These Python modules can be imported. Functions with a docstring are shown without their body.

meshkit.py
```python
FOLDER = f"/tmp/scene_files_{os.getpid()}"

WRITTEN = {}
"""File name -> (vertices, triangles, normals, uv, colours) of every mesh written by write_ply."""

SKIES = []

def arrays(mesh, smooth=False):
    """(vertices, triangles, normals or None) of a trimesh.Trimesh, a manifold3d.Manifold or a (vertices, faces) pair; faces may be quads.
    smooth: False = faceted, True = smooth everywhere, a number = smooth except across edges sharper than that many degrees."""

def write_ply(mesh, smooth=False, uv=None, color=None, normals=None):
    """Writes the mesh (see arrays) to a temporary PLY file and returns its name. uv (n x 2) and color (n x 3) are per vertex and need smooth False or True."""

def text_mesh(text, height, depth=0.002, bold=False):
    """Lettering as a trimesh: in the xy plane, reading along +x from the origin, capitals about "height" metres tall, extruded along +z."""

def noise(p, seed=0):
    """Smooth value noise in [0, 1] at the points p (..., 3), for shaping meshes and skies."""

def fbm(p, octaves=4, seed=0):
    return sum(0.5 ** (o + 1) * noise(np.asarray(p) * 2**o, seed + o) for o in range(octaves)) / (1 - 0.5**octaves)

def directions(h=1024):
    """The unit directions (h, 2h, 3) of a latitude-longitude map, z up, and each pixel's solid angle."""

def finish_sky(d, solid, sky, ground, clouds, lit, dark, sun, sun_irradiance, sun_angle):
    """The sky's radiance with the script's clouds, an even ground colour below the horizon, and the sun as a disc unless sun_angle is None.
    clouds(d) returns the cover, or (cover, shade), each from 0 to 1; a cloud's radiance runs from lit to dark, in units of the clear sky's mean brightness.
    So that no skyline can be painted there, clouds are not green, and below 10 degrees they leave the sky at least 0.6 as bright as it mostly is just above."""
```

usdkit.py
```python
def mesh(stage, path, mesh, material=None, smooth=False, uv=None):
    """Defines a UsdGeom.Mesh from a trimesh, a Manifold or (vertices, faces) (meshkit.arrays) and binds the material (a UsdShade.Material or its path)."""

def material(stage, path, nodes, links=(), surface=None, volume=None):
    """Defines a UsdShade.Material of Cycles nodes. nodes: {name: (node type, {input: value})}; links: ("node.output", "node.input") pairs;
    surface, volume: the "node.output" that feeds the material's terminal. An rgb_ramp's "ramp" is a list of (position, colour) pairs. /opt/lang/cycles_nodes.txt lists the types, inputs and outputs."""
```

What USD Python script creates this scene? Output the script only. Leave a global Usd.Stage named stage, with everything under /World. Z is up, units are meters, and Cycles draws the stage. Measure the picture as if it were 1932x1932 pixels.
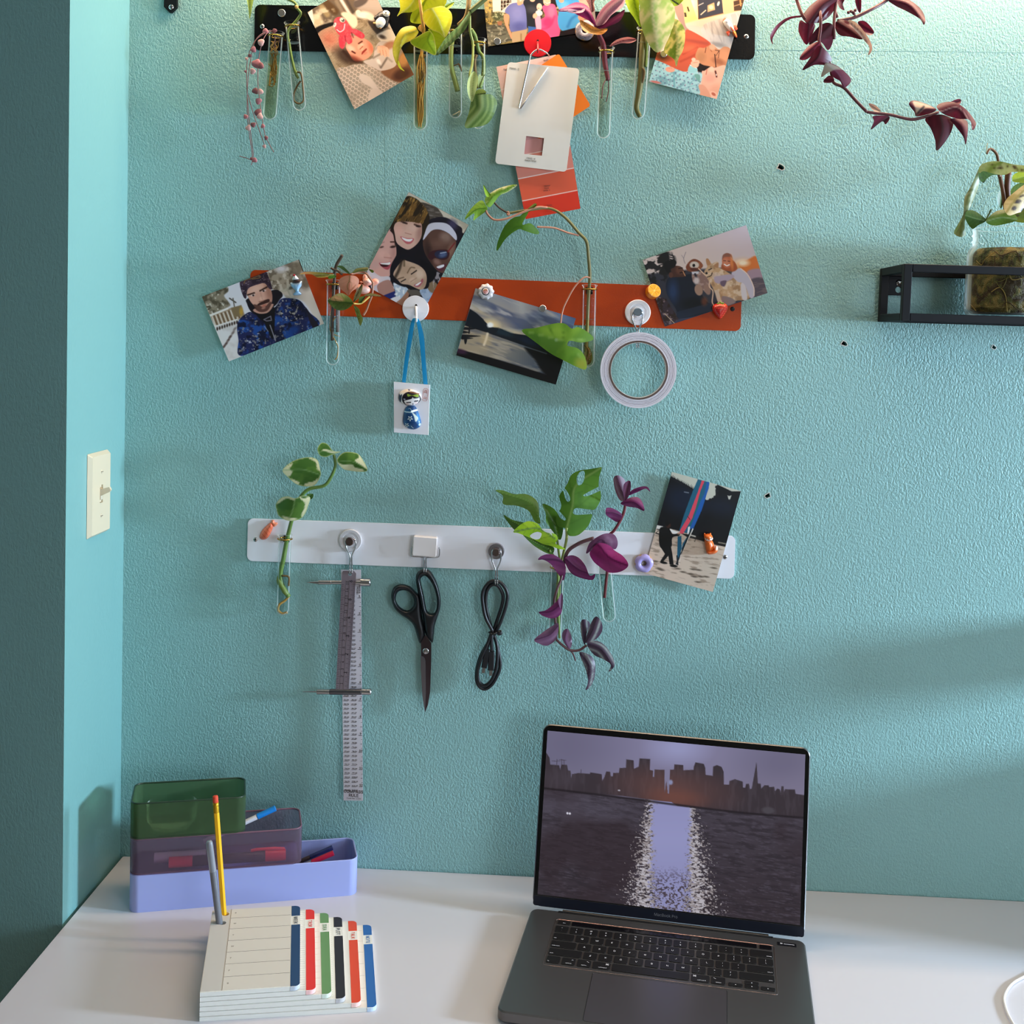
import math, random
import numpy as np, trimesh, usdkit, meshkit
import manifold3d as mf
import shapely
from shapely.geometry import Polygon
from pxr import Usd, UsdGeom, UsdLux, UsdShade, Gf, Sdf, Vt

stage = Usd.Stage.CreateInMemory()
UsdGeom.Xform.Define(stage, '/World')
rng = np.random.default_rng(7)
random.seed(7)

# ---------------------------------------------------------------- camera
FOC, PPX, PPY = 2209.75, 966.0, 757.94          # focal length and principal point in pixels of the 1932 px frame
PITCH, YAW, ROLL = 0.060077, 0.041109, 0.031119
CAM = np.array([0.0, -1.65964, 1.52465])
_f0 = np.array([-math.sin(YAW), math.cos(YAW), 0]); _r0 = np.array([math.cos(YAW), math.sin(YAW), 0]); _u0 = np.array([0, 0, 1.0])
FWD = _f0 * math.cos(PITCH) - _u0 * math.sin(PITCH); _u1 = _u0 * math.cos(PITCH) + _f0 * math.sin(PITCH)
RGT = _r0 * math.cos(ROLL) + _u1 * math.sin(ROLL); UPV = _u1 * math.cos(ROLL) - _r0 * math.sin(ROLL)
cam = UsdGeom.Camera.Define(stage, '/World/camera')
m4 = Gf.Matrix4d(*RGT, 0, *UPV, 0, *(-FWD), 0, *CAM, 1)
cam.AddTransformOp().Set(m4)
cam.CreateHorizontalApertureAttr(36.0); cam.CreateVerticalApertureAttr(36.0)
cam.CreateFocalLengthAttr(FOC / 1932 * 36.0)
cam.CreateVerticalApertureOffsetAttr((PPY - 966) / 1932 * 36.0)
cam.CreateClippingRangeAttr(Gf.Vec2f(0.05, 100))
EXPOSURE = 0.0
cam.CreateExposureAttr(EXPOSURE)

# ---------------------------------------------------------------- light
def rect_light(name, pos, direction, w, h, intensity, color, up=(0, 0, 1)):
    d = np.array(direction, float); d /= np.linalg.norm(d)
    x = np.cross(d, np.array(up, float)); x /= np.linalg.norm(x); y = np.cross(x, d)
    l = UsdLux.RectLight.Define(stage, '/World/' + name)
    l.AddTransformOp().Set(Gf.Matrix4d(*x, 0, *y, 0, *(-d), 0, *pos, 1))
    l.CreateWidthAttr(w); l.CreateHeightAttr(h); l.CreateIntensityAttr(intensity); l.CreateColorAttr(Gf.Vec3f(*color))
    return l
sky = UsdLux.DomeLight.Define(stage, '/World/sky'); sky.CreateIntensityAttr(2.0); sky.CreateColorAttr(Gf.Vec3f(0.62, 0.80, 1.0))
WX = 3.1                                             # the wall with the window, well to the right of the picture
COOL, WARM = (0.60, 0.79, 1.0), (1.0, 0.71, 0.47)
# daylight entering through the narrow window in the right-hand wall, near the corner with the back wall
rect_light('window_daylight', (WX + 0.10, -0.62, 1.55), (-1, 0.0, 0.0), 0.32, 0.31, 550.0, COOL)
# daylight from the wider window in the wall behind the camera, far to the right
rect_light('rear_window_daylight', (2.15, -3.19, 1.50), (0, 1, 0), 1.10, 0.80, 7.0, (0.84, 0.90, 1.0))
# the warm light batten under the shelf over the desk
rect_light('shelf_batten_light', (0.40, -0.072, 2.155), (0, 0.0, -1), 1.80, 0.022, 100.0, WARM, up=(0, 1, 0))
# the warm ceiling lamp over the middle of the room
rect_light('ceiling_lamp_light', (0.9, -1.9, 2.44), (0, 0, -1), 0.5, 0.5, 5.0, WARM, up=(0, 1, 0))

# ---------------------------------------------------------------- helpers
def ray(px, py): return FWD + RGT * ((px - PPX) / FOC) - UPV * ((py - PPY) / FOC)
def W(px, py, off=0.0):
    """The point standing off metres in front of the back wall that the pixel of the photograph shows."""
    d = ray(px, py); return CAM + d * ((-off - CAM[1]) / d[1])
def DK(px, py, z):
    d = ray(px, py); return CAM + d * ((z - CAM[2]) / d[2])
def SX(px, py, x):
    d = ray(px, py); return CAM + d * ((x - CAM[0]) / d[0])
def crop(x0, y0, s):
    return lambda pts: [(x0 + p[0] / s, y0 + p[1] / s) + tuple(p[2:]) for p in pts]
def s2l(c):
    if isinstance(c, str): c = [int(c[i:i + 2], 16) / 255 for i in (1, 3, 5)]
    c = np.asarray(c, float); return np.where(c <= 0.04045, c / 12.92, ((c + 0.055) / 1.055) ** 2.4)

LOOKS = {}
def mat(name, color='#808080', rough=0.5, metal=0.0, bump=None, mottle=None, **kw):
    """Principled material; bump = (noise scale, distance), mottle = (noise scale, second colour)."""
    if name in LOOKS: return LOOKS[name]
    p = {'base_color': s2l(color), 'roughness': rough, 'metallic': metal}
    p.update({k: v for k, v in kw.items()})
    nodes, links = {'p': ('principled_bsdf', p)}, []
    if bump or mottle:
        nodes['g'] = ('texture_coordinate', {})
    if bump:
        nodes['n'] = ('noise_texture', {'scale': bump[0], 'detail': 3.0, 'roughness': 0.55}); nodes['b'] = ('bump', {'distance': bump[1], 'strength': 1.0})
        links += [('g.object', 'n.vector'), ('n.fac', 'b.height'), ('b.normal', 'p.normal')]
    if mottle:
        nodes['n2'] = ('noise_texture', {'scale': mottle[0], 'detail': 4.0}); nodes['r'] = ('rgb_ramp', {'ramp': [(0.35, tuple(s2l(color))), (0.65, tuple(s2l(mottle[1])))]})
        links += [('g.object', 'n2.vector'), ('n2.fac', 'r.fac'), ('r.color', 'p.base_color')]
    LOOKS[name] = usdkit.material(stage, '/World/Looks/' + name, nodes, links, surface='p.BSDF'); return LOOKS[name]
def vc_mat(name, rough=0.4, translucent=0.0, emit=None, bump=None, spec=0.5, coat=0.0):
    """A material whose colour is the mesh's own printed or grown colour (primvar Cd)."""
    if name in LOOKS: return LOOKS[name]
    nodes = {'a': ('attribute', {'attribute': 'Cd'}), 'p': ('principled_bsdf', {'roughness': rough, 'specular_ior_level': spec, 'coat_weight': coat, 'coat_roughness': 0.08})}
    links, out = [('a.color', 'p.base_color')], 'p.BSDF'
    if emit is not None:
        nodes['p'][1]['emission_strength'] = emit; links = [('a.color', 'p.emission_color')]; nodes['p'][1]['base_color'] = (0.004, 0.004, 0.005)
    if bump:
        nodes['g'] = ('texture_coordinate', {}); nodes['n'] = ('noise_texture', {'scale': bump[0], 'detail': 3.0}); nodes['b'] = ('bump', {'distance': bump[1]})
        links += [('g.object', 'n.vector'), ('n.fac', 'b.height'), ('b.normal', 'p.normal')]
    if translucent:
        nodes['t'] = ('translucent_bsdf', {}); nodes['m'] = ('mix_closure', {'fac': translucent})
        links += [('a.color', 't.color'), ('p.BSDF', 'm.closure1'), ('t.BSDF', 'm.closure2')]; out = 'm.closure'
    LOOKS[name] = usdkit.material(stage, '/World/Looks/' + name, nodes, links, surface=out); return LOOKS[name]

NAMES = {}
def numbered(parent, name):
    k = (parent, name); n = NAMES.get(k, 0); NAMES[k] = n + 1
    return f'{parent}/{name}' if n == 0 else f'{parent}/{name}_{n:03d}'
def put(path, mesh, m, smooth=30, Cd=None):
    g = usdkit.mesh(stage, path, mesh, m, smooth=(True if (Cd is not None and smooth) else smooth))
    if Cd is not None:
        UsdGeom.PrimvarsAPI(g).CreatePrimvar('Cd', Sdf.ValueTypeNames.Color3fArray, 'vertex').Set(Vt.Vec3fArray.FromNumpy(np.asarray(Cd, np.float32)))
    g.CreateDoubleSidedAttr(True)
    return g.GetPrim()
def tagp(p, label, cat, group=None, kind=None):
    if label: p.SetCustomDataByKey('label', label)
    if cat: p.SetCustomDataByKey('category', cat)
    if group: p.SetCustomDataByKey('group', group)
    if kind: p.SetCustomDataByKey('kind', kind)
def VF(mesh):
    if hasattr(mesh, 'to_mesh'):
        q = mesh.to_mesh(); return np.array(q.vert_properties[:, :3], float), np.array(q.tri_verts)
    if isinstance(mesh, (tuple, list)):
        v, f = np.asarray(mesh[0], float), np.asarray(mesh[1], int)
        return v, (np.vstack([f[:, [0, 1, 2]], f[:, [0, 2, 3]]]) if f.shape[1] == 4 else f)
    return np.array(mesh.vertices, float), np.array(mesh.faces)
class Thing:
    """A top-level object: an Xform at the thing's base; parts are given in world coordinates."""
    def __init__(s, name, label, cat, loc, group=None):
        s.path = numbered('/World', name); s.loc = np.array(loc, float)
        x = UsdGeom.Xform.Define(stage, s.path); x.AddTranslateOp().Set(Gf.Vec3d(*map(float, loc))); tagp(x.GetPrim(), label, cat, group)
    def part(s, name, mesh, m, smooth=30, Cd=None, label=None, parent=None, kind=None):
        v, f = VF(mesh)
        pth = numbered(parent or s.path, name)
        p = put(pth, (v - s.loc, f), m, smooth, Cd); tagp(p, label, None, None, kind)
        return pth
def structure(name, mesh, m, label, smooth=False, parent=None):
    pth = numbered(parent or '/World', name); p = put(pth, mesh, m, smooth)
    if parent is None: tagp(p, label, None, None, 'structure')
    return pth

def cat(*ms):
    vs, fs, n = [], [], 0
    for q in ms:
        v, f = VF(q); vs.append(v); fs.append(f + n); n += len(v)
    return np.vstack(vs), np.vstack(fs)
def box(lo, hi):
    b = trimesh.creation.box([1, 1, 1]); v = (b.vertices + 0.5) * (np.array(hi) - np.array(lo)) + np.array(lo); return v, np.array(b.faces)
def hull(pts):
    h = trimesh.convex.convex_hull(np.asarray(pts, float)); return np.array(h.vertices), np.array(h.faces)
def frame(o, u, v, n=None):
    u, v = np.array(u, float), np.array(v, float); u /= np.linalg.norm(u); n = np.cross(u, v) if n is None else np.array(n, float); n /= np.linalg.norm(n); v = np.cross(n, u)
    return lambda P: np.array(o, float) + np.asarray(P)[..., :1] * u + np.asarray(P)[..., 1:2] * v + np.asarray(P)[..., 2:3] * n
def tf(mesh, fr):
    v, f = VF(mesh); return fr(v), f
def ring(w, h, r, n=6):
    """Rounded rectangle outline centred at the origin."""
    r = min(r, w / 2 - 1e-5, h / 2 - 1e-5); out = []
    for cx, cy, a0 in ((w / 2 - r, h / 2 - r, 0), (-w / 2 + r, h / 2 - r, 90), (-w / 2 + r, -h / 2 + r, 180), (w / 2 - r, -h / 2 + r, 270)):
        for k in range(n + 1):
            a = math.radians(a0 + 90 * k / n); out.append((cx + r * math.cos(a), cy + r * math.sin(a)))
    return np.array(out)
def slab(w, h, t, r, bev=0.0005, n=6):
    """Rounded plate with bevelled rims, in xy, from z = 0 to t."""
    b = min(bev, t / 2.01); A, B = ring(w - 2 * b, h - 2 * b, max(r - b, 1e-4), n), ring(w, h, r, n)
    z = lambda q, k: np.column_stack([q, np.full(len(q), k)])
    return hull(np.vstack([z(A, 0), z(B, b), z(B, t - b), z(A, t)]))
def lathe(profile, n=32, fr=None, close=False):
    """profile: (radius, height) pairs turned about z."""
    p = np.asarray(profile, float); k = len(p); a = np.arange(n) * 2 * np.pi / n
    v = np.stack([p[:, 0][:, None] * np.cos(a), p[:, 0][:, None] * np.sin(a), np.repeat(p[:, 1][:, None], n, 1)], -1).reshape(-1, 3)
    i, j = np.meshgrid(np.arange(k - 1), np.arange(n), indexing='ij'); j2 = (j + 1) % n
    f = np.stack([i * n + j, i * n + j2, (i + 1) * n + j2, (i + 1) * n + j], -1).reshape(-1, 4)
    if close: f = np.vstack([f, np.stack([(k - 1) * n + np.arange(n), (k - 1) * n + (np.arange(n) + 1) % n, (np.arange(n) + 1) % n, np.arange(n)], -1)])
    v, f = VF((v, f)); return (fr(v), f) if fr else (v, f)
def spline(P, n=8, closed=False):
    """Catmull-Rom through the points, n steps a span."""
    P = np.asarray(P, float); m = len(P)
    if m < 3 and not closed: return np.linspace(0, 1, n * (m - 1) + 1)[:, None] * (P[-1] - P[0]) + P[0]
    g = (lambda i: P[i % m]) if closed else (lambda i: P[i] if 0 <= i < m else (2 * P[0] - P[1] if i < 0 else 2 * P[-1] - P[-2]))
    t = np.arange(n)[:, None] / n; out = []
    for i in range(m if closed else m - 1):
        a, b, c, d = g(i - 1), g(i), g(i + 1), g(i + 2)
        out.append(0.5 * (2 * b + (c - a) * t + (2 * a - 5 * b + 4 * c - d) * t ** 2 + (3 * b - a - 3 * c + d) * t ** 3))
    if not closed: out.append(P[-1:])
    return np.vstack(out)
def tube(P, r, sides=10, closed=False, flat=None):
    """A swept round bar with closed ends; r a number or one per point; flat squashes it along its second axis."""
    P = np.asarray(P, float); n = len(P); r = np.broadcast_to(r, (n,)).astype(float)
    T = np.roll(P, -1, 0) - np.roll(P, 1, 0) if closed else np.gradient(P, axis=0)
    T /= np.linalg.norm(T, axis=1, keepdims=True) + 1e-12
    a = np.cross(T[0], [0, 1, 0.0]); a = a if np.linalg.norm(a) > 0.1 else np.cross(T[0], [1, 0, 0.0]); a /= np.linalg.norm(a); A = [a]
    for k in range(1, n):
        a = A[-1] - T[k] * (A[-1] @ T[k]); A.append(a / np.linalg.norm(a))
    A = np.array(A); B = np.cross(T, A) * (1 if flat is None else flat)
    ang = np.arange(sides) * 2 * np.pi / sides
    v = P[:, None] + r[:, None, None] * (np.cos(ang)[None, :, None] * A[:, None] + np.sin(ang)[None, :, None] * B[:, None])
    i, j = np.meshgrid(np.arange(n if closed else n - 1), np.arange(sides), indexing='ij'); j2 = (j + 1) % sides; i2 = (i + 1) % n
    f = np.stack([i * sides + j, i2 * sides + j, i2 * sides + j2, i * sides + j2], -1).reshape(-1, 4)
    v, f = VF((v.reshape(-1, 3), f))
    if not closed:
        v = np.vstack([v, P[:1], P[-1:]]); k = len(v) - 2; s = np.arange(sides); s2 = (s + 1) % sides
        f = np.vstack([f, np.stack([np.full(sides, k), s, s2], -1), np.stack([np.full(sides, k + 1), (n - 1) * sides + s2, (n - 1) * sides + s], -1)])
    return v, f
def ball(c, r, n=2, sc=(1, 1, 1)):
    s = trimesh.creation.icosphere(n, 1.0); return np.array(s.vertices) * r * np.array(sc) + np.array(c), np.array(s.faces)
def extrude(poly, t, fr=None):
    m = trimesh.creation.extrude_polygon(poly, t, engine='earcut'); v, f = np.array(m.vertices), np.array(m.faces)
    return (fr(v), f) if fr else (v, f)
def plate(pts, off, t, bev=0.0):
    """A plate traced on the plane off metres in front of the back wall, t thick towards the room; pts in photograph pixels."""
    P = np.array([W(x, y, off) for x, y in pts]); pl = Polygon(P[:, [0, 2]]).buffer(0)
    m = trimesh.creation.extrude_polygon(pl, t, engine='earcut'); v = np.array(m.vertices)
    return np.column_stack([v[:, 0], -off - v[:, 2], v[:, 1]]), np.array(m.faces)[:, ::-1]
def text(s, h, fr, bold=False, depth=0.00012, center=False):
    m = meshkit.text_mesh(s, h, depth, bold); v = np.array(m.vertices)
    if center: v[:, 0] -= (v[:, 0].min() + v[:, 0].max()) / 2; v[:, 1] -= (v[:, 1].min() + v[:, 1].max()) / 2
    return fr(v), np.array(m.faces)
def wallframe(px, py, off, ang=0.0):
    """u to the right, v up, n towards the room; ang turns it anticlockwise in degrees."""
    c, s = math.cos(math.radians(ang)), math.sin(math.radians(ang))
    return frame(W(px, py, off), (c, 0, s), (-s, 0, c), (0, -1, 0))
# ================================================================ the room
def wall_mat(name, color, sc=330.0, dist=0.0007, stretch=(1, 1, 1), fine=0.3):
    nodes = {'g': ('geometry', {}), 'mp': ('mapping', {'scale': stretch}), 'n': ('noise_texture', {'scale': sc, 'detail': 2.0, 'roughness': 0.45, 'distortion': 0.6}),
             'ramp': ('rgb_ramp', {'ramp': [(0.38, (0, 0, 0)), (0.56, (0.7, 0.7, 0.7)), (0.72, (1, 1, 1))]}),
             'big': ('noise_texture', {'scale': 9.0, 'detail': 2.0}), 'mr': ('map_range', {'from_min': 0.3, 'from_max': 0.7, 'to_min': 0.55, 'to_max': 1.0, 'clamp': True}),
             'mu': ('math', {'math_type': 'multiply'}), 'b': ('bump', {'distance': dist, 'strength': 0.85}), 'p': ('principled_bsdf', {'base_color': s2l(color), 'roughness': 0.42, 'specular_ior_level': 0.45})}
    links = [('g.position', 'mp.vector'), ('mp.vector', 'n.vector'), ('n.fac', 'ramp.fac'), ('g.position', 'big.vector'), ('big.fac', 'mr.value'), ('ramp.color', 'mu.value1'), ('mr.result', 'mu.value2'), ('mu.value', 'b.height'), ('b.normal', 'p.normal')]
    return usdkit.material(stage, '/World/Looks/' + name, nodes, links, surface='p.BSDF')
WALL = wall_mat('turquoise_wall_paint', '#8CB7B3', stretch=(1.0, 1.0, 0.72))
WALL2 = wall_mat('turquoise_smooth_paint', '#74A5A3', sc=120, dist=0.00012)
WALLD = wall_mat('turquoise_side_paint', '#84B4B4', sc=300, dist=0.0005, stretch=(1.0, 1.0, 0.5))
CX, ED = -0.626, 0.2                                   # the inside corner and how far the short wall comes forward
def wall_quad(a, b, z0, z1, t, inward):
    a, b, n = np.array(a, float), np.array(b, float), np.array(inward, float)
    P = [(*a, z0), (*b, z0), (*(b - n * t), z0), (*(a - n * t), z0), (*a, z1), (*b, z1), (*(b - n * t), z1), (*(a - n * t), z1)]
    return hull(P)
# back wall with the old nail holes really drilled into it
wb = mf.Manifold.cube([WX - CX + 0.2, 0.12, 2.5]).translate([CX - 0.1, 0, 0])
holes = []
for (px, py, r) in ((1473, 315, 0.0042), (1593, 648, 0.0036), (1449, 935, 0.0034), (1875, 655, 0.0026)):
    c = W(px, py); k = [(c[0] + r * (1 + 0.35 * math.sin(3 * a + px)) * math.cos(a), c[2] + r * (1 + 0.35 * math.cos(2 * a + py)) * math.sin(a)) for a in np.linspace(0, 2 * np.pi, 12, endpoint=False)]
    v = extrude(Polygon(k), 0.03); v3 = np.column_stack([v[0][:, 0], v[0][:, 2] - 0.005, v[0][:, 1]])
    wb = wb - mf.Manifold(mf.Mesh(vert_properties=v3.astype(np.float32), tri_verts=v[1][:, ::-1].astype(np.uint32)))
    holes.append((c, r, k))
wall_back = structure('wall_back', wb, WALL, 'turquoise orange-peel textured wall behind the desk and the strips')
HOLE = mat('hole_plaster', '#2a1512', 0.9); RIMM = mat('hole_rim_plaster', '#d9d5cc', 0.9)
for c, r, k in holes:
    structure('nail_hole', extrude(Polygon(k).buffer(-0.0002), 0.001, frame((0, 0.012, 0), (1, 0, 0), (0, 0, 1), (0, -1, 0))), HOLE, None, parent=wall_back)
    kk = Polygon([(p[0] * 1.0, p[1]) for p in k]); rim = kk.buffer(0.0009).difference(kk)
    structure('hole_rim', extrude(rim, 0.0004, frame((0, -0.00005, 0), (1, 0, 0), (0, 0, 1), (0, -1, 0))), RIMM, None, parent=wall_back)
CRACK = mat('hairline_crack', '#5d8d8b', 0.8)
def hairline(pts, w):
    return tube(np.array([W(x, y, 0.0) for x, y in pts]), w, 5)
structure('hairline_crack', hairline([(727, 160), (727, 330), (726, 520)], 0.00022), CRACK, None, parent=wall_back)
structure('hairline_crack', hairline([(1424, 94), (1560, 96), (1760, 97), (1932, 100)], 0.00024), CRACK, None, parent=wall_back)
def prism(pts, z0, z1): return hull([(x, y, z) for x, y in pts for z in (z0, z1)])
structure('wall_left', prism([(CX, 0.0), (CX, -ED), (CX - 0.1, -ED + 0.1), (CX - 0.1, 0.0)], 0, 2.5), WALL2, 'smooth turquoise return wall carrying the light switch')
structure('wall_side', prism([(CX, -ED), (-2.6, -ED + 0.36), (-2.6, -ED + 0.46), (CX - 0.1, -ED + 0.1)], 0, 2.5), WALLD, 'shaded turquoise wall face at the left edge')
FLOOR = mat('oak_floor', '#9a7a58', 0.45, mottle=(6, '#7d6146'))
structure('floor', box((-2.7, -3.3, -0.05), (WX + 0.15, 0.6, 0)), FLOOR, 'brown wooden floor under the desk')
structure('ceiling', box((-2.7, -3.3, 2.5), (WX + 0.15, 0.6, 2.55)), mat('ceiling_paint', '#b9b3aa', 0.8), 'white ceiling above the desk')
PALE = mat('pale_wall_paint', '#8d8378', 0.7)
FW = mf.Manifold.cube([WX + 2.75, 0.1, 2.5]).translate([-2.6, -3.3, 0]) - mf.Manifold.cube([1.2, 0.4, 0.9]).translate([1.55, -3.45, 1.05])
structure('wall_front', FW, PALE, 'pale wall behind the camera')
structure('wall_far_left', box((-2.7, -3.2, 0), (-2.6, 0.5, 2.5)), PALE, 'pale far wall of the room left of the alcove')
# right-hand wall with a narrow window opening close to the desk
wy0, wy1, wz0, wz1 = -0.80, -0.44, 1.38, 1.72
RW = mf.Manifold.cube([0.12, 3.4, 2.5]).translate([WX, -3.3, 0]) - mf.Manifold.cube([0.4, wy1 - wy0, wz1 - wz0]).translate([WX - 0.1, wy0, wz0])
structure('wall_right', RW, PALE, 'pale wall with the window right of the desk')
WFR = mat('window_white_paint', '#eeeeea', 0.4)
fr_ = [box((WX - 0.015, wy0 - 0.03, wz0 - 0.03), (WX + 0.02, wy1 + 0.03, wz0)), box((WX - 0.015, wy0 - 0.03, wz1), (WX + 0.02, wy1 + 0.03, wz1 + 0.03)),
       box((WX - 0.015, wy0 - 0.03, wz0), (WX + 0.02, wy0, wz1)), box((WX - 0.015, wy1, wz0), (WX + 0.02, wy1 + 0.03, wz1))]
wn = structure('window_1', cat(*fr_), WFR, 'white framed narrow window right of the desk')
structure('window_2', cat(box((1.52, -3.21, 1.02), (2.78, -3.17, 1.05)), box((1.52, -3.21, 1.95), (2.78, -3.17, 1.98)), box((1.52, -3.21, 1.05), (1.55, -3.17, 1.95)), box((2.75, -3.21, 1.05), (2.78, -3.17, 1.95))), WFR, 'white framed window behind the camera')
# ================================================================ photo prints on the strips
PRINT = vc_mat('glossy_photo_print', rough=0.28, spec=0.5, coat=0.25)
PAPER = mat('photo_paper_back', '#e9e6e1', 0.6)
hexc = lambda c: np.array([int(c[i:i + 2], 16) / 255 for i in (1, 3, 5)]) if isinstance(c, str) else np.asarray(c, float)
class Paint:
    """Ink laid on a print: x, y are the print's own coordinates, scaled as in the enlargement that it was measured from."""
    def __init__(s, X, Y): s.x, s.y = X, Y; s.c = np.zeros((len(X), 3))
    def _in(s, a, c, m=None):
        a = np.clip(a, 0, 1)
        if m is not None: a = a * m
        s.c = s.c * (1 - a[:, None]) + hexc(c) * a[:, None]; return a
    def fill(s, c): s.c[:] = hexc(c)
    def grad(s, p0, c0, p1, c1, m=None):
        d = np.array(p1, float) - p0; t = np.clip(((s.x - p0[0]) * d[0] + (s.y - p0[1]) * d[1]) / (d @ d), 0, 1)[:, None]
        g = hexc(c0) * (1 - t) + hexc(c1) * t; a = np.ones(len(s.x)) if m is None else m
        s.c = s.c * (1 - a[:, None]) + g * a[:, None]
    def ell(s, cx, cy, rx, ry, c, rot=0, soft=8, a=1, m=None):
        r = math.radians(rot); dx, dy = s.x - cx, s.y - cy; u, v = dx * math.cos(r) + dy * math.sin(r), -dx * math.sin(r) + dy * math.cos(r)
        d = (1 - np.sqrt((u / rx) ** 2 + (v / ry) ** 2)) * min(rx, ry)
        return s._in((d / soft + 0.5).clip(0, 1) * a, c, m)
    def mask(s, pts, soft=8, smooth=True):
        P = spline(pts, 6, True) if smooth else np.asarray(pts, float)
        g = Polygon(P).buffer(0); x0, y0, x1, y1 = g.bounds; out = np.zeros(len(s.x))
        k = np.nonzero((s.x > x0 - soft) & (s.x < x1 + soft) & (s.y > y0 - soft) & (s.y < y1 + soft))[0]
        if len(k):
            pt = shapely.points(s.x[k], s.y[k]); ins = shapely.contains(g, pt); d = shapely.distance(g.boundary, pt)
            out[k] = np.clip(np.where(ins, d, -d) / soft + 0.5, 0, 1)
        return out
    def poly(s, pts, c, soft=8, smooth=True, a=1, m=None):
        q = s.mask(pts, soft, smooth) * a; s._in(q, c, m); return q
    def line(s, pts, w, c, soft=6, a=1, m=None, smooth=True):
        P = spline(pts, 6) if smooth and len(pts) > 2 else np.asarray(pts, float)
        g = shapely.LineString(P); d = shapely.distance(g, shapely.points(s.x, s.y))
        return s._in(((w / 2 - d) / soft + 0.5).clip(0, 1) * a, c, m)
    def noise(s, sc, c, lo=0.45, hi=0.65, seed=0, m=None, a=1, st=(1, 1), ang=0, oct=3):
        r = math.radians(ang); u, v = s.x * math.cos(r) + s.y * math.sin(r), -s.x * math.sin(r) + s.y * math.cos(r)
        n = meshkit.fbm(np.stack([u / sc * st[0], v / sc * st[1], np.zeros(len(u))], -1), oct, seed)
        return s._in(((n - lo) / (hi - lo)).clip(0, 1) * a, c, m)
    def dots(s, step, c, r, ang=0, m=None, a=1, soft=4):
        t = math.radians(ang); u, v = s.x * math.cos(t) + s.y * math.sin(t), -s.x * math.sin(t) + s.y * math.cos(t)
        row = np.floor(v / step); uu = ((u / step + 0.5 * (row % 2)) % 1 - 0.5) * step; vv = (v / step % 1 - 0.5) * step
        return s._in((((r - np.hypot(uu, vv)) / soft) + 0.5).clip(0, 1) * a, c, m)
    def shade(s, cx, cy, rx, ry, f, rot=0, m=None, k=1.0):
        r = math.radians(rot); dx, dy = s.x - cx, s.y - cy; u, v = dx * math.cos(r) + dy * math.sin(r), -dx * math.sin(r) + dy * math.cos(r)
        a = np.exp(-((u / rx) ** 2 + (v / ry) ** 2)) * k
        if m is not None: a = a * m
        s.c = np.clip(s.c * (1 + (f - 1) * a[:, None]), 0, 1)
def sheet(corners, offs, nu, nv, curl=0.0):
    C = [W(*p, o) for p, o in zip(corners, offs)]
    u, v = np.meshgrid(np.linspace(0, 1, nu), np.linspace(0, 1, nv), indexing='xy'); u, v = u.ravel()[:, None], v.ravel()[:, None]
    bl = lambda A: A[0] * (1 - u) * (1 - v) + A[1] * u * (1 - v) + A[2] * u * v + A[3] * (1 - u) * v
    P = bl([np.array(c) for c in C]); P[:, 1] -= (curl * 4 * (u * (1 - u)))[:, 0]
    Q = bl([np.array(p, float) for p in corners])
    i, j = np.meshgrid(np.arange(nv - 1), np.arange(nu - 1), indexing='ij'); k = i * nu + j
    f = np.stack([k, k + nu, k + nu + 1, k + 1], -1).reshape(-1, 4); return P, VF((P, f))[1], Q
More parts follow.
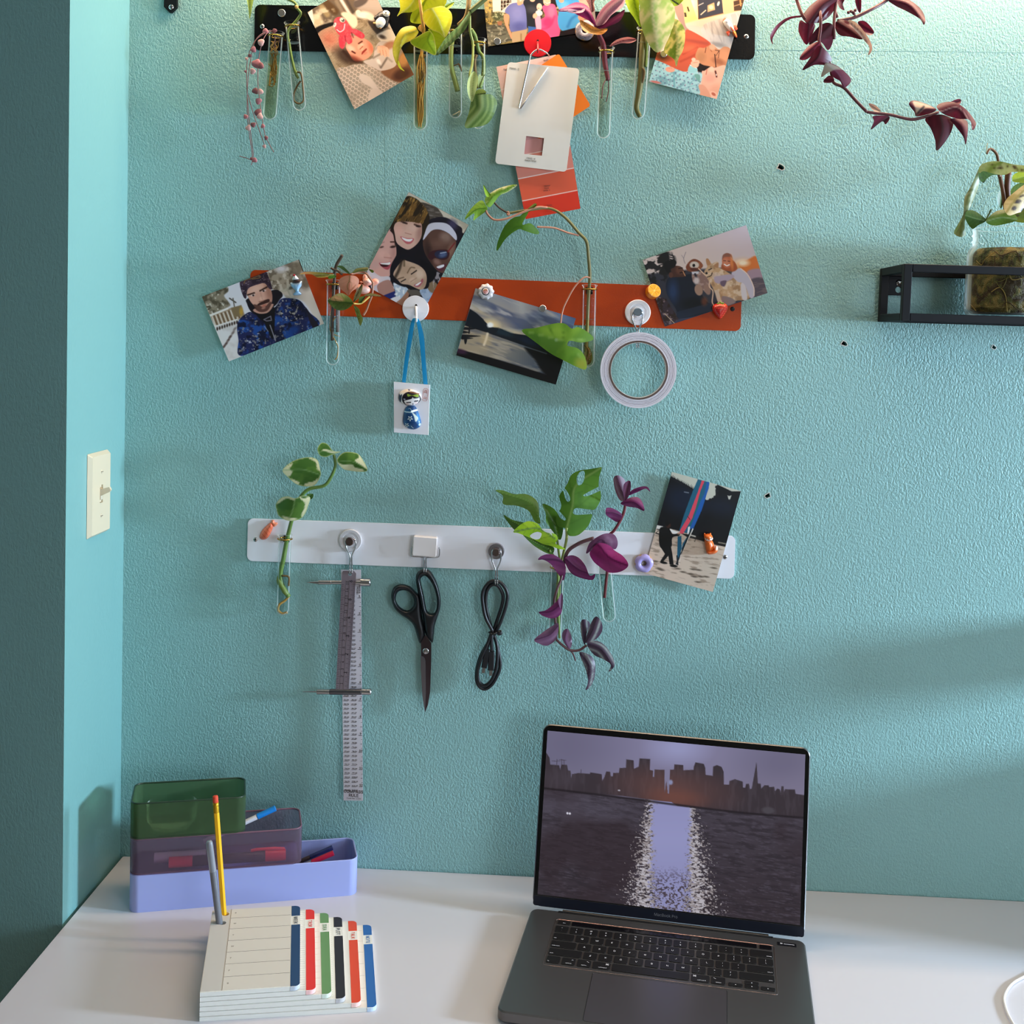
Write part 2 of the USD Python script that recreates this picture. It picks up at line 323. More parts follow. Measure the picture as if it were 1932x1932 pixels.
def photo(label, corners, offs, tr, paint, nu=200, nv=136, curl=0.0, name='photo_print', group='photo prints on the strips', cat_='photo'):
    P, f, Q = sheet(corners, offs, nu, nv, curl)
    t = Thing(name, label, cat_, P.mean(0), group)
    x0, y0, s = tr; pt = Paint((Q[:, 0] - x0) * s, (Q[:, 1] - y0) * s); paint(pt)
    t.part('print', (P, f), PRINT, True, Cd=s2l(np.clip(pt.c, 0, 1)))
    B, fb, _ = sheet(corners, [o - 0.0004 for o in offs], 14, 10, curl); B2 = B.copy(); B2[:, 1] += 0.0  # back of the paper, and its rim
    F2, _, _ = sheet(corners, [o - 0.00006 for o in offs], 14, 10, curl); nu2, nv2 = 14, 10
    rim = [k for k in range(nu2)] + [k * nu2 + nu2 - 1 for k in range(1, nv2)] + [(nv2 - 1) * nu2 + k for k in range(nu2 - 2, -1, -1)] + [k * nu2 for k in range(nv2 - 2, 0, -1)]
    n = len(B2); ff = [fb[:, ::-1], fb + n]; q = []
    for a, b in zip(rim, rim[1:] + rim[:1]): q += [[a, b, b + n], [a, b + n, a + n]]
    t.part('paper', (np.vstack([B2, F2]), np.vstack(ff + [np.array(q)])), PAPER, False)
    return t

def paint_baby(p):
    p.fill('#8d7a68')
    p.poly([(0, 150), (700, -250), (1150, -60), (1250, 200), (900, 420), (300, 480), (100, 420)], '#6b5a48', smooth=False, soft=20)
    p.line([(560, 0), (700, 230)], 50, '#e9dccb', 30); p.line([(480, 20), (600, 230)], 60, '#8a7862', 30); p.line([(650, 0), (760, 200)], 40, '#4b3f35', 30)
    p.poly([(780, 60), (900, -120), (1170, -40), (1240, 130), (1260, 220), (1120, 260), (880, 180)], '#b3a08f', soft=40)
    p.poly([(780, 20), (1000, -40), (960, 60), (800, 130)], '#5d5047', soft=30)
    p.line([(320, 60), (460, 190)], 120, '#5a4228', 40); p.line([(240, 120), (330, 240)], 90, '#a08a62', 40)
    p.poly([(110, 250), (200, 220), (270, 400), (240, 470), (120, 470), (90, 330)], '#cbb792', soft=50); p.noise(90, '#e8d8b8', 0.5, 0.7, 3, p.mask([(100, 200), (420, 130), (430, 330), (150, 470)], 40), 0.7)
    p.poly([(130, 470), (280, 400), (450, 370), (420, 420), (230, 530), (160, 560)], '#181210', soft=25)
    p.poly([(0, 250), (60, 170), (85, 180), (110, 440), (60, 420)], '#efe3cf', soft=12)
    k = p.poly([(165, 575), (420, 425), (900, 320), (1010, 350), (1200, 690), (1000, 1000), (700, 1080), (500, 1170), (420, 1110), (290, 820)], '#a08a6c', soft=12)
    p.dots(24, '#c6b392', 8, 28, k, 0.8); p.noise(60, '#6e5a42', 0.5, 0.8, 5, k, 0.6)
    p.shade(400, 650, 150, 200, 1.25, 0, k); p.ell(380, 640, 170, 150, '#cf5a45', 30, 190, 0.6, k); p.ell(640, 930, 200, 120, '#3e2a20', 35, 110, 0.85, k)
    p.poly([(560, 230), (640, 200), (800, 270), (830, 400), (760, 460), (640, 330)], '#f2e2bf', soft=30); p.ell(930, 250, 140, 60, '#fbf1d9', 5, 40); p.ell(840, 200, 40, 40, '#f3e6cc', 0, 20); p.ell(1050, 290, 80, 50, '#f1e0c6', 20, 30)
    p.poly([(1000, 360), (1130, 380), (1270, 520), (1160, 570)], '#493b31', soft=25); q = p.poly([(1160, 570), (1380, 480), (1480, 600), (1440, 700), (1280, 720), (1190, 660)], '#efdcc6', soft=25); p.ell(1240, 610, 60, 30, '#55453a', 20, 30)
    p.poly([(1300, 380), (1370, 330), (1470, 560), (1390, 500)], '#e7d3bb', soft=20)
    w = p.poly([(490, 1195), (640, 1110), (860, 1060), (1090, 1100), (1290, 1190), (1540, 1370), (1360, 1480), (780, 1815)], '#d9c2b0', soft=10)
    p.dots(62, '#6e6252', 22, 35, w, 0.9, 14); p.dots(62, '#e9d8c7', 16, 35, w, 0.5, 10); p.noise(180, '#a79584', 0.5, 0.7, 9, w, 0.5)
    for c in ([(870, 1230), (1020, 1260), (1120, 1380), (1220, 1560), (1040, 1670), (1080, 1480), (900, 1360)],): p.poly(c, '#dcc7b9', 25, m=w)
    p.poly([(1060, 1480), (1200, 1490), (1240, 1560), (1010, 1670)], '#dac4b4', 15)
    p.poly([(1220, 1190), (1450, 1080), (1560, 900), (1640, 880), (1790, 1220), (1540, 1370)], '#8a5c3e', soft=25); p.ell(1560, 1230, 150, 90, '#4a2a1e', -25, 60, 0.9); p.ell(1600, 980, 80, 110, '#c98f55', 20, 50, 0.8)
    c = p.poly([(930, 1020), (1080, 960), (1120, 800), (1200, 690), (1340, 700), (1440, 850), (1470, 1080), (1250, 1170), (1100, 1120)], '#d6c4b8', soft=12)
    for a, b, e in (((1090, 960), (1200, 900), '#8b7868'), ((1160, 980), (1210, 1110), '#8b7868'), ((1220, 1120), (1320, 960), '#6a5b50'), ((1120, 820), (1180, 760), '#a89482'), ((1330, 960), (1400, 1020), '#a89686')): p.line([a, b], 30, e, 24, 0.8)
    p.ell(1180, 1020, 30, 60, '#f3ece4', -30, 25)
    p.ell(1360, 750, 110, 60, '#b97f5f', -25, 40)
    h = p.ell(1260, 830, 100, 70, '#efb496', 25, 12)
    for k_, (a, b) in enumerate((((1180, 780), (1180, 860)), ((1220, 800), (1230, 900)), ((1270, 810), (1290, 925)), ((1310, 800), (1340, 920)))): p.line([a, b], 40, '#f3bd9f', 10)
    for a, b in (((1200, 830), (1210, 900)), ((1245, 830), (1262, 920)), ((1295, 830), (1315, 925))): p.line([a, b], 6, '#b8694c', 6, 0.7)
    hd = p.poly([(640, 760), (750, 600), (930, 630), (1060, 720), (1090, 830), (1030, 940), (900, 1010), (780, 1010), (700, 900)], '#f0a283', soft=12)
    p.ell(760, 990, 150, 60, '#7a2f20', 20, 60, 0.8, hd); p.ell(1060, 800, 40, 110, '#d9704f', -20, 60, 0.8, hd); p.ell(720, 800, 70, 40, '#fbd2b6', 30, 40, 0.8, hd); p.ell(890, 740, 40, 30, '#fbcdb0', 0, 30, 0.8, hd)
    for a, b in (((850, 720), (905, 685)), ((740, 850), (790, 880))): p.line([a, b], 26, '#8a3c2a', 16); p.line([a, b], 10, '#2a1210', 8)
    p.ell(880, 790, 55, 40, '#f8b797', 40, 25); p.line([(870, 815), (915, 770)], 14, '#b4553c', 12)
    p.poly([(905, 860), (960, 810), (975, 800), (985, 820), (930, 880), (900, 905)], '#9c3428', 10); p.ell(960, 880, 40, 18, '#e58c72', -35, 14)
    p.line([(600, 850), (760, 1010), (900, 1030)], 40, '#32180f', 40, 0.8)
    o = p.poly([(440, 370), (470, 300), (540, 280), (620, 310), (700, 420), (750, 490), (720, 560), (640, 600), (540, 590), (470, 500)], '#df4650', soft=8)
    for c in ([(520, 620), (560, 590), (640, 610), (620, 760), (580, 810), (530, 760)], [(620, 560), (700, 540), (740, 640), (740, 700), (690, 730), (650, 690)], [(720, 510), (790, 480), (910, 540), (950, 600), (900, 640), (790, 580)]): p.poly(c, '#d83e4c', 8); p.noise(30, '#f06a70', 0.5, 0.7, 2, p.mask(c, 8), 0.6)
    p.noise(30, '#ee6a6c', 0.52, 0.72, 4, o, 0.6); p.line([(620, 590), (640, 690)], 14, '#8d1b2c', 10, .7); p.line([(730, 540), (760, 620)], 20, '#7a1826', 14, .7)
    p.line([(490, 490), (540, 525), (600, 490), (620, 400)], 18, '#f7c9d4', 8); p.ell(455, 410, 22, 40, '#f3e3d8', 20, 8); p.ell(450, 405, 12, 18, '#a7a09a', 10, 8)
    p.ell(580, 330, 46, 40, '#d9dcc8', 20, 8); p.ell(590, 335, 26, 26, '#4f5147', 0, 8); p.ell(580, 322, 12, 12, '#e8ecdf', 0, 6)
photo('baby with pink toy on its head, photo print left on the black strip', [(580, 22.8), (692, -44), (781, 141), (668.8, 206.3)], [0.007, 0.006, 0.008, 0.011], (580, 0, 8.782), paint_baby, 136, 200)

def paint_family(p):
    p.fill('#6b6350'); p.grad((100, -400), '#cbb890', (100, 300), '#8d7c4c'); p.noise(50, '#3e3a26', 0.45, 0.65, 2, None, 0.8); p.noise(30, '#c9a95a', 0.55, 0.7, 7, p.mask([(100, -300), (230, -300), (260, 330), (150, 420)], 30))
    p.poly([(230, -600), (650, -600), (640, 60), (450, 200), (250, 190)], '#e7dccb', soft=10, smooth=False); p.poly([(375, -600), (560, -600), (540, 40), (380, 175)], '#3c2d22', 8, False)
    for x in (420, 470, 525): p.line([(x + 5, -500), (x - 8, 160)], 8, '#efe6d6', 5)
    for y in (-60, 0, 60, 120): p.line([(375, y + 8), (560, y - 12)], 8, '#efe6d6', 5)
    p.poly([(700, -300), (1900, -300), (1900, 160), (1500, 160), (700, 60)], '#c4aa98', 10, False); p.noise(60, '#9d7c6a', 0.45, 0.6, 1, p.mask([(1600, -300), (1900, -300), (1900, 160), (1700, 160)], 10), 0.6, (0.4, 2))
    g = p.poly([(150, 400), (420, 370), (560, 640), (170, 735)], '#6d6b5a', 15, False); p.noise(60, '#4a483c', 0.45, 0.6, 6, g, 0.9, (0.5, 2), -8); p.noise(34, '#a9a48c', 0.58, 0.7, 8, g, 0.8)
    p.ell(340, 260, 90, 70, '#4d5236', 0, 40); p.noise(24, '#b9bb92', 0.55, 0.7, 11, p.mask([(260, 190), (420, 200), (430, 330), (260, 330)], 20)); p.poly([(320, 340), (400, 335), (390, 400), (335, 400)], '#a06a4c', 10, False)
    p.poly([(1000, -200), (1240, -200), (1270, 60), (1240, 120), (1020, 100)], '#2a1c18', 12)
    p.poly([(750, 0), (1030, -40), (1060, 70), (980, 420), (800, 440), (770, 200)], '#24262c', 10); p.ell(880, 150, 90, 60, '#4a4a50', 10, 70, .7); p.ell(880, -6, 42, 34, '#e8b49a', 0, 8)
    p.poly([(810, 415), (940, 430), (930, 500), (815, 520)], '#3f66a8', 10, False)
    b = p.poly([(440, 180), (520, 70), (640, 40), (740, 70), (780, 200), (790, 430), (760, 490), (540, 500), (520, 300), (510, 240)], '#6d72ae', 8); p.ell(640, 220, 110, 120, '#8a8ec6', 0, 120, .7, b); p.ell(680, 420, 100, 70, '#565a98', 0, 70, .8, b)
    p.poly([(640, 20), (720, 20), (710, 70), (650, 80)], '#d9a07c', 8); p.ell(680, -40, 60, 70, '#dfa787', 0, 10); p.line([(690, 10), (720, -30)], 20, '#f3e0d4', 8)
    p.poly([(430, 230), (510, 240), (500, 400), (560, 560), (540, 610), (440, 360)], '#d49a76', 8); p.poly([(550, 510), (800, 460), (770, 630), (560, 680)], '#bfa27c', 8, False); p.line([(700, 540), (700, 640)], 20, '#96774f', 16)
    k = p.poly([(1040, 100), (1200, 60), (1260, 150), (1320, 500), (1270, 580), (1150, 600), (1000, 520), (1000, 330), (1080, 250)], '#e2578c', 8); p.ell(1180, 190, 60, 90, '#f07ca6', 0, 60, .9, k); p.ell(1120, 350, 80, 70, '#c9346e', -30, 50, .8, k); p.line([(1000, 470), (1150, 420), (1230, 260)], 30, '#c03068', 30, .6, k)
    p.poly([(920, 220), (1000, 240), (1020, 460), (950, 490)], '#f2a8c0', 10); p.ell(1110, 20, 60, 70, '#efb79c', 0, 8); p.line([(1070, 30), (1110, 56), (1160, 40)], 12, '#f8efe6', 6); p.line([(1072, 40), (1110, 66), (1155, 50)], 6, '#a2564c', 5)
    p.ell(990, 110, 44, 60, '#f3c6b0', 0, 8); p.ell(985, 205, 56, 46, '#f5ebe0', 10, 10); p.ell(920, 250, 34, 44, '#eab696', 20, 10); p.ell(975, 130, 14, 8, '#d88c78', 0, 5)
    q = p.poly([(1270, -60), (1560, -60), (1660, 200), (1600, 430), (1480, 510), (1330, 470), (1280, 330), (1300, 150), (1260, 60)], '#4aa0e0', 8); p.line([(1440, 420), (1500, 300), (1600, 230)], 40, '#2870b4', 36, .7, q); p.ell(1380, 100, 80, 70, '#79c0f2', 0, 70, .7, q); p.ell(1340, 8, 40, 34, '#d99c80', 0, 8)
    p.poly([(1600, 160), (1900, 130), (1900, 420), (1640, 420)], '#8b8178', 14, False); p.ell(1650, 290, 60, 40, '#c8957a', 50, 12)
    p.poly([(1320, 500), (1560, 440), (1900, 400), (1900, 520), (1300, 600)], '#0f0d0d', 12, False)
photo('family group in front of a house, photo print above the red disc hook', [(908, -50), (1113, -80), (1126, 58), (921, 87.5)], [0.0068, 0.0068, 0.0072, 0.008], (900, 0, 8.4), paint_family)

def paint_nap(p):
    p.fill('#cfc0b0'); p.poly([(560, 80), (600, -400), (1700, -400), (1580, 200), (640, 400)], '#eec48f', 10, False)
    p.grad((640, 60), '#ffe9a6', (1300, 60), '#e9b183', p.mask([(560, 80), (600, -400), (1700, -400), (1580, 180), (640, 380)], 10, False))
    p.ell(700, 60, 90, 130, '#fff6cf', 0, 120); p.poly([(640, 380), (840, 320), (700, -100), (580, 20)], '#f7d56a', 20, False, .7)
    p.poly([(840, -60), (1240, -90), (1270, 215), (860, 315)], '#3a3a42', 8, False); p.line([(850, -60), (862, 315), (1268, 215)], 14, '#6b4a34', 8, smooth=False); p.poly([(1010, 90), (1120, 40), (1135, 160), (1010, 200)], '#d9a273', 10, False); p.ell(1070, 120, 36, 34, '#f4d1a6', 0, 20); p.line([(860, 90), (940, 50)], 12, '#c9c0b4', 8); p.line([(900, 240), (980, 170)], 16, '#e6c9a4', 10); p.ell(1190, 60, 18, 40, '#eadac2', 20, 8)
    p.line([(680, 120), (700, 180)], 26, '#4d3a26', 8); p.poly([(620, 205), (655, 205), (668, 280), (630, 280)], '#4d412e', 6, False)
    p.poly([(1440, 20), (1620, -30), (1580, 170), (1450, 180)], '#4a3626', 10, False); p.line([(1450, 100), (1580, 60)], 12, '#b78f66', 6); p.line([(1550, 0), (1560, 90)], 26, '#c98650', 8)
    p.poly([(640, 390), (1580, 170), (1560, 260), (900, 460), (660, 440)], '#d8c3ad', 10, False)
    p.poly([(640, 440), (900, 450), (1050, 700), (760, 640)], '#cdbdae', 14); q = p.poly([(900, 500), (960, 400), (1150, 330), (1540, 240), (1400, 830), (1180, 780), (1050, 700), (940, 590)], '#c7beb6', 10); p.noise(60, '#a79e98', .5, .7, 4, q, .6, (.4, 2), 70); p.line([(1080, 380), (1090, 560)], 22, '#a29a95', 18, .7, q); p.line([(1260, 350), (1280, 700)], 20, '#aea6a0', 18, .6, q); p.ell(1180, 740, 130, 40, '#8d8682', 10, 40, .8, q)
    p.poly([(460, 120), (590, 60), (640, 400), (700, 500), (640, 600), (560, 400)], '#a8867a', 14)
    o = p.poly([(620, 580), (690, 490), (1050, 700), (1000, 800), (880, 860), (820, 1000), (760, 1100), (640, 1190), (420, 1120), (140, 1000), (130, 860), (300, 850), (420, 700)], '#c0543a', 10)
    p.line([(660, 660), (1000, 720)], 40, '#8e3c34', 50, .6, o); p.line([(600, 900), (840, 780)], 24, '#9c3a26', 24, .6, o); p.line([(560, 1020), (820, 900)], 30, '#9a3826', 30, .6, o); p.ell(260, 930, 150, 60, '#5e2c14', 12, 60, .9, o); p.ell(700, 800, 120, 50, '#d46a48', -12, 60, .8, o)
    p.poly([(850, 1050), (1140, 1080), (1150, 1160), (960, 1190), (860, 1200)], '#1c0f0c', 14)
    f = p.poly([(830, 850), (870, 790), (960, 790), (1060, 740), (1110, 750), (1200, 820), (1290, 770), (1390, 830), (1310, 1110), (1000, 1090), (880, 1040), (810, 950)], '#c6865f', 8)
    p.line([(985, 790), (970, 870)], 12, '#6a3224', 8); p.ell(1090, 780, 50, 46, '#e0a383', 30, 24); p.ell(900, 940, 80, 90, '#a5704c', 0, 70, .6, f); p.ell(1280, 920, 80, 120, '#cf8f68', 0, 60, .8, f); p.ell(1200, 1020, 110, 50, '#8d5238', 20, 50, .7, f)
    p.line([(1130, 900), (1150, 1120)], 16, '#3a1c16', 6); p.line([(1150, 920), (1200, 850), (1190, 960)], 8, '#3a1c16', 5); p.line([(1140, 830), (1210, 840)], 10, '#4a261c', 8); p.line([(1060, 830), (1080, 850)], 12, '#9a5a42', 8)
    b = p.poly([(920, 1180), (960, 1170), (1070, 1100), (1130, 1120), (1320, 1110), (1190, 1600), (1060, 1600), (950, 1540), (900, 1300)], '#e6ac94', 8); p.ell(1050, 1290, 90, 70, '#ee9c88', 0, 70, .9, b); p.ell(1150, 1480, 110, 80, '#d99a80', -20, 80, .6, b); p.ell(1075, 1150, 44, 40, '#f0bba2', 0, 24); p.line([(1000, 1150), (985, 1230)], 12, '#b3604c', 8); p.line([(1140, 1180), (1160, 1270)], 26, '#4a211a', 14); p.ell(1155, 1240, 8, 16, '#f5ebe4', 0, 5)
    p.ell(1110, 1570, 75, 48, '#f2b8a0', 35, 8); p.ell(1110, 1560, 40, 24, '#b5604a', 35, 14)
    p.poly([(850, 1420), (960, 1420), (1060, 1610), (840, 1560)], '#d89a80', 12)
    s = p.poly([(40, 1170), (100, 990), (320, 1060), (460, 1130), (640, 1190), (900, 1200), (910, 1330), (860, 1420), (840, 1570), (240, 1420), (30, 1360)], '#9fcbd0', 8); p.noise(60, '#5d8e9a', .55, .7, 3, s, .6); p.dots(72, '#55607e', 12, 20, s, .8, 8); p.dots(96, '#c48ea0', 10, 60, s, .6, 8)
    p.line([(450, 1200), (460, 1440)], 24, '#5a98a2', 24, .8, s); p.line([(540, 1490), (900, 1380)], 10, '#6aa0aa', 10, .8, s); p.poly([(790, 1240), (880, 1240), (870, 1360)], '#6b9c94', 10); p.poly([(720, 1080), (830, 1120), (830, 1190), (690, 1190)], '#8fc4c8', 8); p.line([(720, 1075), (830, 1130)], 12, '#e2f0ee', 6)
    h = p.ell(800, 1060, 70, 60, '#eab096', 20, 10); p.ell(780, 985, 36, 30, '#efbca4', 0, 8); p.ell(850, 1030, 28, 34, '#eab096', 0, 8); p.line([(770, 1040), (840, 1030)], 6, '#b06a54', 5); h = p.ell(390, 1150, 80, 46, '#e09c86', 5, 10); p.line([(350, 1130), (420, 1130)], 6, '#b26a5a', 5, .7); p.ell(150, 1360, 90, 20, '#c4736a', 12, 12)
photo('photo print of a man in rust lying beside a baby, on the black strip', [(1278, -39), (1405.6, -5.6), (1352, 187), (1224.5, 154)], [0.0066, 0.0066, 0.010, 0.010], (1220, 0, 8.782), paint_nap, 136, 200)

def paint_man(p):
    p.fill('#d9d6dc'); p.grad((700, 300), '#d2d4e0', (300, 1400), '#d8d4d0')
    t = p.poly([(45, 615), (380, 480), (430, 530), (370, 600), (430, 690), (440, 760), (160, 880)], '#8d8370', 20); p.noise(70, '#4e4838', .45, .65, 1, t, .9); p.noise(40, '#d8d3c4', .6, .75, 5, t, .9)
    b = p.poly([(1000, 240), (1462, 72), (1540, 260), (1640, 560), (1300, 640), (1220, 540), (1060, 500), (1030, 380)], '#a69b8b', 16); p.noise(70, '#6b6052', .48, .66, 8, b, .9); p.noise(50, '#d6cfc4', .56, .72, 12, b, .8); p.ell(1440, 200, 90, 110, '#6a5e4c', 20, 90, .8, b); p.poly([(1450, 70), (1475, 70), (1545, 250), (1520, 250)], '#1c1712', 8, False); p.ell(1200, 210, 80, 50, '#d6d4da', 0, 60)
    p.poly([(1200, 560), (1640, 520), (1830, 1010), (1740, 1050), (1540, 700)], '#cfc2b4', 30); p.ell(1560, 420, 70, 90, '#6f5f4e', 0, 70, .8); p.line([(1150, 560), (1290, 500), (1300, 400)], 34, '#bfb8a8', 16); p.line([(1290, 500), (1350, 640)], 26, '#b5ad9b', 14)
    p.poly([(160, 890), (440, 790), (620, 740), (680, 900), (560, 960), (250, 1060)], '#a08a70', 14, False); p.line([(170, 890), (420, 790)], 30, '#e4e0da', 12)
    for k in range(14): p.line([(195 + k * 27, 905 - k * 9), (245 + k * 27, 1040 - k * 9)], 12, '#4d3423' if k % 2 else '#e2ddd6', 8)
    p.poly([(470, 780), (620, 740), (650, 880), (520, 920)], '#7d6a4c', 18, False); p.ell(620, 830, 26, 60, '#b5903e', 0, 24); p.line([(450, 640), (540, 700)], 20, '#56504a', 10); p.line([(500, 640), (520, 760)], 16, '#5e564c', 8); p.line([(240, 1050), (560, 950)], 24, '#dcd8d4', 10)
    for k in range(9): p.ell(270 + k * 36, 1085 - k * 12, 14, 26, '#3c2c22', 0, 10)
    for x, y in ((370, 1340), (400, 1300), (430, 1250), (460, 1200), (500, 1140), (525, 1085)): p.ell(x, y, 34, 16, '#5a4843', -50, 16)
    sn = p.mask([(270, 1100), (560, 1000), (600, 1480), (440, 1560)], 10, False); p.noise(120, '#bdb5b0', .5, .75, 3, sn, .5)
    p.poly([(705, 720), (720, 640), (1080, 520), (1190, 540), (1225, 600), (1180, 660), (1100, 760), (860, 900), (760, 830)], '#17121a', 10)
    j = p.poly([(560, 1060), (600, 940), (740, 840), (860, 880), (1100, 780), (1200, 650), (1350, 640), (1480, 680), (1600, 830), (1750, 1040), (1200, 1260), (620, 1480), (580, 1250)], '#1c2450', 10)
    p.noise(110, '#1d4a94', .48, .62, 6, j, .9); p.noise(60, '#0c0f26', .5, .66, 9, j, .9); p.noise(36, '#9c968e', .66, .74, 15, j, .7); p.noise(26, '#b9b4a8', .66, .74, 21, p.mask([(1200, 680), (1420, 680), (1520, 960), (1380, 1050), (1240, 1020)], 20), .9); p.noise(30, '#c4c6d4', .68, .75, 23, p.mask([(620, 1200), (880, 1150), (860, 1380), (640, 1400)], 20), .9)
    p.poly([(1650, 900), (1750, 1040), (1660, 1070), (1560, 780)], '#1a1622', 14); p.ell(1380, 1110, 90, 60, '#17408a', -30, 50, .9)
    p.poly([(820, 800), (1080, 760), (1110, 900), (1080, 1240), (960, 1000), (870, 920)], '#0e0d12', 14); p.line([(950, 950), (1050, 900), (1060, 960), (990, 970), (950, 950)], 16, '#6c6874', 8, smooth=False); p.line([(1040, 1030), (1120, 1260)], 14, '#8b8a94', 8); p.line([(960, 1050), (1010, 1120)], 12, '#b8b8c0', 8, .6)
    p.poly([(800, 800), (1060, 720), (1080, 760), (1000, 850), (870, 860)], '#c09280', 10)
    f = p.poly([(690, 540), (720, 470), (960, 390), (1030, 470), (1070, 590), (1060, 710), (990, 800), (880, 810), (800, 740), (740, 660)], '#cf9f8c', 8)
    p.ell(1030, 560, 50, 130, '#9c6a58', -15, 70, .8, f); p.ell(830, 500, 90, 50, '#e2b8a6', -20, 60, .8, f); p.ell(800, 670, 60, 50, '#d7a592', 0, 50, .7, f)
    p.poly([(800, 730), (870, 740), (960, 760), (1040, 690), (1060, 720), (1000, 820), (900, 840), (830, 800)], '#4a2c26', 14, a=.85); p.poly([(855, 730), (930, 680), (1020, 650), (1030, 690), (960, 720), (880, 745)], '#3a201c', 10); p.ell(955, 745, 40, 16, '#b8705f', -20, 10); p.ell(945, 780, 30, 16, '#a97868', -20, 14)
    p.ell(920, 650, 30, 34, '#dcae9a', -15, 20); p.line([(880, 690), (950, 670)], 12, '#8f5a4c', 10, .8); p.line([(900, 560), (930, 650)], 14, '#b58676', 14, .6)
    p.line([(715, 590), (810, 560)], 22, '#3c2620', 10); p.line([(895, 530), (995, 475)], 24, '#3c2620', 10); p.ell(790, 595, 34, 14, '#d9c4bc', -15, 8); p.ell(795, 597, 15, 13, '#2a1c1c', 0, 6); p.ell(950, 530, 34, 14, '#d0b8b0', -20, 8); p.ell(945, 532, 15, 13, '#2a1c1c', 0, 6)
    h = p.poly([(600, 400), (700, 350), (960, 255), (1020, 330), (1070, 490), (1030, 500), (960, 420), (850, 440), (720, 500), (690, 640), (640, 590)], '#2c1f2e', 8); p.noise(40, '#4c3a4a', .52, .7, 3, h, .8); p.noise(22, '#a89aa2', .68, .76, 7, h, .6); p.line([(660, 420), (690, 370), (780, 350), (880, 310), (890, 340), (780, 360)], 12, '#84643c', 7); p.line([(720, 500), (850, 435), (960, 415), (1040, 490)], 26, '#453343', 14, .7, h)
photo('photo print of a bearded man in a dark beanie in the snow', [(380.8, 559.6), (564.2, 489.3), (611.2, 610.7), (432, 681.9)], [0.012, 0.007, 0.007, 0.013], (375, 480, 7.728), paint_man)

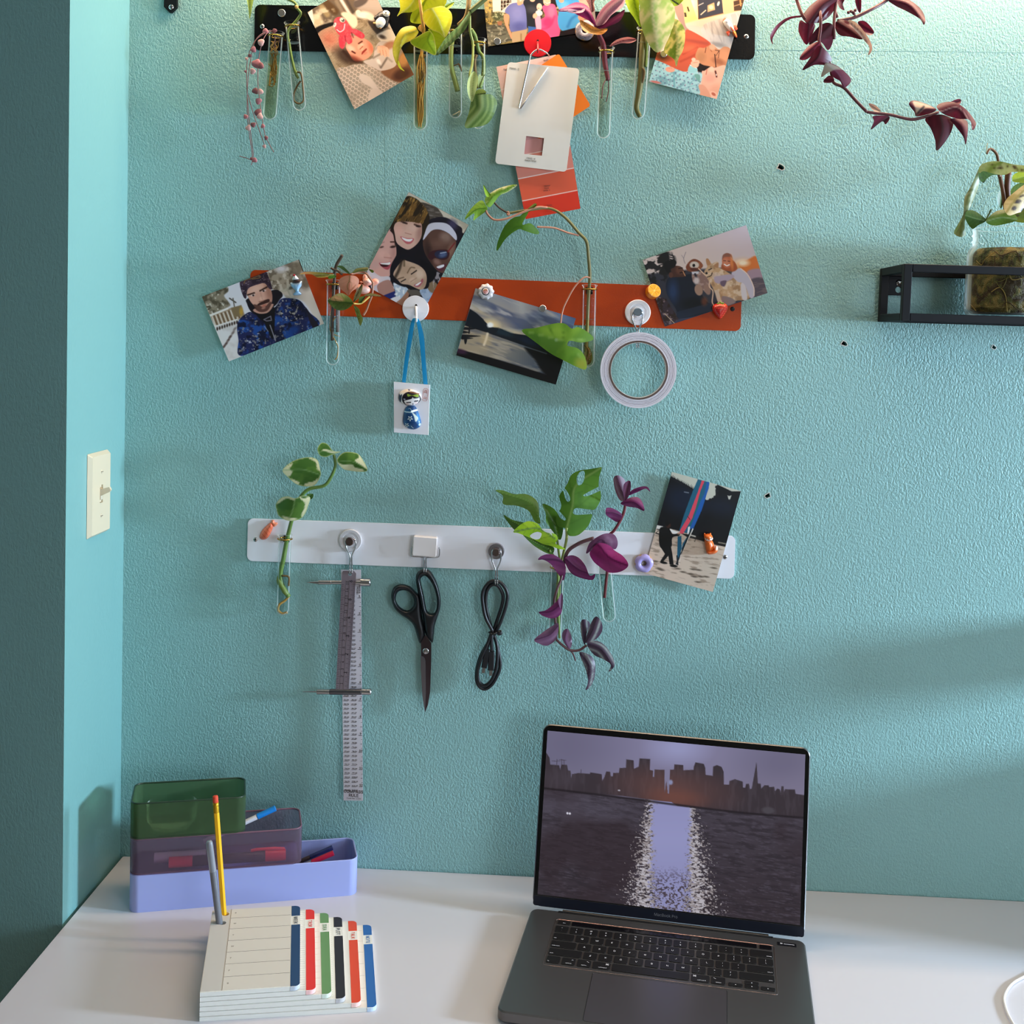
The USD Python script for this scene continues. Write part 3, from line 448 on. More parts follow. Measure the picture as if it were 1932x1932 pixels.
def paint_women(p):
    p.fill('#141018'); p.poly([(650, 150), (708, 58), (1640, 570), (1560, 700), (1150, 420), (900, 240)], '#cfc4b0', 14, False); p.noise(120, '#aaa08c', .5, .7, 3, p.mask([(1100, 300), (1640, 560), (1560, 680), (1200, 420)], 14), .6)
    g = p.poly([(880, 230), (1100, 280), (1180, 340), (1240, 480), (1020, 520)], '#4d443c', 14); p.noise(30, '#8a8078', .55, .7, 5, g, .7, (.3, 2.5), 8)
    p.poly([(660, 140), (800, 150), (900, 230), (1010, 380), (1030, 520), (960, 760), (500, 780), (420, 640), (520, 420)], '#2c2114', 10)
    hm = p.mask([(650, 150), (820, 170), (980, 320), (1000, 480), (880, 560), (500, 560), (560, 360)], 20); p.noise(70, '#7d5a2a', .45, .62, 2, hm, .95, (2.2, .5), 30); p.noise(40, '#b98d48', .58, .72, 6, hm, .8, (2.2, .5), 30)
    f = p.poly([(480, 600), (540, 520), (740, 520), (890, 540), (915, 620), (900, 760), (830, 870), (720, 945), (640, 930), (530, 850), (490, 720)], '#dbaf9d', 8); p.ell(560, 650, 70, 80, '#e9b3a2', 0, 70, .8, f); p.ell(880, 700, 50, 130, '#a3766a', 10, 70, .7, f); p.ell(760, 600, 80, 60, '#e8c4b4', 0, 60, .6, f)
    p.noise(60, '#5e4424', .42, .6, 2, p.mask([(520, 440), (900, 440), (930, 530), (840, 540), (700, 500), (560, 520)], 18), .95, (2.2, .5), 30)
    p.line([(600, 515), (680, 545)], 26, '#5d4038', 14); p.ell(645, 535, 34, 12, '#33221f', 12, 8); p.line([(800, 560), (890, 590)], 26, '#5d4038', 14); p.ell(850, 590, 34, 13, '#33221f', 12, 8); p.ell(700, 680, 56, 36, '#e2b5a2', 10, 24); p.line([(655, 690), (750, 715)], 12, '#a56a5e', 12, .7)
    p.poly([(580, 745), (680, 770), (790, 780), (750, 850), (680, 860), (620, 810)], '#c4656a', 8); p.poly([(600, 758), (690, 785), (770, 785), (730, 825), (650, 810)], '#f6f1ee', 6)
    w = p.poly([(400, 650), (450, 640), (490, 740), (520, 1000), (480, 1110), (420, 1340), (380, 1370), (280, 1370), (100, 1230), (250, 900)], '#dba89c', 8); p.ell(480, 1000, 50, 150, '#b47f74', 5, 80, .6, w); p.ell(300, 1020, 70, 60, '#e8b4a6', 0, 60, .8, w); p.ell(170, 1200, 100, 60, '#cda59c', -30, 60, .8, w)
    p.poly([(420, 650), (470, 610), (510, 820), (500, 900), (470, 720)], '#2a1c18', 10); p.line([(430, 830), (490, 830)], 20, '#4a2c26', 10); p.ell(465, 905, 44, 18, '#3c2622', -8, 12); p.ell(290, 910, 34, 14, '#5d423c', -15, 10); p.line([(270, 860), (330, 830)], 14, '#b58a80', 10); p.ell(370, 1050, 50, 44, '#e0ac9e', 0, 24); p.line([(330, 1070), (440, 1080)], 12, '#ad6c62', 12, .7)
    p.poly([(250, 1160), (340, 1150), (430, 1140), (430, 1200), (390, 1260), (320, 1240)], '#b4505a', 8); p.poly([(265, 1160), (350, 1155), (425, 1145), (415, 1180), (340, 1190)], '#f7f3f0', 6); p.poly([(270, 1180), (400, 1190), (370, 1215), (300, 1215)], '#3c1418', 8)
    p.poly([(60, 1290), (100, 1240), (260, 1360), (410, 1370), (430, 1480), (480, 1560), (300, 1690), (160, 1620)], '#d9d4da', 10); p.poly([(220, 1510), (400, 1420), (480, 1560), (490, 1640), (300, 1690)], '#b5877a', 10); p.poly([(300, 1670), (500, 1590), (500, 1710), (380, 1740), (330, 1710)], '#232a6c', 8, False)
    p.poly([(480, 1460), (700, 1560), (640, 1700), (520, 1700), (500, 1600)], '#b9c8d8', 10); p.noise(40, '#f1f3f5', .5, .65, 4, p.mask([(480, 1480), (640, 1540), (600, 1720), (500, 1720)], 14)); p.poly([(400, 1750), (560, 1680), (620, 1860)], '#e4e2e6', 10)
    p.poly([(600, 1700), (720, 1560), (700, 1700), (620, 1860), (500, 1800)], '#a2755f', 14); p.poly([(690, 1580), (860, 1580), (900, 1660), (760, 1680), (720, 1640)], '#5e564e', 14)
    p.poly([(880, 1580), (1000, 1540), (1110, 1620), (1000, 1830), (940, 1720)], '#aebfd6', 12); p.noise(40, '#8096b8', .5, .65, 4, p.mask([(880, 1580), (1000, 1540), (1110, 1620), (1000, 1830)], 12), .6); p.poly([(990, 1430), (1150, 1480), (1110, 1620), (1020, 1580)], '#8a7258', 12); p.noise(60, '#cfc6c8', .5, .62, 4, p.mask([(1100, 1330), (1270, 1290), (1200, 1470), (1100, 1560)], 12), .7)
    d = p.poly([(930, 820), (1000, 680), (1160, 640), (1330, 700), (1440, 810), (1440, 930), (1350, 1130), (1270, 1300), (1160, 1280), (1050, 1150), (960, 1000)], '#5e4036', 10); p.ell(1280, 760, 90, 80, '#8f7468', 20, 80, .9, d); p.ell(1180, 850, 120, 60, '#755548', 0, 70, .7, d); p.ell(1370, 960, 50, 110, '#94705e', 15, 60, .8, d); p.ell(1150, 1140, 60, 40, '#8f6a60', 30, 40, .9, d); p.ell(1010, 980, 50, 160, '#2a1a18', -10, 80, .8, d)
    p.poly([(1020, 500), (1150, 450), (1300, 460), (1450, 560), (1540, 660), (1440, 960), (1440, 760), (1300, 600), (1100, 570)], '#1c1622', 10); p.ell(1390, 560, 60, 80, '#4a4468', -40, 60, .8)
    p.poly([(935, 800), (960, 690), (1020, 560), (1160, 530), (1320, 560), (1440, 700), (1445, 805), (1330, 700), (1190, 640), (1060, 660)], '#d4d2e0', 7)
    p.poly([(1030, 1000), (1110, 960), (1290, 950), (1340, 1000), (1320, 1080), (1240, 1110), (1120, 1080), (1060, 1110), (1010, 1060)], '#3c1a20', 8); p.poly([(1110, 1010), (1160, 970), (1280, 970), (1310, 1020), (1290, 1070), (1190, 1090), (1130, 1060)], '#272a44', 8); p.ell(1240, 1030, 60, 36, '#5a6c94', -20, 30, .8); p.line([(1200, 1005), (1290, 990)], 12, '#b8c4d8', 8); p.line([(1320, 980), (1420, 850)], 22, '#7a2c2c', 10)
    p.poly([(1140, 1220), (1270, 1170), (1290, 1190), (1240, 1270), (1170, 1270)], '#5c2c3a', 8); p.poly([(1145, 1215), (1250, 1180), (1250, 1215), (1180, 1240)], '#f0eef4', 6)
    p.poly([(500, 1080), (660, 1020), (880, 1150), (1020, 1400), (980, 1560), (700, 1500), (640, 1530), (460, 1440), (420, 1260)], '#12101a', 10); p.poly([(880, 1100), (1060, 1200), (1140, 1320), (1060, 1450), (980, 1420)], '#0e0c14', 14)
    a = p.poly([(470, 1340), (520, 1230), (620, 1120), (700, 1130), (860, 1190), (960, 1280), (990, 1400), (960, 1530), (880, 1570), (720, 1500), (600, 1480), (540, 1420)], '#c9a88e', 8); p.ell(880, 1330, 60, 70, '#e2c6b0', 0, 50, .8, a); p.ell(640, 1250, 90, 90, '#b4947a', 0, 80, .6, a); p.ell(940, 1470, 40, 80, '#a5826c', 20, 50, .7, a)
    p.line([(600, 1120), (560, 1260), (500, 1380)], 44, '#2a2018', 30, .8); p.line([(640, 1110), (640, 1200)], 24, '#43341f', 24, .7)
    p.line([(690, 1310), (740, 1230), (800, 1230)], 20, '#6d543e', 12, .8); p.line([(750, 1330), (830, 1275)], 18, '#241a18', 8); p.line([(530, 1410), (630, 1380)], 18, '#5f4836', 10, .8); p.line([(590, 1450), (660, 1410)], 16, '#241a18', 8); p.ell(760, 1420, 50, 34, '#d9b8a0', -30, 24); p.line([(740, 1450), (830, 1390)], 10, '#96705c', 10, .7)
    p.poly([(790, 1500), (880, 1450), (920, 1400), (935, 1440), (880, 1520), (830, 1530)], '#b0606a', 7); p.poly([(810, 1500), (890, 1450), (900, 1460), (850, 1505)], '#f6f2f0', 5)
photo('four laughing women close together, photo print above the white disc hook', [(771.1, 362), (884.5, 424.4), (794.3, 596), (680.9, 533.9)], [0.016, 0.014, 0.0068, 0.0068], (685, 355, 8.219), paint_women, 136, 200)

def paint_sunset(p):
    ax = (15.4, 0)
    p.fill('#7d8aa2'); p.grad((900, 200), '#7c8699', (620, 700), '#cbb48e', p.mask([(300, 0), (1900, 500), (1800, 800), (250, 450)], 5, False)); p.grad((1000, 500), '#a9a8a6', (1800, 560), '#566c98', p.mask([(900, 200), (1900, 500), (1800, 900), (1050, 760)], 160, False))
    sk = p.mask([(300, 0), (1900, 500), (1750, 900), (1000, 790), (600, 670), (250, 400)], 5, False)
    p.noise(220, '#4c5674', .48, .68, 3, sk, .85, (.5, 2.0), 22); p.noise(150, '#c9c3bd', .54, .72, 9, sk, .7, (.5, 2.2), 26); p.ell(600, 640, 260, 110, '#e7c893', 18, 160, .8, sk); p.ell(420, 300, 130, 60, '#8a8a8c', 10, 90, .7, sk); p.ell(950, 760, 200, 40, '#cfc0a4', 12, 50, .8, sk)
    wa = p.poly([(210, 640), (560, 760), (1000, 920), (1560, 1110), (1640, 1170), (1500, 1500), (90, 1080)], '#8f8474', 6, False); p.grad((500, 800), '#a2937a', (1300, 1250), '#4b5766', wa); p.noise(130, '#5d5f68', .48, .7, 5, wa, .7, (.35, 2.6), 17); p.noise(90, '#b9ab94', .58, .75, 14, wa, .6, (.35, 2.6), 17)
    p.poly([(280, 405), (380, 470), (480, 560), (560, 660), (700, 680), (880, 760), (1090, 790), (1200, 820), (1650, 1160), (1560, 1110), (1000, 920), (560, 765), (205, 650)], '#10161f', 10, False); p.ell(760, 750, 160, 40, '#1d3440', 17, 40, .7); p.ell(1150, 880, 160, 50, '#1c2c4c', 20, 50, .6)
    p.poly([(1090, 960), (1560, 1110), (1640, 1170), (1560, 1480), (1350, 1330), (1240, 1160)], '#050608', 40); p.poly([(100, 990), (560, 1110), (900, 1210), (1350, 1350), (1600, 1450), (1535, 1560), (82, 1090)], '#08070a', 14, False); p.ell(150, 1030, 90, 36, '#3a2038', 14, 30, .9)
    p.line([(1000, 930), (1400, 1060)], 16, '#56606e', 10, .8)
    p.ell(585, 650, 110, 80, '#f0d6a0', 0, 90, .8, sk); p.ell(580, 645, 46, 40, '#fffdf5', 0, 26); p.poly([(550, 690), (640, 680), (700, 700), (640, 770), (560, 760)], '#121820', 8)
    p.line([(540, 770), (520, 850), (490, 930)], 34, '#f1e6d0', 22); p.ell(510, 860, 70, 120, '#c7a878', 10, 80, .5, wa)
    for y, x0, x1 in ((690, 200, 380), (740, 180, 290), (800, 160, 430), (830, 170, 330)): p.poly([(x0, y - 16), (x1 - 60, y - 6), (x1, y + 8), (x0, y + 24)], '#15161a', 8)
    p.poly([(200, 850), (240, 850), (230, 910), (210, 920)], '#15161a', 8); p.line([(280, 640), (270, 760)], 20, '#15161a', 10)
photo('sunset over a lake between dark hills, photo print under the sushi magnet', [(897.2, 543.6), (1086.5, 600.5), (1048.6, 725.7), (860.6, 670.4)], [0.0066, 0.0066, 0.012, 0.010], (850, 530, 7.728), paint_sunset)

def paint_dogs(p):
    p.fill('#3a3a4c'); sk = p.mask([(80, 540), (1560, 40), (1760, 640), (700, 760), (200, 900)], 20, False); p.grad((1300, 100), '#cbbcc4', (1000, 650), '#dccbc4', sk)
    p.poly([(1700, 640), (1860, 1030), (1500, 1140), (1150, 1250), (600, 1380), (400, 1500), (250, 1100), (140, 760), (700, 700)], '#33343f', 30, False)
    p.ell(1500, 650, 160, 90, '#f2b878', 0, 120, .9); p.poly([(1420, 610), (1560, 560), (1690, 510), (1760, 720), (1560, 740)], '#d9752c', 26); p.ell(1500, 600, 80, 44, '#fce9cc', 0, 50); p.poly([(1560, 720), (1760, 690), (1800, 860), (1620, 900)], '#a58a98', 30); p.poly([(1600, 850), (1790, 820), (1850, 1030), (1640, 1090)], '#574c56', 24); p.noise(40, '#7d6c6c', .5, .7, 3, p.mask([(1600, 850), (1790, 820), (1850, 1030), (1640, 1090)], 24), .7, (.4, 2), -15)
    t = p.mask([(100, 580), (300, 560), (460, 440), (560, 560), (480, 760), (350, 900), (180, 900)], 40); p.noise(60, '#1a1a1c', .44, .56, 2, t, .95); p.poly([(330, 500), (430, 440), (470, 560), (420, 760), (320, 740), (380, 620), (300, 600)], '#1c1a18', 16); 
    for k in range(7): p.line([(400, 470 + 36 * k), (290 + 8 * k, 500 + 34 * k)], 14, '#191a1c', 10); p.line([(420, 480 + 24 * k), (520 - 6 * k, 500 + 30 * k)], 14, '#191a1c', 10)
    p.line([(690, 610), (670, 540), (700, 450)], 8, '#8b7d84', 6); p.line([(670, 540), (640, 490)], 6, '#8b7d84', 5)
    br = p.mask([(250, 1060), (420, 1100), (600, 1390), (420, 1500)], 14, False); p.fill if False else None; p._in(br, '#3a2d34'); p.noise(44, '#8a7476', .54, .68, 8, br, .9); p.noise(36, '#2a1c12', .5, .64, 11, br, .8); p.line([(400, 1310), (540, 1450)], 8, '#c9b08c', 5)
    b = p.poly([(420, 900), (470, 800), (620, 790), (780, 760), (830, 900), (960, 1100), (1060, 1270), (620, 1380), (560, 1250), (440, 1050)], '#141a28', 12); p.ell(520, 1000, 70, 150, '#27406a', 0, 90, .8, b); p.ell(820, 1180, 160, 90, '#080a10', 0, 80, .9, b); p.poly([(560, 1290), (1050, 1160), (1060, 1270), (600, 1390)], '#1d2536', 14, False)
    f = p.poly([(480, 660), (560, 640), (640, 660), (680, 730), (690, 790), (560, 800), (480, 790)], '#4a2c22', 10); p.ell(620, 700, 60, 60, '#6b4232', 0, 40, .8, f); p.poly([(390, 640), (420, 580), (520, 555), (570, 590), (540, 660), (490, 690), (500, 760), (440, 740)], '#100d0e', 10); p.line([(600, 680), (650, 670)], 12, '#1c0f0c', 8); p.line([(620, 740), (690, 720)], 16, '#1c0f0c', 10); p.line([(660, 720), (690, 780)], 10, '#e0a070', 6); p.ell(490, 770, 30, 40, '#5a382c', 0, 10)
    h = p.poly([(700, 660), (750, 580), (820, 545), (900, 580), (940, 640), (900, 690), (820, 720), (740, 720)], '#7a4028', 10); p.noise(30, '#a2603c', .5, .68, 4, h, .8); p.ell(820, 630, 66, 50, '#d4c8bc', 0, 14); p.ell(812, 636, 20, 22, '#17100f', 0, 6); p.ell(815, 690, 60, 22, '#5a2e20', 0, 16)
    for c in ([(790, 740), (880, 720), (990, 760), (1040, 860), (1050, 980), (1030, 1040), (960, 1000), (870, 900), (800, 860)],): q = p.poly(c, '#8d6e66', 12); p.noise(36, '#b79a8e', .48, .68, 5, q, .8)
    p.poly([(780, 725), (880, 720), (880, 755), (790, 760)], '#cfd0d8', 6, False); p.line([(830, 760), (850, 800)], 30, '#26222c', 14); p.ell(850, 850, 40, 50, '#d3c6c4', 0, 30); p.ell(880, 980, 56, 80, '#a58572', -15, 12); p.ell(1000, 970, 40, 80, '#9b7a6c', -15, 14); p.ell(960, 1140, 44, 60, '#7a3c1c', 0, 40, .7)
    p.line([(880, 680), (960, 760), (1030, 830), (1030, 930), (1080, 1000), (1070, 1140), (1090, 1190)], 14, '#f4d0b0', 10)
    g = p.poly([(960, 720), (1000, 650), (980, 560), (1010, 540), (1060, 610), (1110, 590), (1150, 590), (1160, 660), (1240, 700), (1330, 760), (1500, 860), (1580, 1000), (1580, 1110), (1400, 1130), (1200, 1160), (1130, 1060), (1050, 900), (990, 800)], '#c8a27a', 10); p.noise(50, '#e3cdb2', .48, .68, 6, g, .8); p.noise(60, '#96704c', .54, .7, 12, g, .6); p.ell(1150, 800, 80, 50, '#d9c4b8', 20, 40, .8, g)
    p.poly([(985, 550), (1015, 545), (1050, 620), (1000, 630)], '#b5835a', 8); p.poly([(1090, 640), (1155, 595), (1150, 670)], '#b0805a', 8); p.line([(1020, 700), (1060, 680)], 14, '#2b1d16', 8); p.ell(990, 745, 18, 16, '#1a1210', 0, 6); p.line([(1000, 800), (1050, 780), (1070, 740)], 12, '#2b1d16', 8)
    p.poly([(1210, 1070), (1330, 1090), (1400, 1150), (1290, 1200), (1220, 1170)], '#8d7a78', 12); p.poly([(1110, 1000), (1160, 1000), (1190, 1140), (1150, 1150)], '#d3bda6', 10); p.poly([(1470, 900), (1530, 900), (1560, 1110), (1490, 1100)], '#d8cfd2', 14)
    w = p.poly([(1340, 750), (1420, 690), (1470, 680), (1560, 760), (1640, 900), (1660, 1060), (1600, 1090), (1520, 900), (1420, 860)], '#c3bcca', 10); p.line([(1470, 680), (1570, 770), (1650, 940), (1655, 1060)], 12, '#f3d8c4', 8)
    p.poly([(1100, 800), (1180, 780), (1320, 760), (1380, 790), (1300, 850), (1180, 890), (1110, 870)], '#b4a3b4', 14); p.poly([(1190, 860), (1270, 850), (1240, 930), (1190, 910)], '#6e5a6c', 14)
    p.poly([(1220, 600), (1210, 690), (1370, 720), (1420, 660), (1350, 560)], '#a8532a', 14); q = p.ell(1276, 580, 68, 96, '#c46a48', 0, 10); p.poly([(1208, 560), (1220, 490), (1280, 462), (1340, 490), (1352, 560), (1330, 520), (1240, 520)], '#8f5a48', 10); p.ell(1260, 590, 40, 50, '#d68a68', 0, 34, .8); p.line([(1230, 570), (1260, 572)], 10, '#56261c', 7); p.line([(1290, 575), (1320, 580)], 10, '#56261c', 7); p.line([(1240, 620), (1275, 640), (1310, 625)], 16, '#fbf2ec', 7); p.ell(1345, 600, 20, 90, '#e68a44', -5, 24, .8)
photo('photo print of a couple hugging two dogs at golden hour', [(1212.4, 490.4), (1407.9, 424.7), (1448.3, 552.9), (1254.5, 616.2)], [0.010, 0.012, 0.009, 0.0066], (1200, 415, 7.431), paint_dogs)

def paint_kayak(p):
    p.fill('#0b0d12'); p.ell(800, 500, 300, 200, '#16243c', 10, 200, .7); p.ell(1350, 600, 260, 120, '#162036', 10, 160, .6)
    sk = p.poly([(600, 60), (1660, 350), (1640, 370), (1500, 370), (1420, 330), (1290, 270), (1260, 350), (1265, 430), (1230, 480), (1130, 500), (1000, 420), (950, 350), (860, 290), (760, 230), (600, 150)], '#c6c5b4', 8, False)
    for k in range(24): x = 610 + 17 * k; y = 150 + 9.2 * k; p.poly([(x - 10, y + 40), (x + 3 * (k % 3), y - 24 - 14 * ((k * 7) % 4) / 3), (x + 12, y + 46)], '#14151b', 5, False)
    for x, y in ((1265, 300), (1275, 360), (1270, 420), (1240, 450), (1210, 480), (1170, 490)): p.ell(x + 14, y + 6, 24, 22, '#14151b', 0, 10)
    p.poly([(1440, 430), (1465, 440), (1500, 430), (1480, 490), (1455, 490)], '#c0bfb2', 6, False); p.line([(800, 380), (860, 390)], 16, '#6f7680', 10)
    sd = p.poly([(390, 870), (720, 960), (960, 1030), (1420, 1160), (1440, 1170), (1222, 1900), (150, 1640), (330, 1010)], '#d5c2ad', 8, False); p.grad((1200, 1200), '#cdbdaa', (500, 1600), '#dcc4b0', sd); p.noise(60, '#8e7a68', .6, .76, 3, sd, .7, (.4, 2.2), 10)
    for x, y in ((930, 1530), (1010, 1540), (890, 1600), (950, 1640), (1040, 1640), (1120, 1640), (780, 1570), (1240, 1510), (1000, 1720), (420, 1520), (460, 1540), (370, 1410), (700, 1520)): p.ell(x, y, 44, 12, '#4c4136', 8, 14, .8)
    p.poly([(740, 990), (960, 1020), (1420, 1150), (1410, 1195), (1280, 1170), (1000, 1090), (860, 1060)], '#181615', 8, False); p.line([(890, 1020), (960, 1040)], 20, '#cfc8ba', 10); p.line([(1310, 1130), (1420, 1150)], 18, '#a09a88', 8, .8)
    p.poly([(390, 870), (480, 890), (470, 930), (380, 930)], '#ddd6cc', 8, False); p.line([(385, 930), (440, 935)], 10, '#191716', 5); p.line([(375, 990), (440, 1010)], 16, '#191716', 6); p.line([(380, 980), (430, 940)], 8, '#191716', 5); p.line([(950, 1120), (975, 1050)], 8, '#2a2521', 5); p.line([(860, 1100), (880, 1050), (960, 1080)], 6, '#4a423a', 5)
    p.poly([(1000, 190), (1170, 235), (1160, 320), (1060, 640), (900, 1000), (720, 960), (800, 700), (930, 350)], '#1f5f78', 6, False); p.poly([(1130, 225), (1172, 236), (1160, 320), (1060, 640), (920, 950), (880, 930), (1020, 560), (1100, 400)], '#1c5aa6', 8, False); p.poly([(1050, 300), (1020, 560), (900, 850), (860, 900), (960, 600)], '#17705f', 14, False, .5)
    p.poly([(1060, 205), (1100, 215), (1040, 360), (960, 640), (915, 770), (780, 1000), (725, 1000), (740, 940), (860, 740), (980, 430)], '#d9485a', 6, False); p.line([(845, 740), (885, 790)], 10, '#6c2026', 6)
    p.poly([(700, 1040), (755, 1030), (755, 1180), (830, 1060), (860, 1030), (740, 1300), (690, 1410)], '#1e6384', 6, False); p.poly([(855, 900), (885, 890), (870, 1000), (840, 1010)], '#ecebe6', 6, False); p.line([(925, 930), (660, 1490)], 18, '#e8e3d8', 7); p.line([(905, 930), (680, 1450)], 20, '#12161c', 8); p.line([(700, 1460), (690, 1330)], 20, '#14181e', 8); p.line([(780, 1090), (720, 1460)], 5, '#efe9dd', 5)
    p.poly([(430, 930), (520, 900), (580, 910), (620, 1000), (720, 990), (720, 1030), (620, 1060), (600, 1200), (440, 1200)], '#0b0b0d', 7); p.poly([(580, 930), (640, 950), (720, 980), (640, 1000)], '#e9e5de', 6); p.ell(560, 870, 38, 44, '#3a2018', 0, 8); p.poly([(510, 850), (530, 800), (590, 840), (560, 870), (540, 890)], '#0a0909', 8); p.ell(715, 995, 24, 14, '#b98a70', 0, 8)
    p.poly([(440, 1190), (600, 1190), (620, 1300), (640, 1460), (580, 1460), (560, 1330), (470, 1430), (440, 1410), (510, 1300)], '#0d0d10', 7, False); p.ell(490, 1430, 56, 18, '#0e0d0d', 10, 8); p.ell(640, 1480, 56, 20, '#0e0d0d', 6, 8)
photo('photo print of a person in black lifting a kayak on a beach', [(1267.6, 890.4), (1398, 926.3), (1345, 1116.9), (1214.6, 1081)], [0.008, 0.0066, 0.010, 0.0072], (1190, 880, 7.886), paint_kayak, 136, 200)
# ================================================================ traced sheets, domes and leaves
from scipy.spatial import Delaunay
LEAF = vc_mat('living_leaf', rough=0.38, translucent=0.28, spec=0.4)
PAINTED = vc_mat('hand_painted_gloss', rough=0.35, spec=0.5)
def fill_outline(pts, step, smooth=True, holes=()):
    """Points and triangles that fill an outline; returns also each point's distance to the rim."""
    rings = [spline(p, 6, True) if smooth else np.asarray(p, float) for p in (pts, *holes)]
    pl = Polygon(rings[0], rings[1:]).buffer(0)
    if pl.geom_type != 'Polygon': pl = max(pl.geoms, key=lambda g: g.area)
    B = []
    for r in (pl.exterior, *pl.interiors):
        n = max(8, int(r.length / step)); B += [r.interpolate(k / n, normalized=True).coords[0] for k in range(n)]
    B = np.array(B); x0, y0, x1, y1 = pl.bounds
    gx, gy = np.meshgrid(np.arange(x0, x1, step), np.arange(y0, y1, step * 0.87)); gx[1::2] += step / 2; G = np.stack([gx.ravel(), gy.ravel()], 1)
    q = shapely.points(G); G = G[shapely.contains(pl, q) & (shapely.distance(pl.boundary, q) > step * 0.45)]
    P = np.vstack([B, G]) if len(G) else B
    t = Delaunay(P).simplices; c = P[t].mean(1); t = t[shapely.contains(pl.buffer(step * 0.02), shapely.points(c))]
    a = P[t]; ar = np.cross(a[:, 1] - a[:, 0], a[:, 2] - a[:, 0]); t = t[np.abs(ar) > 1e-6]; ar = ar[np.abs(ar) > 1e-6]; t[ar > 0] = t[ar > 0][:, ::-1]
    d = shapely.distance(pl.boundary, shapely.points(P)); d[:len(B)] = 0
    return P, t[:, ::-1], d
def dome(pts, off, h, tr, paint=None, step=None, smooth=True, sharp=1.0, holes=()):
    """A modelled lump: outline (enlargement coordinates), standing on the plane off, h metres high, rounded to its rim."""
    x0, y0, s = tr; pts = np.asarray(pts, float); ext = np.ptp(pts, 0).max(); step = step or ext / 22
    P, t, d = fill_outline(pts, step, smooth, holes); m = np.clip(d / (d.max() * sharp), 0, 1); hh = h * np.sqrt(np.clip(1 - (1 - m) ** 2, 0, 1))
    X = np.array([W(x0 + p[0] / s, y0 + p[1] / s, off + k) for p, k in zip(P, hh)])
    rimX = X[d == 0].copy(); C = None
    if paint is not None:
        pt = Paint(P[:, 0], P[:, 1]); paint(pt); C = s2l(np.clip(pt.c, 0, 1))
    return (X, t[:, ::-1]), C
def leaf_mesh(outline, rib, off0, off1, cup, tr, paint, step=None, fold=0.0, wave=0.0, smooth=True, holes=()):
    """A leaf: outline and midrib (base to tip) in enlargement coordinates; off0 and off1 are how far base and tip stand from the wall, cup bends the rims."""
    x0, y0, s = tr; outline = np.asarray(outline, float); ext = np.ptp(outline, 0).max(); step = step or ext / 26
    P, t, d = fill_outline(outline, step, smooth, holes)
    R = spline(rib, 8) if len(rib) > 2 else np.linspace(rib[0], rib[-1], 12); L = shapely.LineString(R); q = shapely.points(P)
    sp = shapely.line_locate_point(L, q) / L.length; dist = shapely.distance(L, q); w = max(dist.max(), 1e-6)
    k = np.clip((sp * (len(R) - 1)).astype(int), 0, len(R) - 2); T = R[k + 1] - R[k]; side = np.sign(T[:, 0] * (P[:, 1] - R[k][:, 1]) - T[:, 1] * (P[:, 0] - R[k][:, 0]))
    off = off0 + (off1 - off0) * sp + cup * (dist / w) ** 1.5 + fold * side * dist / w + wave * np.sin(sp * 16 + side * 0.8) * (dist / w)
    X = np.array([W(x0 + p[0] / s, y0 + p[1] / s, max(o, 0.004)) for p, o in zip(P, off)])
    pt = Paint(P[:, 0], P[:, 1]); pt.s, pt.d, pt.w, pt.side, pt.rim = sp, dist, w, side, d; paint(pt)
    return (X, t[:, ::-1]), s2l(np.clip(pt.c, 0, 1))
def veins(p, c, n=6, k=1.2, wid=0.035, a=0.5, rib=0.05, ribc=None):
    """Side veins that run from the midrib to the rim."""
    f = np.abs(((p.s - k * 0.25 * p.d / p.w) * n + 0.25 * (p.side > 0)) % 1 - 0.5) / n; p._in(np.clip(1.2 - f / wid * 2, 0, 1) * a, c)
    p._in(np.clip(1.5 - p.d / (p.w * rib), 0, 1), ribc if ribc is not None else c)
def P3(pts): return np.array([W(a[0], a[1], a[2]) for a in pts])
def stem3(pts, r, tr=None, n=6, sides=8):
    """pts: (x, y, off) in the photograph or in an enlargement; r in metres at each end."""
    if tr: pts = [(tr[0] + p[0] / tr[2], tr[1] + p[1] / tr[2], p[2]) for p in pts]
    S = spline(P3(pts), n); rr = np.interp(np.linspace(0, 1, len(S)), np.linspace(0, 1, len(np.atleast_1d(r))), np.atleast_1d(r)); return tube(S, rr, sides)

# ================================================================ strips, switch, shelf above
CHROME = mat('chrome_wire', '#c9c9cc', 0.16, 1.0); STEEL = mat('brushed_steel', '#b3afb3', 0.3, 1.0); DKSTEEL = mat('dark_steel', '#6f6870', 0.3, 1.0)
BRASS = mat('brass_ring', '#b08a3e', 0.22, 1.0); BLK = mat('black_plastic', '#101114', 0.38); BLKMETAL = mat('black_powder_coat', '#06080c', 0.55, specular_ior_level=0.25)
WHT = mat('white_plastic', '#e9e7e8', 0.35)
KPX = 0.00075
def outline_px(corners, off, r):
    P = np.array([W(x, y, off) for x, y in corners])[:, [0, 2]]; return Polygon(P).buffer(-r).buffer(r, quad_segs=8)
def plate_xz(pl, off, t):
    v, f = extrude(pl, t); return np.column_stack([v[:, 0], -off - v[:, 2], v[:, 1]]), f[:, ::-1]
def screw_head(th, px, py, off, m, r=0.0032, parent=None):
    fr = wallframe(px, py, off); th.part('screw', lathe([(0, 0.0016), (r * 0.6, 0.0014), (r, 0.0004), (r, -0.001)], 16, fr), m, 40, parent=parent)
    th.part('screw_slot', cat(tf(box((-r * 0.7, -r * 0.14, 0.0012), (r * 0.7, r * 0.14, 0.0017)), fr), tf(box((-r * 0.14, -r * 0.7, 0.0012), (r * 0.14, r * 0.7, 0.0017)), fr)), BLK, False)
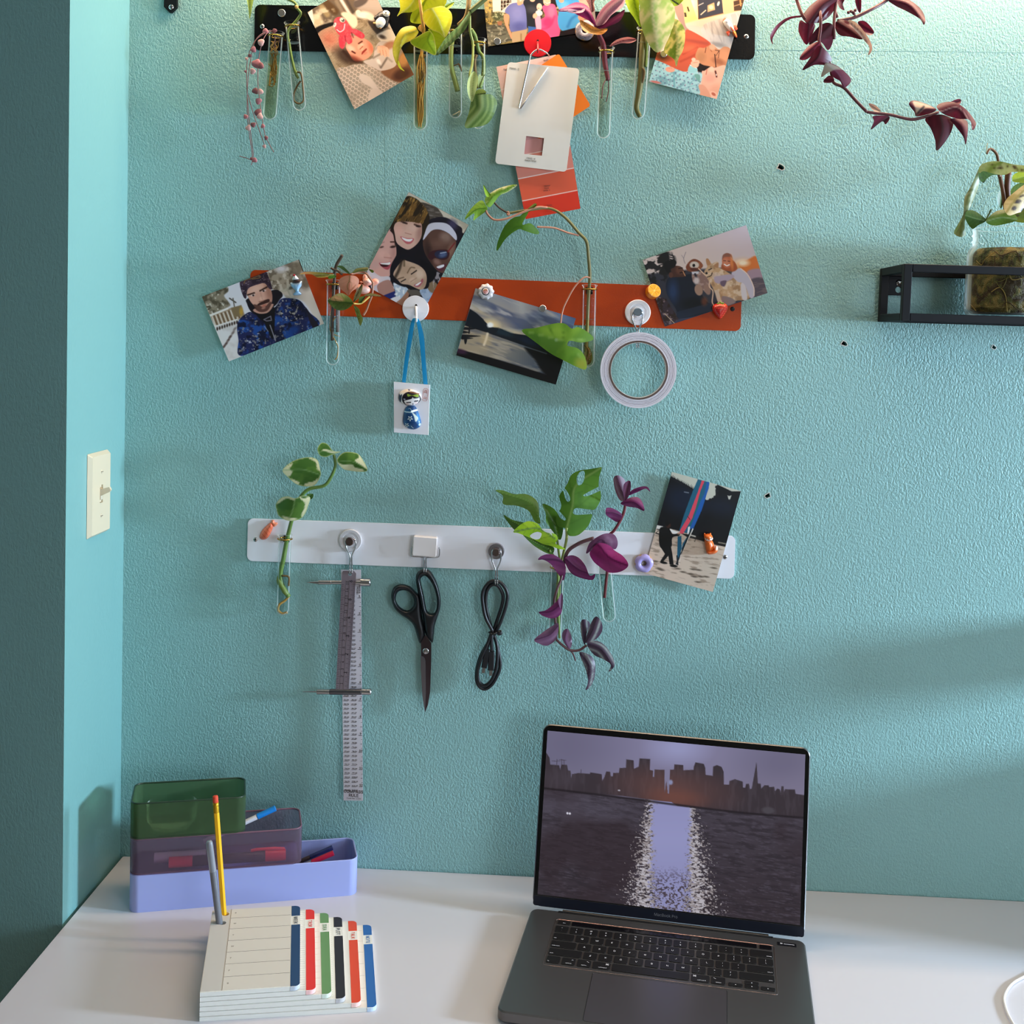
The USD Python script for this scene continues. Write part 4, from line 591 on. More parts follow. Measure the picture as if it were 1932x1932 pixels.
ST_OFF, ST_T = 0.0008, 0.0036; FRONT = ST_OFF + ST_T
for corners, m, lab, scr, sm in (
    ([(481, 9), (1425, 28), (1423.5, 112.5), (480, 95)], mat('glossy_black_enamel', '#050506', 0.16, bump=(420, 0.00012)), 'glossy black magnetic strip at the top of the wall', [(495, 50), (1408, 69)], mat('screw_zinc', '#b9b6b0', 0.3, 1.0)),
    ([(473, 509), (1399.5, 545), (1397, 625), (470, 590)], mat('glossy_orange_enamel', '#b6400b', 0.25, bump=(420, 0.0001), coat_weight=0.3, coat_roughness=0.12), 'orange red magnetic strip in the middle of the wall', [(1382, 583)], BLK),
    ([(468, 978), (1387.5, 1011), (1385, 1092), (466, 1058)], mat('satin_white_enamel', '#efeef2', 0.38), 'white magnetic strip, lowest of the three on the wall', [(482, 1018), (1368, 1051)], mat('screw_zinc', '#b9b6b0', 0.3, 1.0))):
    t = Thing('magnetic_strip', lab, 'magnetic strip', W(*np.mean(corners, 0), 0), 'magnetic strips')
    pl = outline_px(corners, 0.003, 0.008); t.part('plate', cat(plate_xz(pl.buffer(-0.0004), ST_OFF, ST_T), plate_xz(pl, ST_OFF, ST_T - 0.0005)), m, 20)
    for x, y in scr: screw_head(t, x, y, FRONT, sm)

sw_c = (SX(203, 851, CX) + SX(203, 1000, CX) + SX(162, 859, CX) + SX(162, 1014, CX)) / 4
fr = frame(sw_c, (0, 1, 0), (0, 0, 1)); IV = mat('ivory_plastic', '#cfc4a8', 0.35)
t = Thing('light_switch', 'ivory toggle light switch on the narrow return wall', 'light switch', sw_c)
pl = Polygon(ring(0.0699, 0.1143, 0.003)); hole = Polygon(ring(0.0105, 0.0245, 0.0006))
def frustum(w0, h0, w1, h1, z0, z1, r=0.002): return hull(np.vstack([np.column_stack([ring(w0, h0, r), np.full(28, z0)]), np.column_stack([ring(w1, h1, r), np.full(28, z1)])]))
fp = frustum(0.0699, 0.1143, 0.062, 0.106, 0.0005, 0.0062); mm = mf.Manifold(mf.Mesh(vert_properties=fp[0].astype(np.float32), tri_verts=fp[1].astype(np.uint32)))
mm = mm - mf.Manifold.cube([0.0105, 0.0245, 0.02]).translate([-0.00525, -0.01225, 0.002])
t.part('cover_plate', tf(mm, fr), IV, 25)
t.part('toggle_well', tf(cat(box((-0.0048, -0.0117, 0.002), (0.0048, 0.0117, 0.0042)), box((-0.0036, -0.008, 0.004), (0.0036, 0.008, 0.0066))), fr), mat('ivory_plastic_worn', '#d8cbb0', 0.45), 20)
t.part('toggle', tf(hull([(x * k, y, z) for x in (-1, 1) for k, y, z in ((0.0034, -0.004, 0.004), (0.0034, 0.0055, 0.004), (0.0027, 0.0035, 0.0185), (0.0027, 0.0098, 0.0175), (0.0022, 0.006, 0.0198))]), fr), IV, 25)
for v in (-0.0302, 0.0302): t.part('screw', lathe([(0, 0.0074), (0.0022, 0.007), (0.003, 0.006)], 14, frame(fr(np.array([0, v, 0.0])), (0, 1, 0), (0, 0, 1))), IV, 40); t.part('screw_slot', tf(box((-0.0026, v - 0.0004, 0.0066), (0.0026, v + 0.0004, 0.0076)), fr), mat('slot_dark', '#6d6250', 0.6), False)
t.part('well_shadow_gap', tf(cat(box((-0.0052, -0.0122, 0.0021), (0.0052, -0.0117, 0.003)), box((-0.0052, 0.0117, 0.0021), (0.0052, 0.0122, 0.003))), fr), BLK, False)

# the shelf over the desk, just above the picture: only its bracket's foot is seen
sh = Thing('wall_shelf', 'black wall bracket foot of the high shelf in the upper left', 'shelf', (0.1, 0, 2.19))
b0 = W(322, 24, 0.004); hw = 0.0092
sh.part('bracket', hull([(b0[0] - hw, -0.0005, 2.19), (b0[0] + hw, -0.0005, 2.19), (b0[0] - hw, -0.006, 2.19), (b0[0] + hw, -0.006, 2.19)] + [(b0[0] + dx, y, b0[2] + dz) for y in (-0.0005, -0.006) for dx, dz in ((-hw, 0.0075), (hw, 0.0075), (-0.0015, 0), (0.0015, 0))]), BLKMETAL, 20)
sh.part('bracket_arm', box((b0[0] - 0.006, -0.19, 2.178), (b0[0] + 0.006, -0.002, 2.19)), BLKMETAL, 20); sh.part('board', box((-0.60, -0.20, 2.19), (1.4, -0.002, 2.21)), mat('shelf_board_white', '#e6e2da', 0.5), 20)
screw_head(sh, 323, 13.5, 0.006, CHROME, 0.0036)
lt = Thing('shelf_light', 'warm light batten under the high shelf', 'lamp', (0.40, -0.072, 2.17)); lt.part('housing', box((-0.51, -0.09, 2.157), (1.31, -0.054, 2.1895)), WHT, 20)

# ================================================================ hooks on the strips
def wire_hook(name, label, cx, cy, disc_r, disc_m, disc_h, btn_r, btn_m, waist, neck, tip, group=None):
    """A round magnet with a button and a swinging wire hook; pixel sizes. waist, neck, tip: heights in the photograph."""
    t = Thing(name, label, 'hook', W(cx, cy, FRONT), group); fr = wallframe(cx, cy, FRONT + 0.0002); R, b = disc_r * KPX, btn_r * KPX
    t.part('magnet_disc', lathe([(0, 0), (R * 0.97, 0), (R, 0.0008), (R, disc_h - 0.0012), (R * 0.94, disc_h), (b * 1.9, disc_h), (b * 1.8, disc_h - 0.0006), (b * 1.3, disc_h - 0.0006), (b * 1.25, disc_h), (0, disc_h)], 40, fr), disc_m, 35)
    t.part('button', lathe([(b * 0.8, disc_h - 0.001), (b * 0.8, disc_h + 0.0045), (b, disc_h + 0.0052), (b, disc_h + 0.0075), (b * 0.85, disc_h + 0.0082), (0, disc_h + 0.0082)], 24, fr), btn_m, 35)
    o = FRONT + disc_h + 0.003; g = btn_r * 1.05
    wires = []
    for s in (-1, 1):
        wires.append(tube(spline(P3([(cx + s * g * 0.6, cy - btn_r * 0.3, o), (cx + s * g, cy + btn_r * 0.3, o), (cx + s * g * 1.02, waist, o), (cx + s * 2.2, neck, o), (cx + s * 2.0, tip - 14, o), (cx + s * 2.0, tip - 5, o - 0.001), (cx + s * 2.0, tip + 1.5, o + 0.004), (cx + s * 2.0, tip - 0.5, o + 0.0095), (cx + s * 2.0, tip - 7, o + 0.0105)]), 5), 0.0011, 8))
    t.part('wire_hook', cat(*wires), CHROME, True)
    return t, o
WHOOK = mat('white_disc', '#efedf0', 0.32)
wire_hook('magnetic_hook', 'white magnetic disc hook holding the rulers on the white strip', 662, 1019, 22, mat('pearl_white_disc', '#d5d2d4', 0.3), 0.005, 8.2, mat('hook_button_bronze', '#8e7c7a', 0.22, 1.0), 1032, 1048, 1081, 'wire hooks')
wire_hook('magnetic_hook', 'small all silver magnetic hook holding the black cable', 936.5, 1039, 15.5, STEEL, 0.006, 7.5, mat('hook_button_bronze', '#8e7c7a', 0.22, 1.0), 1057, 1073, 1101, 'wire hooks')
wire_hook('magnetic_hook', 'white magnetic disc hook holding the tape roll on the orange strip', 1203, 589.5, 24, WHOOK, 0.006, 8.5, mat('hook_button_silver', '#c2d4ea', 0.15, 1.0), 606, 622, 655, 'wire hooks')
# square magnet with a swinging wire frame
t = Thing('magnetic_hook', 'white square magnet hook holding the scissors', 'hook', W(803, 1029, FRONT), 'wire hooks')
fr = wallframe(803, 1029, FRONT + 0.0002, -2); t.part('magnet_block', tf(slab(0.0345, 0.0285, 0.011, 0.0022, 0.0012), fr), mat('white_ceramic', '#efe8e6', 0.35), 25)
o = FRONT + 0.005; t.part('wire_hook', cat(tube(spline(P3([(779, 1031, o), (776.5, 1036, o), (776.5, 1048, o), (780, 1050, o), (796, 1051, o), (800, 1054, o), (800, 1070, o), (800, 1077, o), (800, 1081, o + .004), (800, 1079, o + .010), (800, 1073, o + .0115)]), 4), 0.001, 8), tube(spline(P3([(827.5, 1033, o), (829, 1036, o), (828.5, 1048, o), (825, 1051, o), (808, 1051.5, o), (804, 1054, o), (804, 1070, o), (804, 1077, o), (804, 1081, o + .004), (804, 1079, o + .010), (804, 1073, o + .0115)]), 4), 0.001, 8)), CHROME, True)
# flat disc hooks with a slotted face
def slot_hook(label, cx, cy, r, m, slot, tip, off0=FRONT):
    t = Thing('disc_hook', label, 'hook', W(cx, cy, off0), 'slotted disc hooks'); fr = wallframe(cx, cy, off0 + 0.0002); R = r * KPX
    t.part('disc', lathe([(0, 0), (R, 0), (R, 0.0022), (R * 0.97, 0.0034), (R * 0.5, 0.0040), (0, 0.0041)], 48, fr), m, 35)
    x, y0, y1, w = slot; fs = wallframe(x, (y0 + y1) / 2, off0 + 0.0038, 0)
    t.part('slot', tf(slab(w * KPX, (y1 - y0) * KPX, 0.0007, w * KPX / 2 - 1e-5, 0.0001), fs), BLK, False)
    t.part('hook_arm', tube(spline(P3([(x, y0 + 4, off0 + 0.003), (x + .3, (y0 + y1) / 2 + 1, off0 + 0.010), (x + .6, tip, off0 + 0.016), (x + .6, tip + 1, off0 + 0.020), (x + .6, tip - 5, off0 + 0.0225)]), 5), 0.0016, 10), m, True)
slot_hook('white slotted disc hook on the orange strip holding the blue ribbon', 784.5, 582, 25, WHOOK, (785, 574, 596, 4), 604)
slot_hook('red slotted disc hook on the black strip holding the paint chips', 1014.5, 82, 25.5, mat('red_lacquer', '#c9081c', 0.4), (1014.5, 75, 93, 4.2), 97)

# ================================================================ things that hang from the hooks
# paint chip cards on a bent wire
trc = (920, 60, 5.367)
def px_(pts): return [(trc[0] + x / trc[2], trc[1] + y / trc[2]) for x, y in pts]
t = Thing('paint_chip_strip', 'long pink to coral paint chip strip behind the grey card', 'paint chip', W(1005, 250, 0.012)); C4 = px_([(88, 355), (690, 232), (940, 1790), (385, 1897)])
bands = ['#eec6ba', '#ebbcb0', '#e2a79d', '#c98d88', '#de9a92', '#d98573', '#df5f42', '#d93a26']; ed = [0, .148, .296, .443, .59, .735, .88, 1.0]; ed = [0, .15, .295, .44, .50, .59, .735, .88, 1.0]
def paint_chip(p):
    v = p.y
    for k in range(8): p._in(((v >= ed[k]) & (v <= ed[k + 1])).astype(float), bands[k])
    for e in (ed[1], ed[2], ed[3], ed[5], ed[6], ed[7]): p._in(np.clip(1.3 - np.abs(v - e) / 0.0035, 0, 1), '#f3ded4')
B, f_, Q = sheet(C4, [0.0125, 0.0125, 0.012, 0.012], 24, 300); u_, v_ = np.meshgrid(np.linspace(0, 1, 24), np.linspace(0, 1, 300)); pt = Paint(u_.ravel(), v_.ravel()); paint_chip(pt)
t.part('print', (B, f_), PRINT, True, Cd=s2l(pt.c)); t.part('card', plate(C4, 0.0113, 0.0005), PAPER, False)
INK = mat('print_ink', '#3a3430', 0.7); INKL = mat('print_ink_pale', '#8b857c', 0.7)
t.part('print_text', cat(text('THD-1', 0.0026, wallframe(*px_([(160, 395)])[0], 0.0127, 10)), text('THD-2', 0.0026, wallframe(*px_([(565, 305)])[0], 0.0127, 10)), text('Sunset', 0.0018, wallframe(*px_([(575, 1570)])[0], 0.0127, 9)), text('Coral', 0.0018, wallframe(*px_([(575, 1592)])[0], 0.0127, 9)), text('240B-6', 0.0018, wallframe(*px_([(565, 1618)])[0], 0.0127, 9)), text('Poppy', 0.0018, wallframe(*px_([(600, 1765)])[0], 0.0127, 9)), text('240B-7', 0.0018, wallframe(*px_([(600, 1790)])[0], 0.0127, 9))), INK, False)
t = Thing('paint_chip_card', 'plain bright orange paint chip card behind the grey card', 'paint chip', W(1075, 170, 0.014)); pl = outline_px(px_([(722, 220), (1044, 748), (520, 1090), (198, 562)]), 0.0135, 0.0035); t.part('card', plate_xz(pl, 0.0134, 0.0005), mat('orange_card', '#f47a0c', 0.55), False)
t = Thing('paint_chip_card', 'pale grey rounded paint chip card with a square window, in front of the coral strip', 'paint chip', W(1014, 220, 0.0155)); pl = outline_px(px_([(205, 306), (932, 372), (797, 1420), (75, 1334)]), 0.0155, 0.005)
wn_ = Polygon(np.array([W(*q, 0.0155) for q in px_([(390, 1055), (572, 1077), (550, 1255), (370, 1237)])])[:, [0, 2]]); t.part('card', plate_xz(pl.difference(wn_), 0.0150, 0.0007), mat('grey_white_card', '#d9d5cb', 0.55), False)
t.part('print_text', cat(text('7305-3', 0.0024, wallframe(*px_([(438, 1283)])[0], 0.0158, -5), center=True), text('Neon Mist', 0.0024, wallframe(*px_([(436, 1305)])[0], 0.0158, -5), center=True), text('7305-3', 0.0026, wallframe(*px_([(270, 374)])[0], 0.0158, -5), center=True)), INKL, False)
t = Thing('wire_clip', 'bent silver wire loop that holds the paint chips to the red hook', 'wire', W(1005, 150, 0.016))
wp = [(612, 362, .0172), (335, 776, .0168), (318, 770, .0168), (430, 250, .0172), (465, 205, .0185), (500, 182, .0212), (517, 180, .0216), (540, 182, .021), (595, 212, .018), (620, 245, .0118), (560, 300, .0104)]
P_ = P3([(trc[0] + a / trc[2], trc[1] + b / trc[2], c) for a, b, c in wp]); S_ = np.vstack([np.linspace(P_[0], P_[1], 6), np.linspace(P_[2], P_[3], 6), spline(P_[3:], 5)[1:]]); t.part('wire', tube(S_, 0.0011, 8), CHROME, True)
# the tile with the pebble doll
trk = (730, 700, 14.86); kp = lambda q: [(trk[0] + x / trk[2], trk[1] + y / trk[2]) for x, y in q]
t = Thing('hanging_tile', 'white tile with a painted pebble doll, hanging from a blue ribbon', 'ornament', W(777, 770, 0.012))
t.part('tile', plate(kp([(210, 300), (1215, 385), (1170, 1785), (215, 1710)]), 0.010, 0.006), mat('white_glazed_tile', '#f0edf0', 0.22), 20)
def paint_head(p):
    p.fill('#f0ece8'); p.ell(560, 560, 170, 60, '#e8cfae', -10, 60, .7)
    for a in range(7): an = math.radians(150 + a * 15); p.line([(430 + 40 * math.cos(an * 1), 720 + 60 * math.sin(an)), (430 + 110 * math.cos(an), 720 - 130 * math.sin(an) * 0.6 + 90 * (a - 2) / 4)], 30, '#20263f', 8)
    p.ell(690, 790, 270, 215, '#17121a', 8, 10); p.poly([(480, 840), (560, 815), (690, 780), (720, 735), (760, 770), (900, 760), (920, 800), (860, 900), (720, 980), (560, 960)], '#f3eeea', 10)
    p.poly([(575, 640), (700, 680), (860, 650), (890, 720), (820, 730), (700, 690), (590, 720)], '#84a136', 10); p.line([(640, 590), (900, 640)], 26, '#7d4a2a', 12)
    p.line([(560, 885), (665, 880)], 30, '#15121a', 8); p.line([(775, 850), (872, 835)], 30, '#15121a', 8); p.ell(730, 925, 14, 20, '#3a2a30', 0, 6); p.ell(580, 930, 50, 30, '#f0cfc4', 0, 30, .8); p.ell(820, 900, 50, 30, '#f0cfc4', 0, 30, .8); p.ell(490, 790, 30, 14, '#cfd0e0', 10, 8); p.ell(620, 530, 30, 20, '#242848', 20, 8)
m_, c_ = dome([(318, 740), (360, 600), (480, 525), (640, 505), (800, 545), (920, 630), (965, 760), (900, 880), (760, 965), (600, 975), (450, 930), (350, 840)], 0.016, 0.009, trk, paint_head, step=13); t.part('pebble_head', m_, PAINTED, True, Cd=c_)
def paint_body(p):
    p.fill('#1a5e92'); p.noise(260, '#133a6c', .45, .65, 3, None, .8); p.ell(880, 1300, 70, 160, '#2f84bd', 0, 60, .8)
    p.line([(470, 1120), (560, 1150), (700, 1150), (860, 1090)], 34, '#c9dfe6', 8); p.line([(600, 1060), (650, 1050), (690, 1110)], 16, '#a9c8d6', 8); p.poly([(700, 1150), (860, 1290), (860, 1370), (800, 1420), (760, 1280)], '#c3cfc6', 10); p.line([(700, 1130), (850, 1090)], 50, '#eef3f4', 8)
    for cx, cy, r in ((650, 1330, 70), (560, 1520, 60)):
        for k in range(5): a = k * 1.2566 + .3; p.ell(cx + r * .7 * math.cos(a), cy + r * .7 * math.sin(a), r * .42, r * .24, '#dfe8e4', math.degrees(a), 8)
        p.ell(cx, cy, 12, 12, '#6d7a48', 0, 6)
    p.ell(920, 1500, 30, 40, '#cfe2ee', 20, 10); p.line([(680, 1550), (740, 1600)], 18, '#b8cfd8', 8)
m_, c_ = dome([(640, 962), (780, 980), (860, 1100), (930, 1300), (962, 1460), (900, 1580), (740, 1640), (560, 1590), (450, 1450), (462, 1220), (520, 1030)], 0.016, 0.0085, trk, paint_body, step=13); t.part('pebble_body', m_, PAINTED, True, Cd=c_)
SEAL = mat('red_seal_ink', '#d08478', 0.6); sp = Polygon([(x, y) for x, y in ring(0.0075, 0.0185, 0.0035)]); fs = wallframe(*kp([(1080, 665)])[0], 0.0161, -5)
zig = [((-.0016, .0058), (.0018, .0062)), ((-.0020, .0036), (.0020, .0040)), ((0, .0070), (0, .0022)), ((-.0018, .0052), (-.0018, .0020)), ((.0018, .0058), (.0019, .0018)), ((-.0016, -.0034), (.0016, -.0030)), ((-.0018, -.0058), (.0018, -.0054)), ((-.0014, -.0028), (-.0014, -.0064)), ((.0014, -.0028), (.0014, -.0064))]
t.part('red_seal', cat(extrude(sp.difference(sp.buffer(-0.0005)), 0.0001, fs), *[extrude(shapely.LineString(z).buffer(0.00028), 0.0001, fs) for z in zig], extrude(shapely.LineString([(-.003, -.0006), (.003, -.0002)]).buffer(0.0002), 0.0001, fs)), SEAL, False)
RIB = mat('blue_satin_ribbon', '#1590c4', 0.38)
def ribbon(pts, w):
    S = spline(P3(pts), 6); T = np.gradient(S, axis=0); N = np.cross(T, [0, -1, 0.2]); N /= np.linalg.norm(N, axis=1, keepdims=True); ww = np.interp(np.linspace(0, 1, len(S)), np.linspace(0, 1, len(w)), w)[:, None] * KPX / 2
    v = np.vstack([S - N * ww, S + N * ww, S - N * ww + [0, .0004, 0], S + N * ww + [0, .0004, 0]]); n = len(S); k = np.arange(n - 1); q = lambda a, b: np.stack([a * n + k, a * n + k + 1, b * n + k + 1, b * n + k], -1)
    return VF((v, np.vstack([q(0, 1), q(3, 2), q(1, 3), q(2, 0)])))
t.part('ribbon', cat(ribbon([(784, 603, .0255), (779.5, 606, .0235), (774, 635, .019), (767, 680, .012), (761.5, 724, .009)], [5, 6, 8.5, 7.5, 7]), ribbon([(784, 603, .0255), (788.5, 606, .0235), (795, 635, .019), (799, 680, .012), (803, 728, .009)], [5, 6, 9.5, 8, 8])), RIB, True)
# roll of tape
fr = wallframe(1203.5, 698, 0.0165); t = Thing('tape_roll', 'roll of white tape hanging from the wire hook on the orange strip', 'tape', W(1203.5, 698, 0.0165)); R0, R1, R2, TW = 0.0385, 0.0410, 0.0528, 0.012
prof = [(R1, 0)] + [(R2, 0), (R2, TW)]; rs = np.linspace(R2 - 0.0004, R1, 40); prof += [(r, TW - (0.0007 if k in (9, 15, 17, 22, 28, 31) else 0.0)) for k, r in enumerate(rs)] + [(R1, 0)]
t.part('tape', lathe(prof, 72, fr), mat('white_tape_edge', '#dcd5db', 0.5), 30)
t.part('core', lathe([(R0, -0.0005), (R1 - 0.0001, -0.0005), (R1 - 0.0001, TW + 0.0004), (R0, TW + 0.0004), (R0, -0.0005)], 72, fr), mat('brown_card_core', '#5d4a40', 0.7), 30); t.part('core_lining', lathe([(R0 - 0.0006, -0.0003), (R0 - 0.0001, -0.0003), (R0 - 0.0001, TW + 0.0002), (R0 - 0.0006, TW + 0.0002), (R0 - 0.0006, -0.0003)], 72, fr), mat('white_core_lining', '#e6e0d8', 0.5), 30)
# compass rule with its two sliding points
t = Thing('compass_rule', 'long printed aluminium compass rule with two sliding points', 'ruler', W(664, 1290, 0.012)); cr = [(643.5, 1075), (681, 1075), (684.8, 1510.5), (648.3, 1510)]
hole = shapely.Point(W(660, 1083, 0.0125)[[0, 2]]).buffer(0.0022)
t.part('rule', plate_xz(outline_px(cr, 0.0125, 0.0002).difference(hole), 0.0120, 0.0010), mat('aluminium_rule', '#d2ccd2', 0.45, 0.1), False)
def onrule(y, fx): a = (y - 1075) / 435.5; x0 = 643.5 + (648.3 - 643.5) * a; x1 = 681 + 3.8 * a; return x0 + (x1 - x0) * fx
marks, inch = [], 32.4
def tick(y, f0, f1, w=0.8):
    P0, P1 = W(onrule(y, f0), y, 0.0131), W(onrule(y, f1), y, 0.0131); u = P1 - P0; L_ = np.linalg.norm(u); return tf(box((0, -w * KPX / 2, 0), (L_, w * KPX / 2, 0.0001)), frame(P0, u, (0, 0, 1), (0, -1, 0)))
for k in range(1, 13):
    y = 1128.3 + inch * (k - 1)
    marks += [tick(y, .80, .985), tick(y + inch / 2, .90, .985), tick(y + inch / 4, .94, .985), tick(y + inch * .75, .94, .985)] if k < 12 else [tick(y, .80, .985)]
    marks.append(text(str(k), 0.0030, wallframe(onrule(y, .915), y - 3.4, 0.0131), True, center=True))
for k in range(49):
    y = 1128.3 + inch * (k - 3) / 4; r_ = (k + 1) / 8
    if y > 1090:
        for f0, s_ in ((.03, f'{2 * math.pi * r_:.2f}'), (.42, f'{math.pi * r_ * r_:.2f}')): marks += [tick(y, f0, f0 + .25, .6), text(s_, 0.0019, wallframe(onrule(y, f0 + .17), y - 2.2, 0.0131), True, center=True)]
marks += [text('COMPASS', 0.0042, wallframe(666.9, 1493.5, 0.0131), True, center=True), text('RULE', 0.0042, wallframe(667.3, 1500.6, 0.0131), True, center=True), text('Conti No. 1100', 0.0021, wallframe(667.5, 1506.5, 0.0131), False, center=True), text('RADIUS', 0.0022, wallframe(678.5, 1112, 0.0131, -90), True, center=True), text('INCHES', 0.0022, wallframe(674.5, 1114, 0.0131, -90), True, center=True)]
t.part('printed_scale', cat(*marks), INK, False)
NICK = mat('nickel_barrel', '#bdbcbc', 0.24, 1.0); DKB = mat('smoked_barrel', '#6b6a6e', 0.28, 0.9)
def barrel(pts, sides=18): return lathe([(0, pts[0][1])] + [(r, z) for r, z in pts] + [(0, pts[-1][1])], sides)
def horiz(px0, px1, y, off): return frame(W((px0 + px1) / 2, y, off), (0, 0, 1), (0, -1, 0), (1, 0, 0.037)), (px1 - px0) * KPX
k = KPX
def slide(y, needle0, b0, b1, k0, k1, rb, rk, off, m2, ty):
    ax = lambda x, yy=y: W(x, yy, off)
    mk = lambda xs, rs_: tube(np.array([ax(x) for x in xs]), np.array(rs_) * k, 16)
    s = t.part('slide_needle', mk([needle0, needle0 + 2, b0 + 1], [0.2, 0.6, 1.4]) if m2 is DKB else mk([needle0, needle0 + 8, b0, b0 + 1], [0.25, 1.3, rb * .8, rb]), STEEL if m2 is DKB else NICK, 30)
    t.part('slide_barrel', mk([b0, b0 + .4, b0 + 24, b0 + 24.5, b1], [rb * .85, rb, rb, rb * .92, rb * .92]), m2 if m2 is not DKB else NICK, 30); t.part('slide_knob', mk([k0, k0 + .3, k1 - 1.5, k1 - .2, k1], [rk * .9, rk, rk, rk * .8, 0.1]), NICK, 30)
    if m2 is DKB: t.part('slide_sleeve', mk([b0 + 24, b0 + 25, b1 - 1, b1], [rb, rb * 1.12, rb * 1.12, rb]), DKB, 30)
slide(1098.8, 578.4, 601, 680, 680.5, 699.6, 4.2, 7.6, 0.0175, NICK, 0); slide(1305.2, 570.5, 598, 682, 682.5, 701, 5.0, 6.0, 0.0192, DKB, 0)
# steel ruler in front of it
t = Thing('steel_ruler', 'short steel ruler hanging in front of the long compass rule', 'ruler', W(652, 1190, 0.021)); sr = [(647.5, 1077), (668, 1077.5), (672, 1082), (657.8, 1303), (633.3, 1302.5), (645.5, 1080)]
RO = 0.0203
t.part('blade', plate_xz(Polygon(np.array([W(*q, RO) for q in sr])[:, [0, 2]]).difference(shapely.Point(W(660.5, 1083.5, RO)[[0, 2]]).buffer(0.0026)), RO - 0.0006, 0.0009), mat('etched_steel', '#94868e', 0.36, 0.55), False)
def onr(y, fx): a = (y - 1080) / 222.5; x0 = 645.5 - 12.2 * a; x1 = 672 - 14.2 * a; return x0 + (x1 - x0) * fx
marks = []
def rtick(y, f0, f1, w=.5): P0, P1 = W(onr(y, f0), y, RO + .0004), W(onr(y, f1), y + .3, RO + .0004); return tf(box((0, -w * KPX / 2, 0), (np.linalg.norm(P1 - P0), w * KPX / 2, 0.0001)), frame(P0, P1 - P0, (0, 0, 1), (0, -1, 0)))
for q in range(61):
    y = 1303 - q * 13.55 / 4
    if y > 1100: marks.append(rtick(y, .02, .16 if q % 4 else .28))
for q in range(97):
    y = 1303 - q * 34.4 / 16
    if y > 1092: marks.append(rtick(y, .98 - (.14 if q % 4 else .3), .98, .4))
for q in range(1, 16): marks.append(text(str(q), 0.0036, wallframe(onr(1303 - q * 13.55, .42), 1303 - q * 13.55, RO + .0004, 84), False, center=True))
for q in range(1, 7): marks.append(text(str(q), 0.0044, wallframe(onr(1303 - q * 34.4, .66), 1303 - q * 34.4, RO + .0004, 84), True, center=True))
for fx in (.3, .58): marks.append(tube(np.array([W(onr(1095, fx), 1095, RO + .0004), W(onr(1300, fx), 1300, RO + .0004)]), 0.00016, 4))
t.part('etched_scale', cat(*marks), mat('etch_black', '#241c22', 0.6), False)
# scissors
trs = (730, 1010, 6.44); t = Thing('scissors', 'black handled scissors hanging from the square magnet hook', 'scissors', W(803, 1150, 0.02)); HB = mat('black_handle_plastic', '#0c0e13', 0.36)
m_, _ = dome([(350, 540), (365, 460), (430, 412), (510, 425), (570, 500), (622, 620), (652, 760), (648, 880), (612, 1000), (582, 1100), (572, 1200), (560, 1290), (540, 1297), (470, 1200), (446, 1060), (430, 950), (400, 800), (372, 660)], 0.0135, 0.007, trs, step=12, sharp=.75, holes=[[(410, 530), (450, 492), (500, 520), (560, 612), (600, 740), (606, 850), (586, 930), (540, 956), (492, 930), (470, 860), (450, 740), (420, 612)]]); b_ = (m_[0] * [1, 0, 1] + np.array([0, -0.0268, 0]) - m_[0] * [0, 1, 0], m_[1][:, ::-1]); t.part('handle', cat(m_, b_), HB, True)
m_, _ = dome([(52, 750), (72, 650), (130, 602), (220, 600), (292, 632), (352, 692), (392, 724), (412, 810), (432, 1000), (466, 1192), (424, 1290), (390, 1297), (330, 1110), (268, 1030), (170, 962), (90, 880)], 0.0115, 0.007, trs, step=12, sharp=.75, holes=[[(107, 775), (132, 692), (200, 668), (270, 690), (320, 760), (330, 832), (292, 890), (240, 915), (180, 892), (130, 842)]]); b_ = (m_[0] * [1, 0, 1] + np.array([0, -0.0228, 0]) - m_[0] * [0, 1, 0], m_[1][:, ::-1]); t.part('handle', cat(m_, b_), HB, True)
sc = lambda q: [(trs[0] + x / trs[2], trs[1] + y / trs[2]) for x, y in q]
t.part('blade', plate(sc([(414, 1300), (470, 1205), (540, 1305), (540, 1500), (526, 1900), (498, 2060), (464, 2150), (440, 1950), (420, 1480)]), 0.0112, 0.0016), mat('scissor_blade_dark', '#564a4e', 0.3, 0.95), 20); t.part('blade', plate(sc([(412, 1462), (440, 1470), (462, 1495), (470, 1540), (474, 1900), (463, 2150), (432, 1950), (412, 1600)]), 0.0129, 0.0012), mat('scissor_blade_ground', '#807c80', 0.32, 0.95), 20)
t.part('pivot_screw', lathe([(0.0044, -0.003), (0.0044, 0.0002), (0.0036, 0.001), (0, 0.0013)], 20, wallframe(*sc([(472, 1408)])[0], 0.0145)), CHROME, 40)
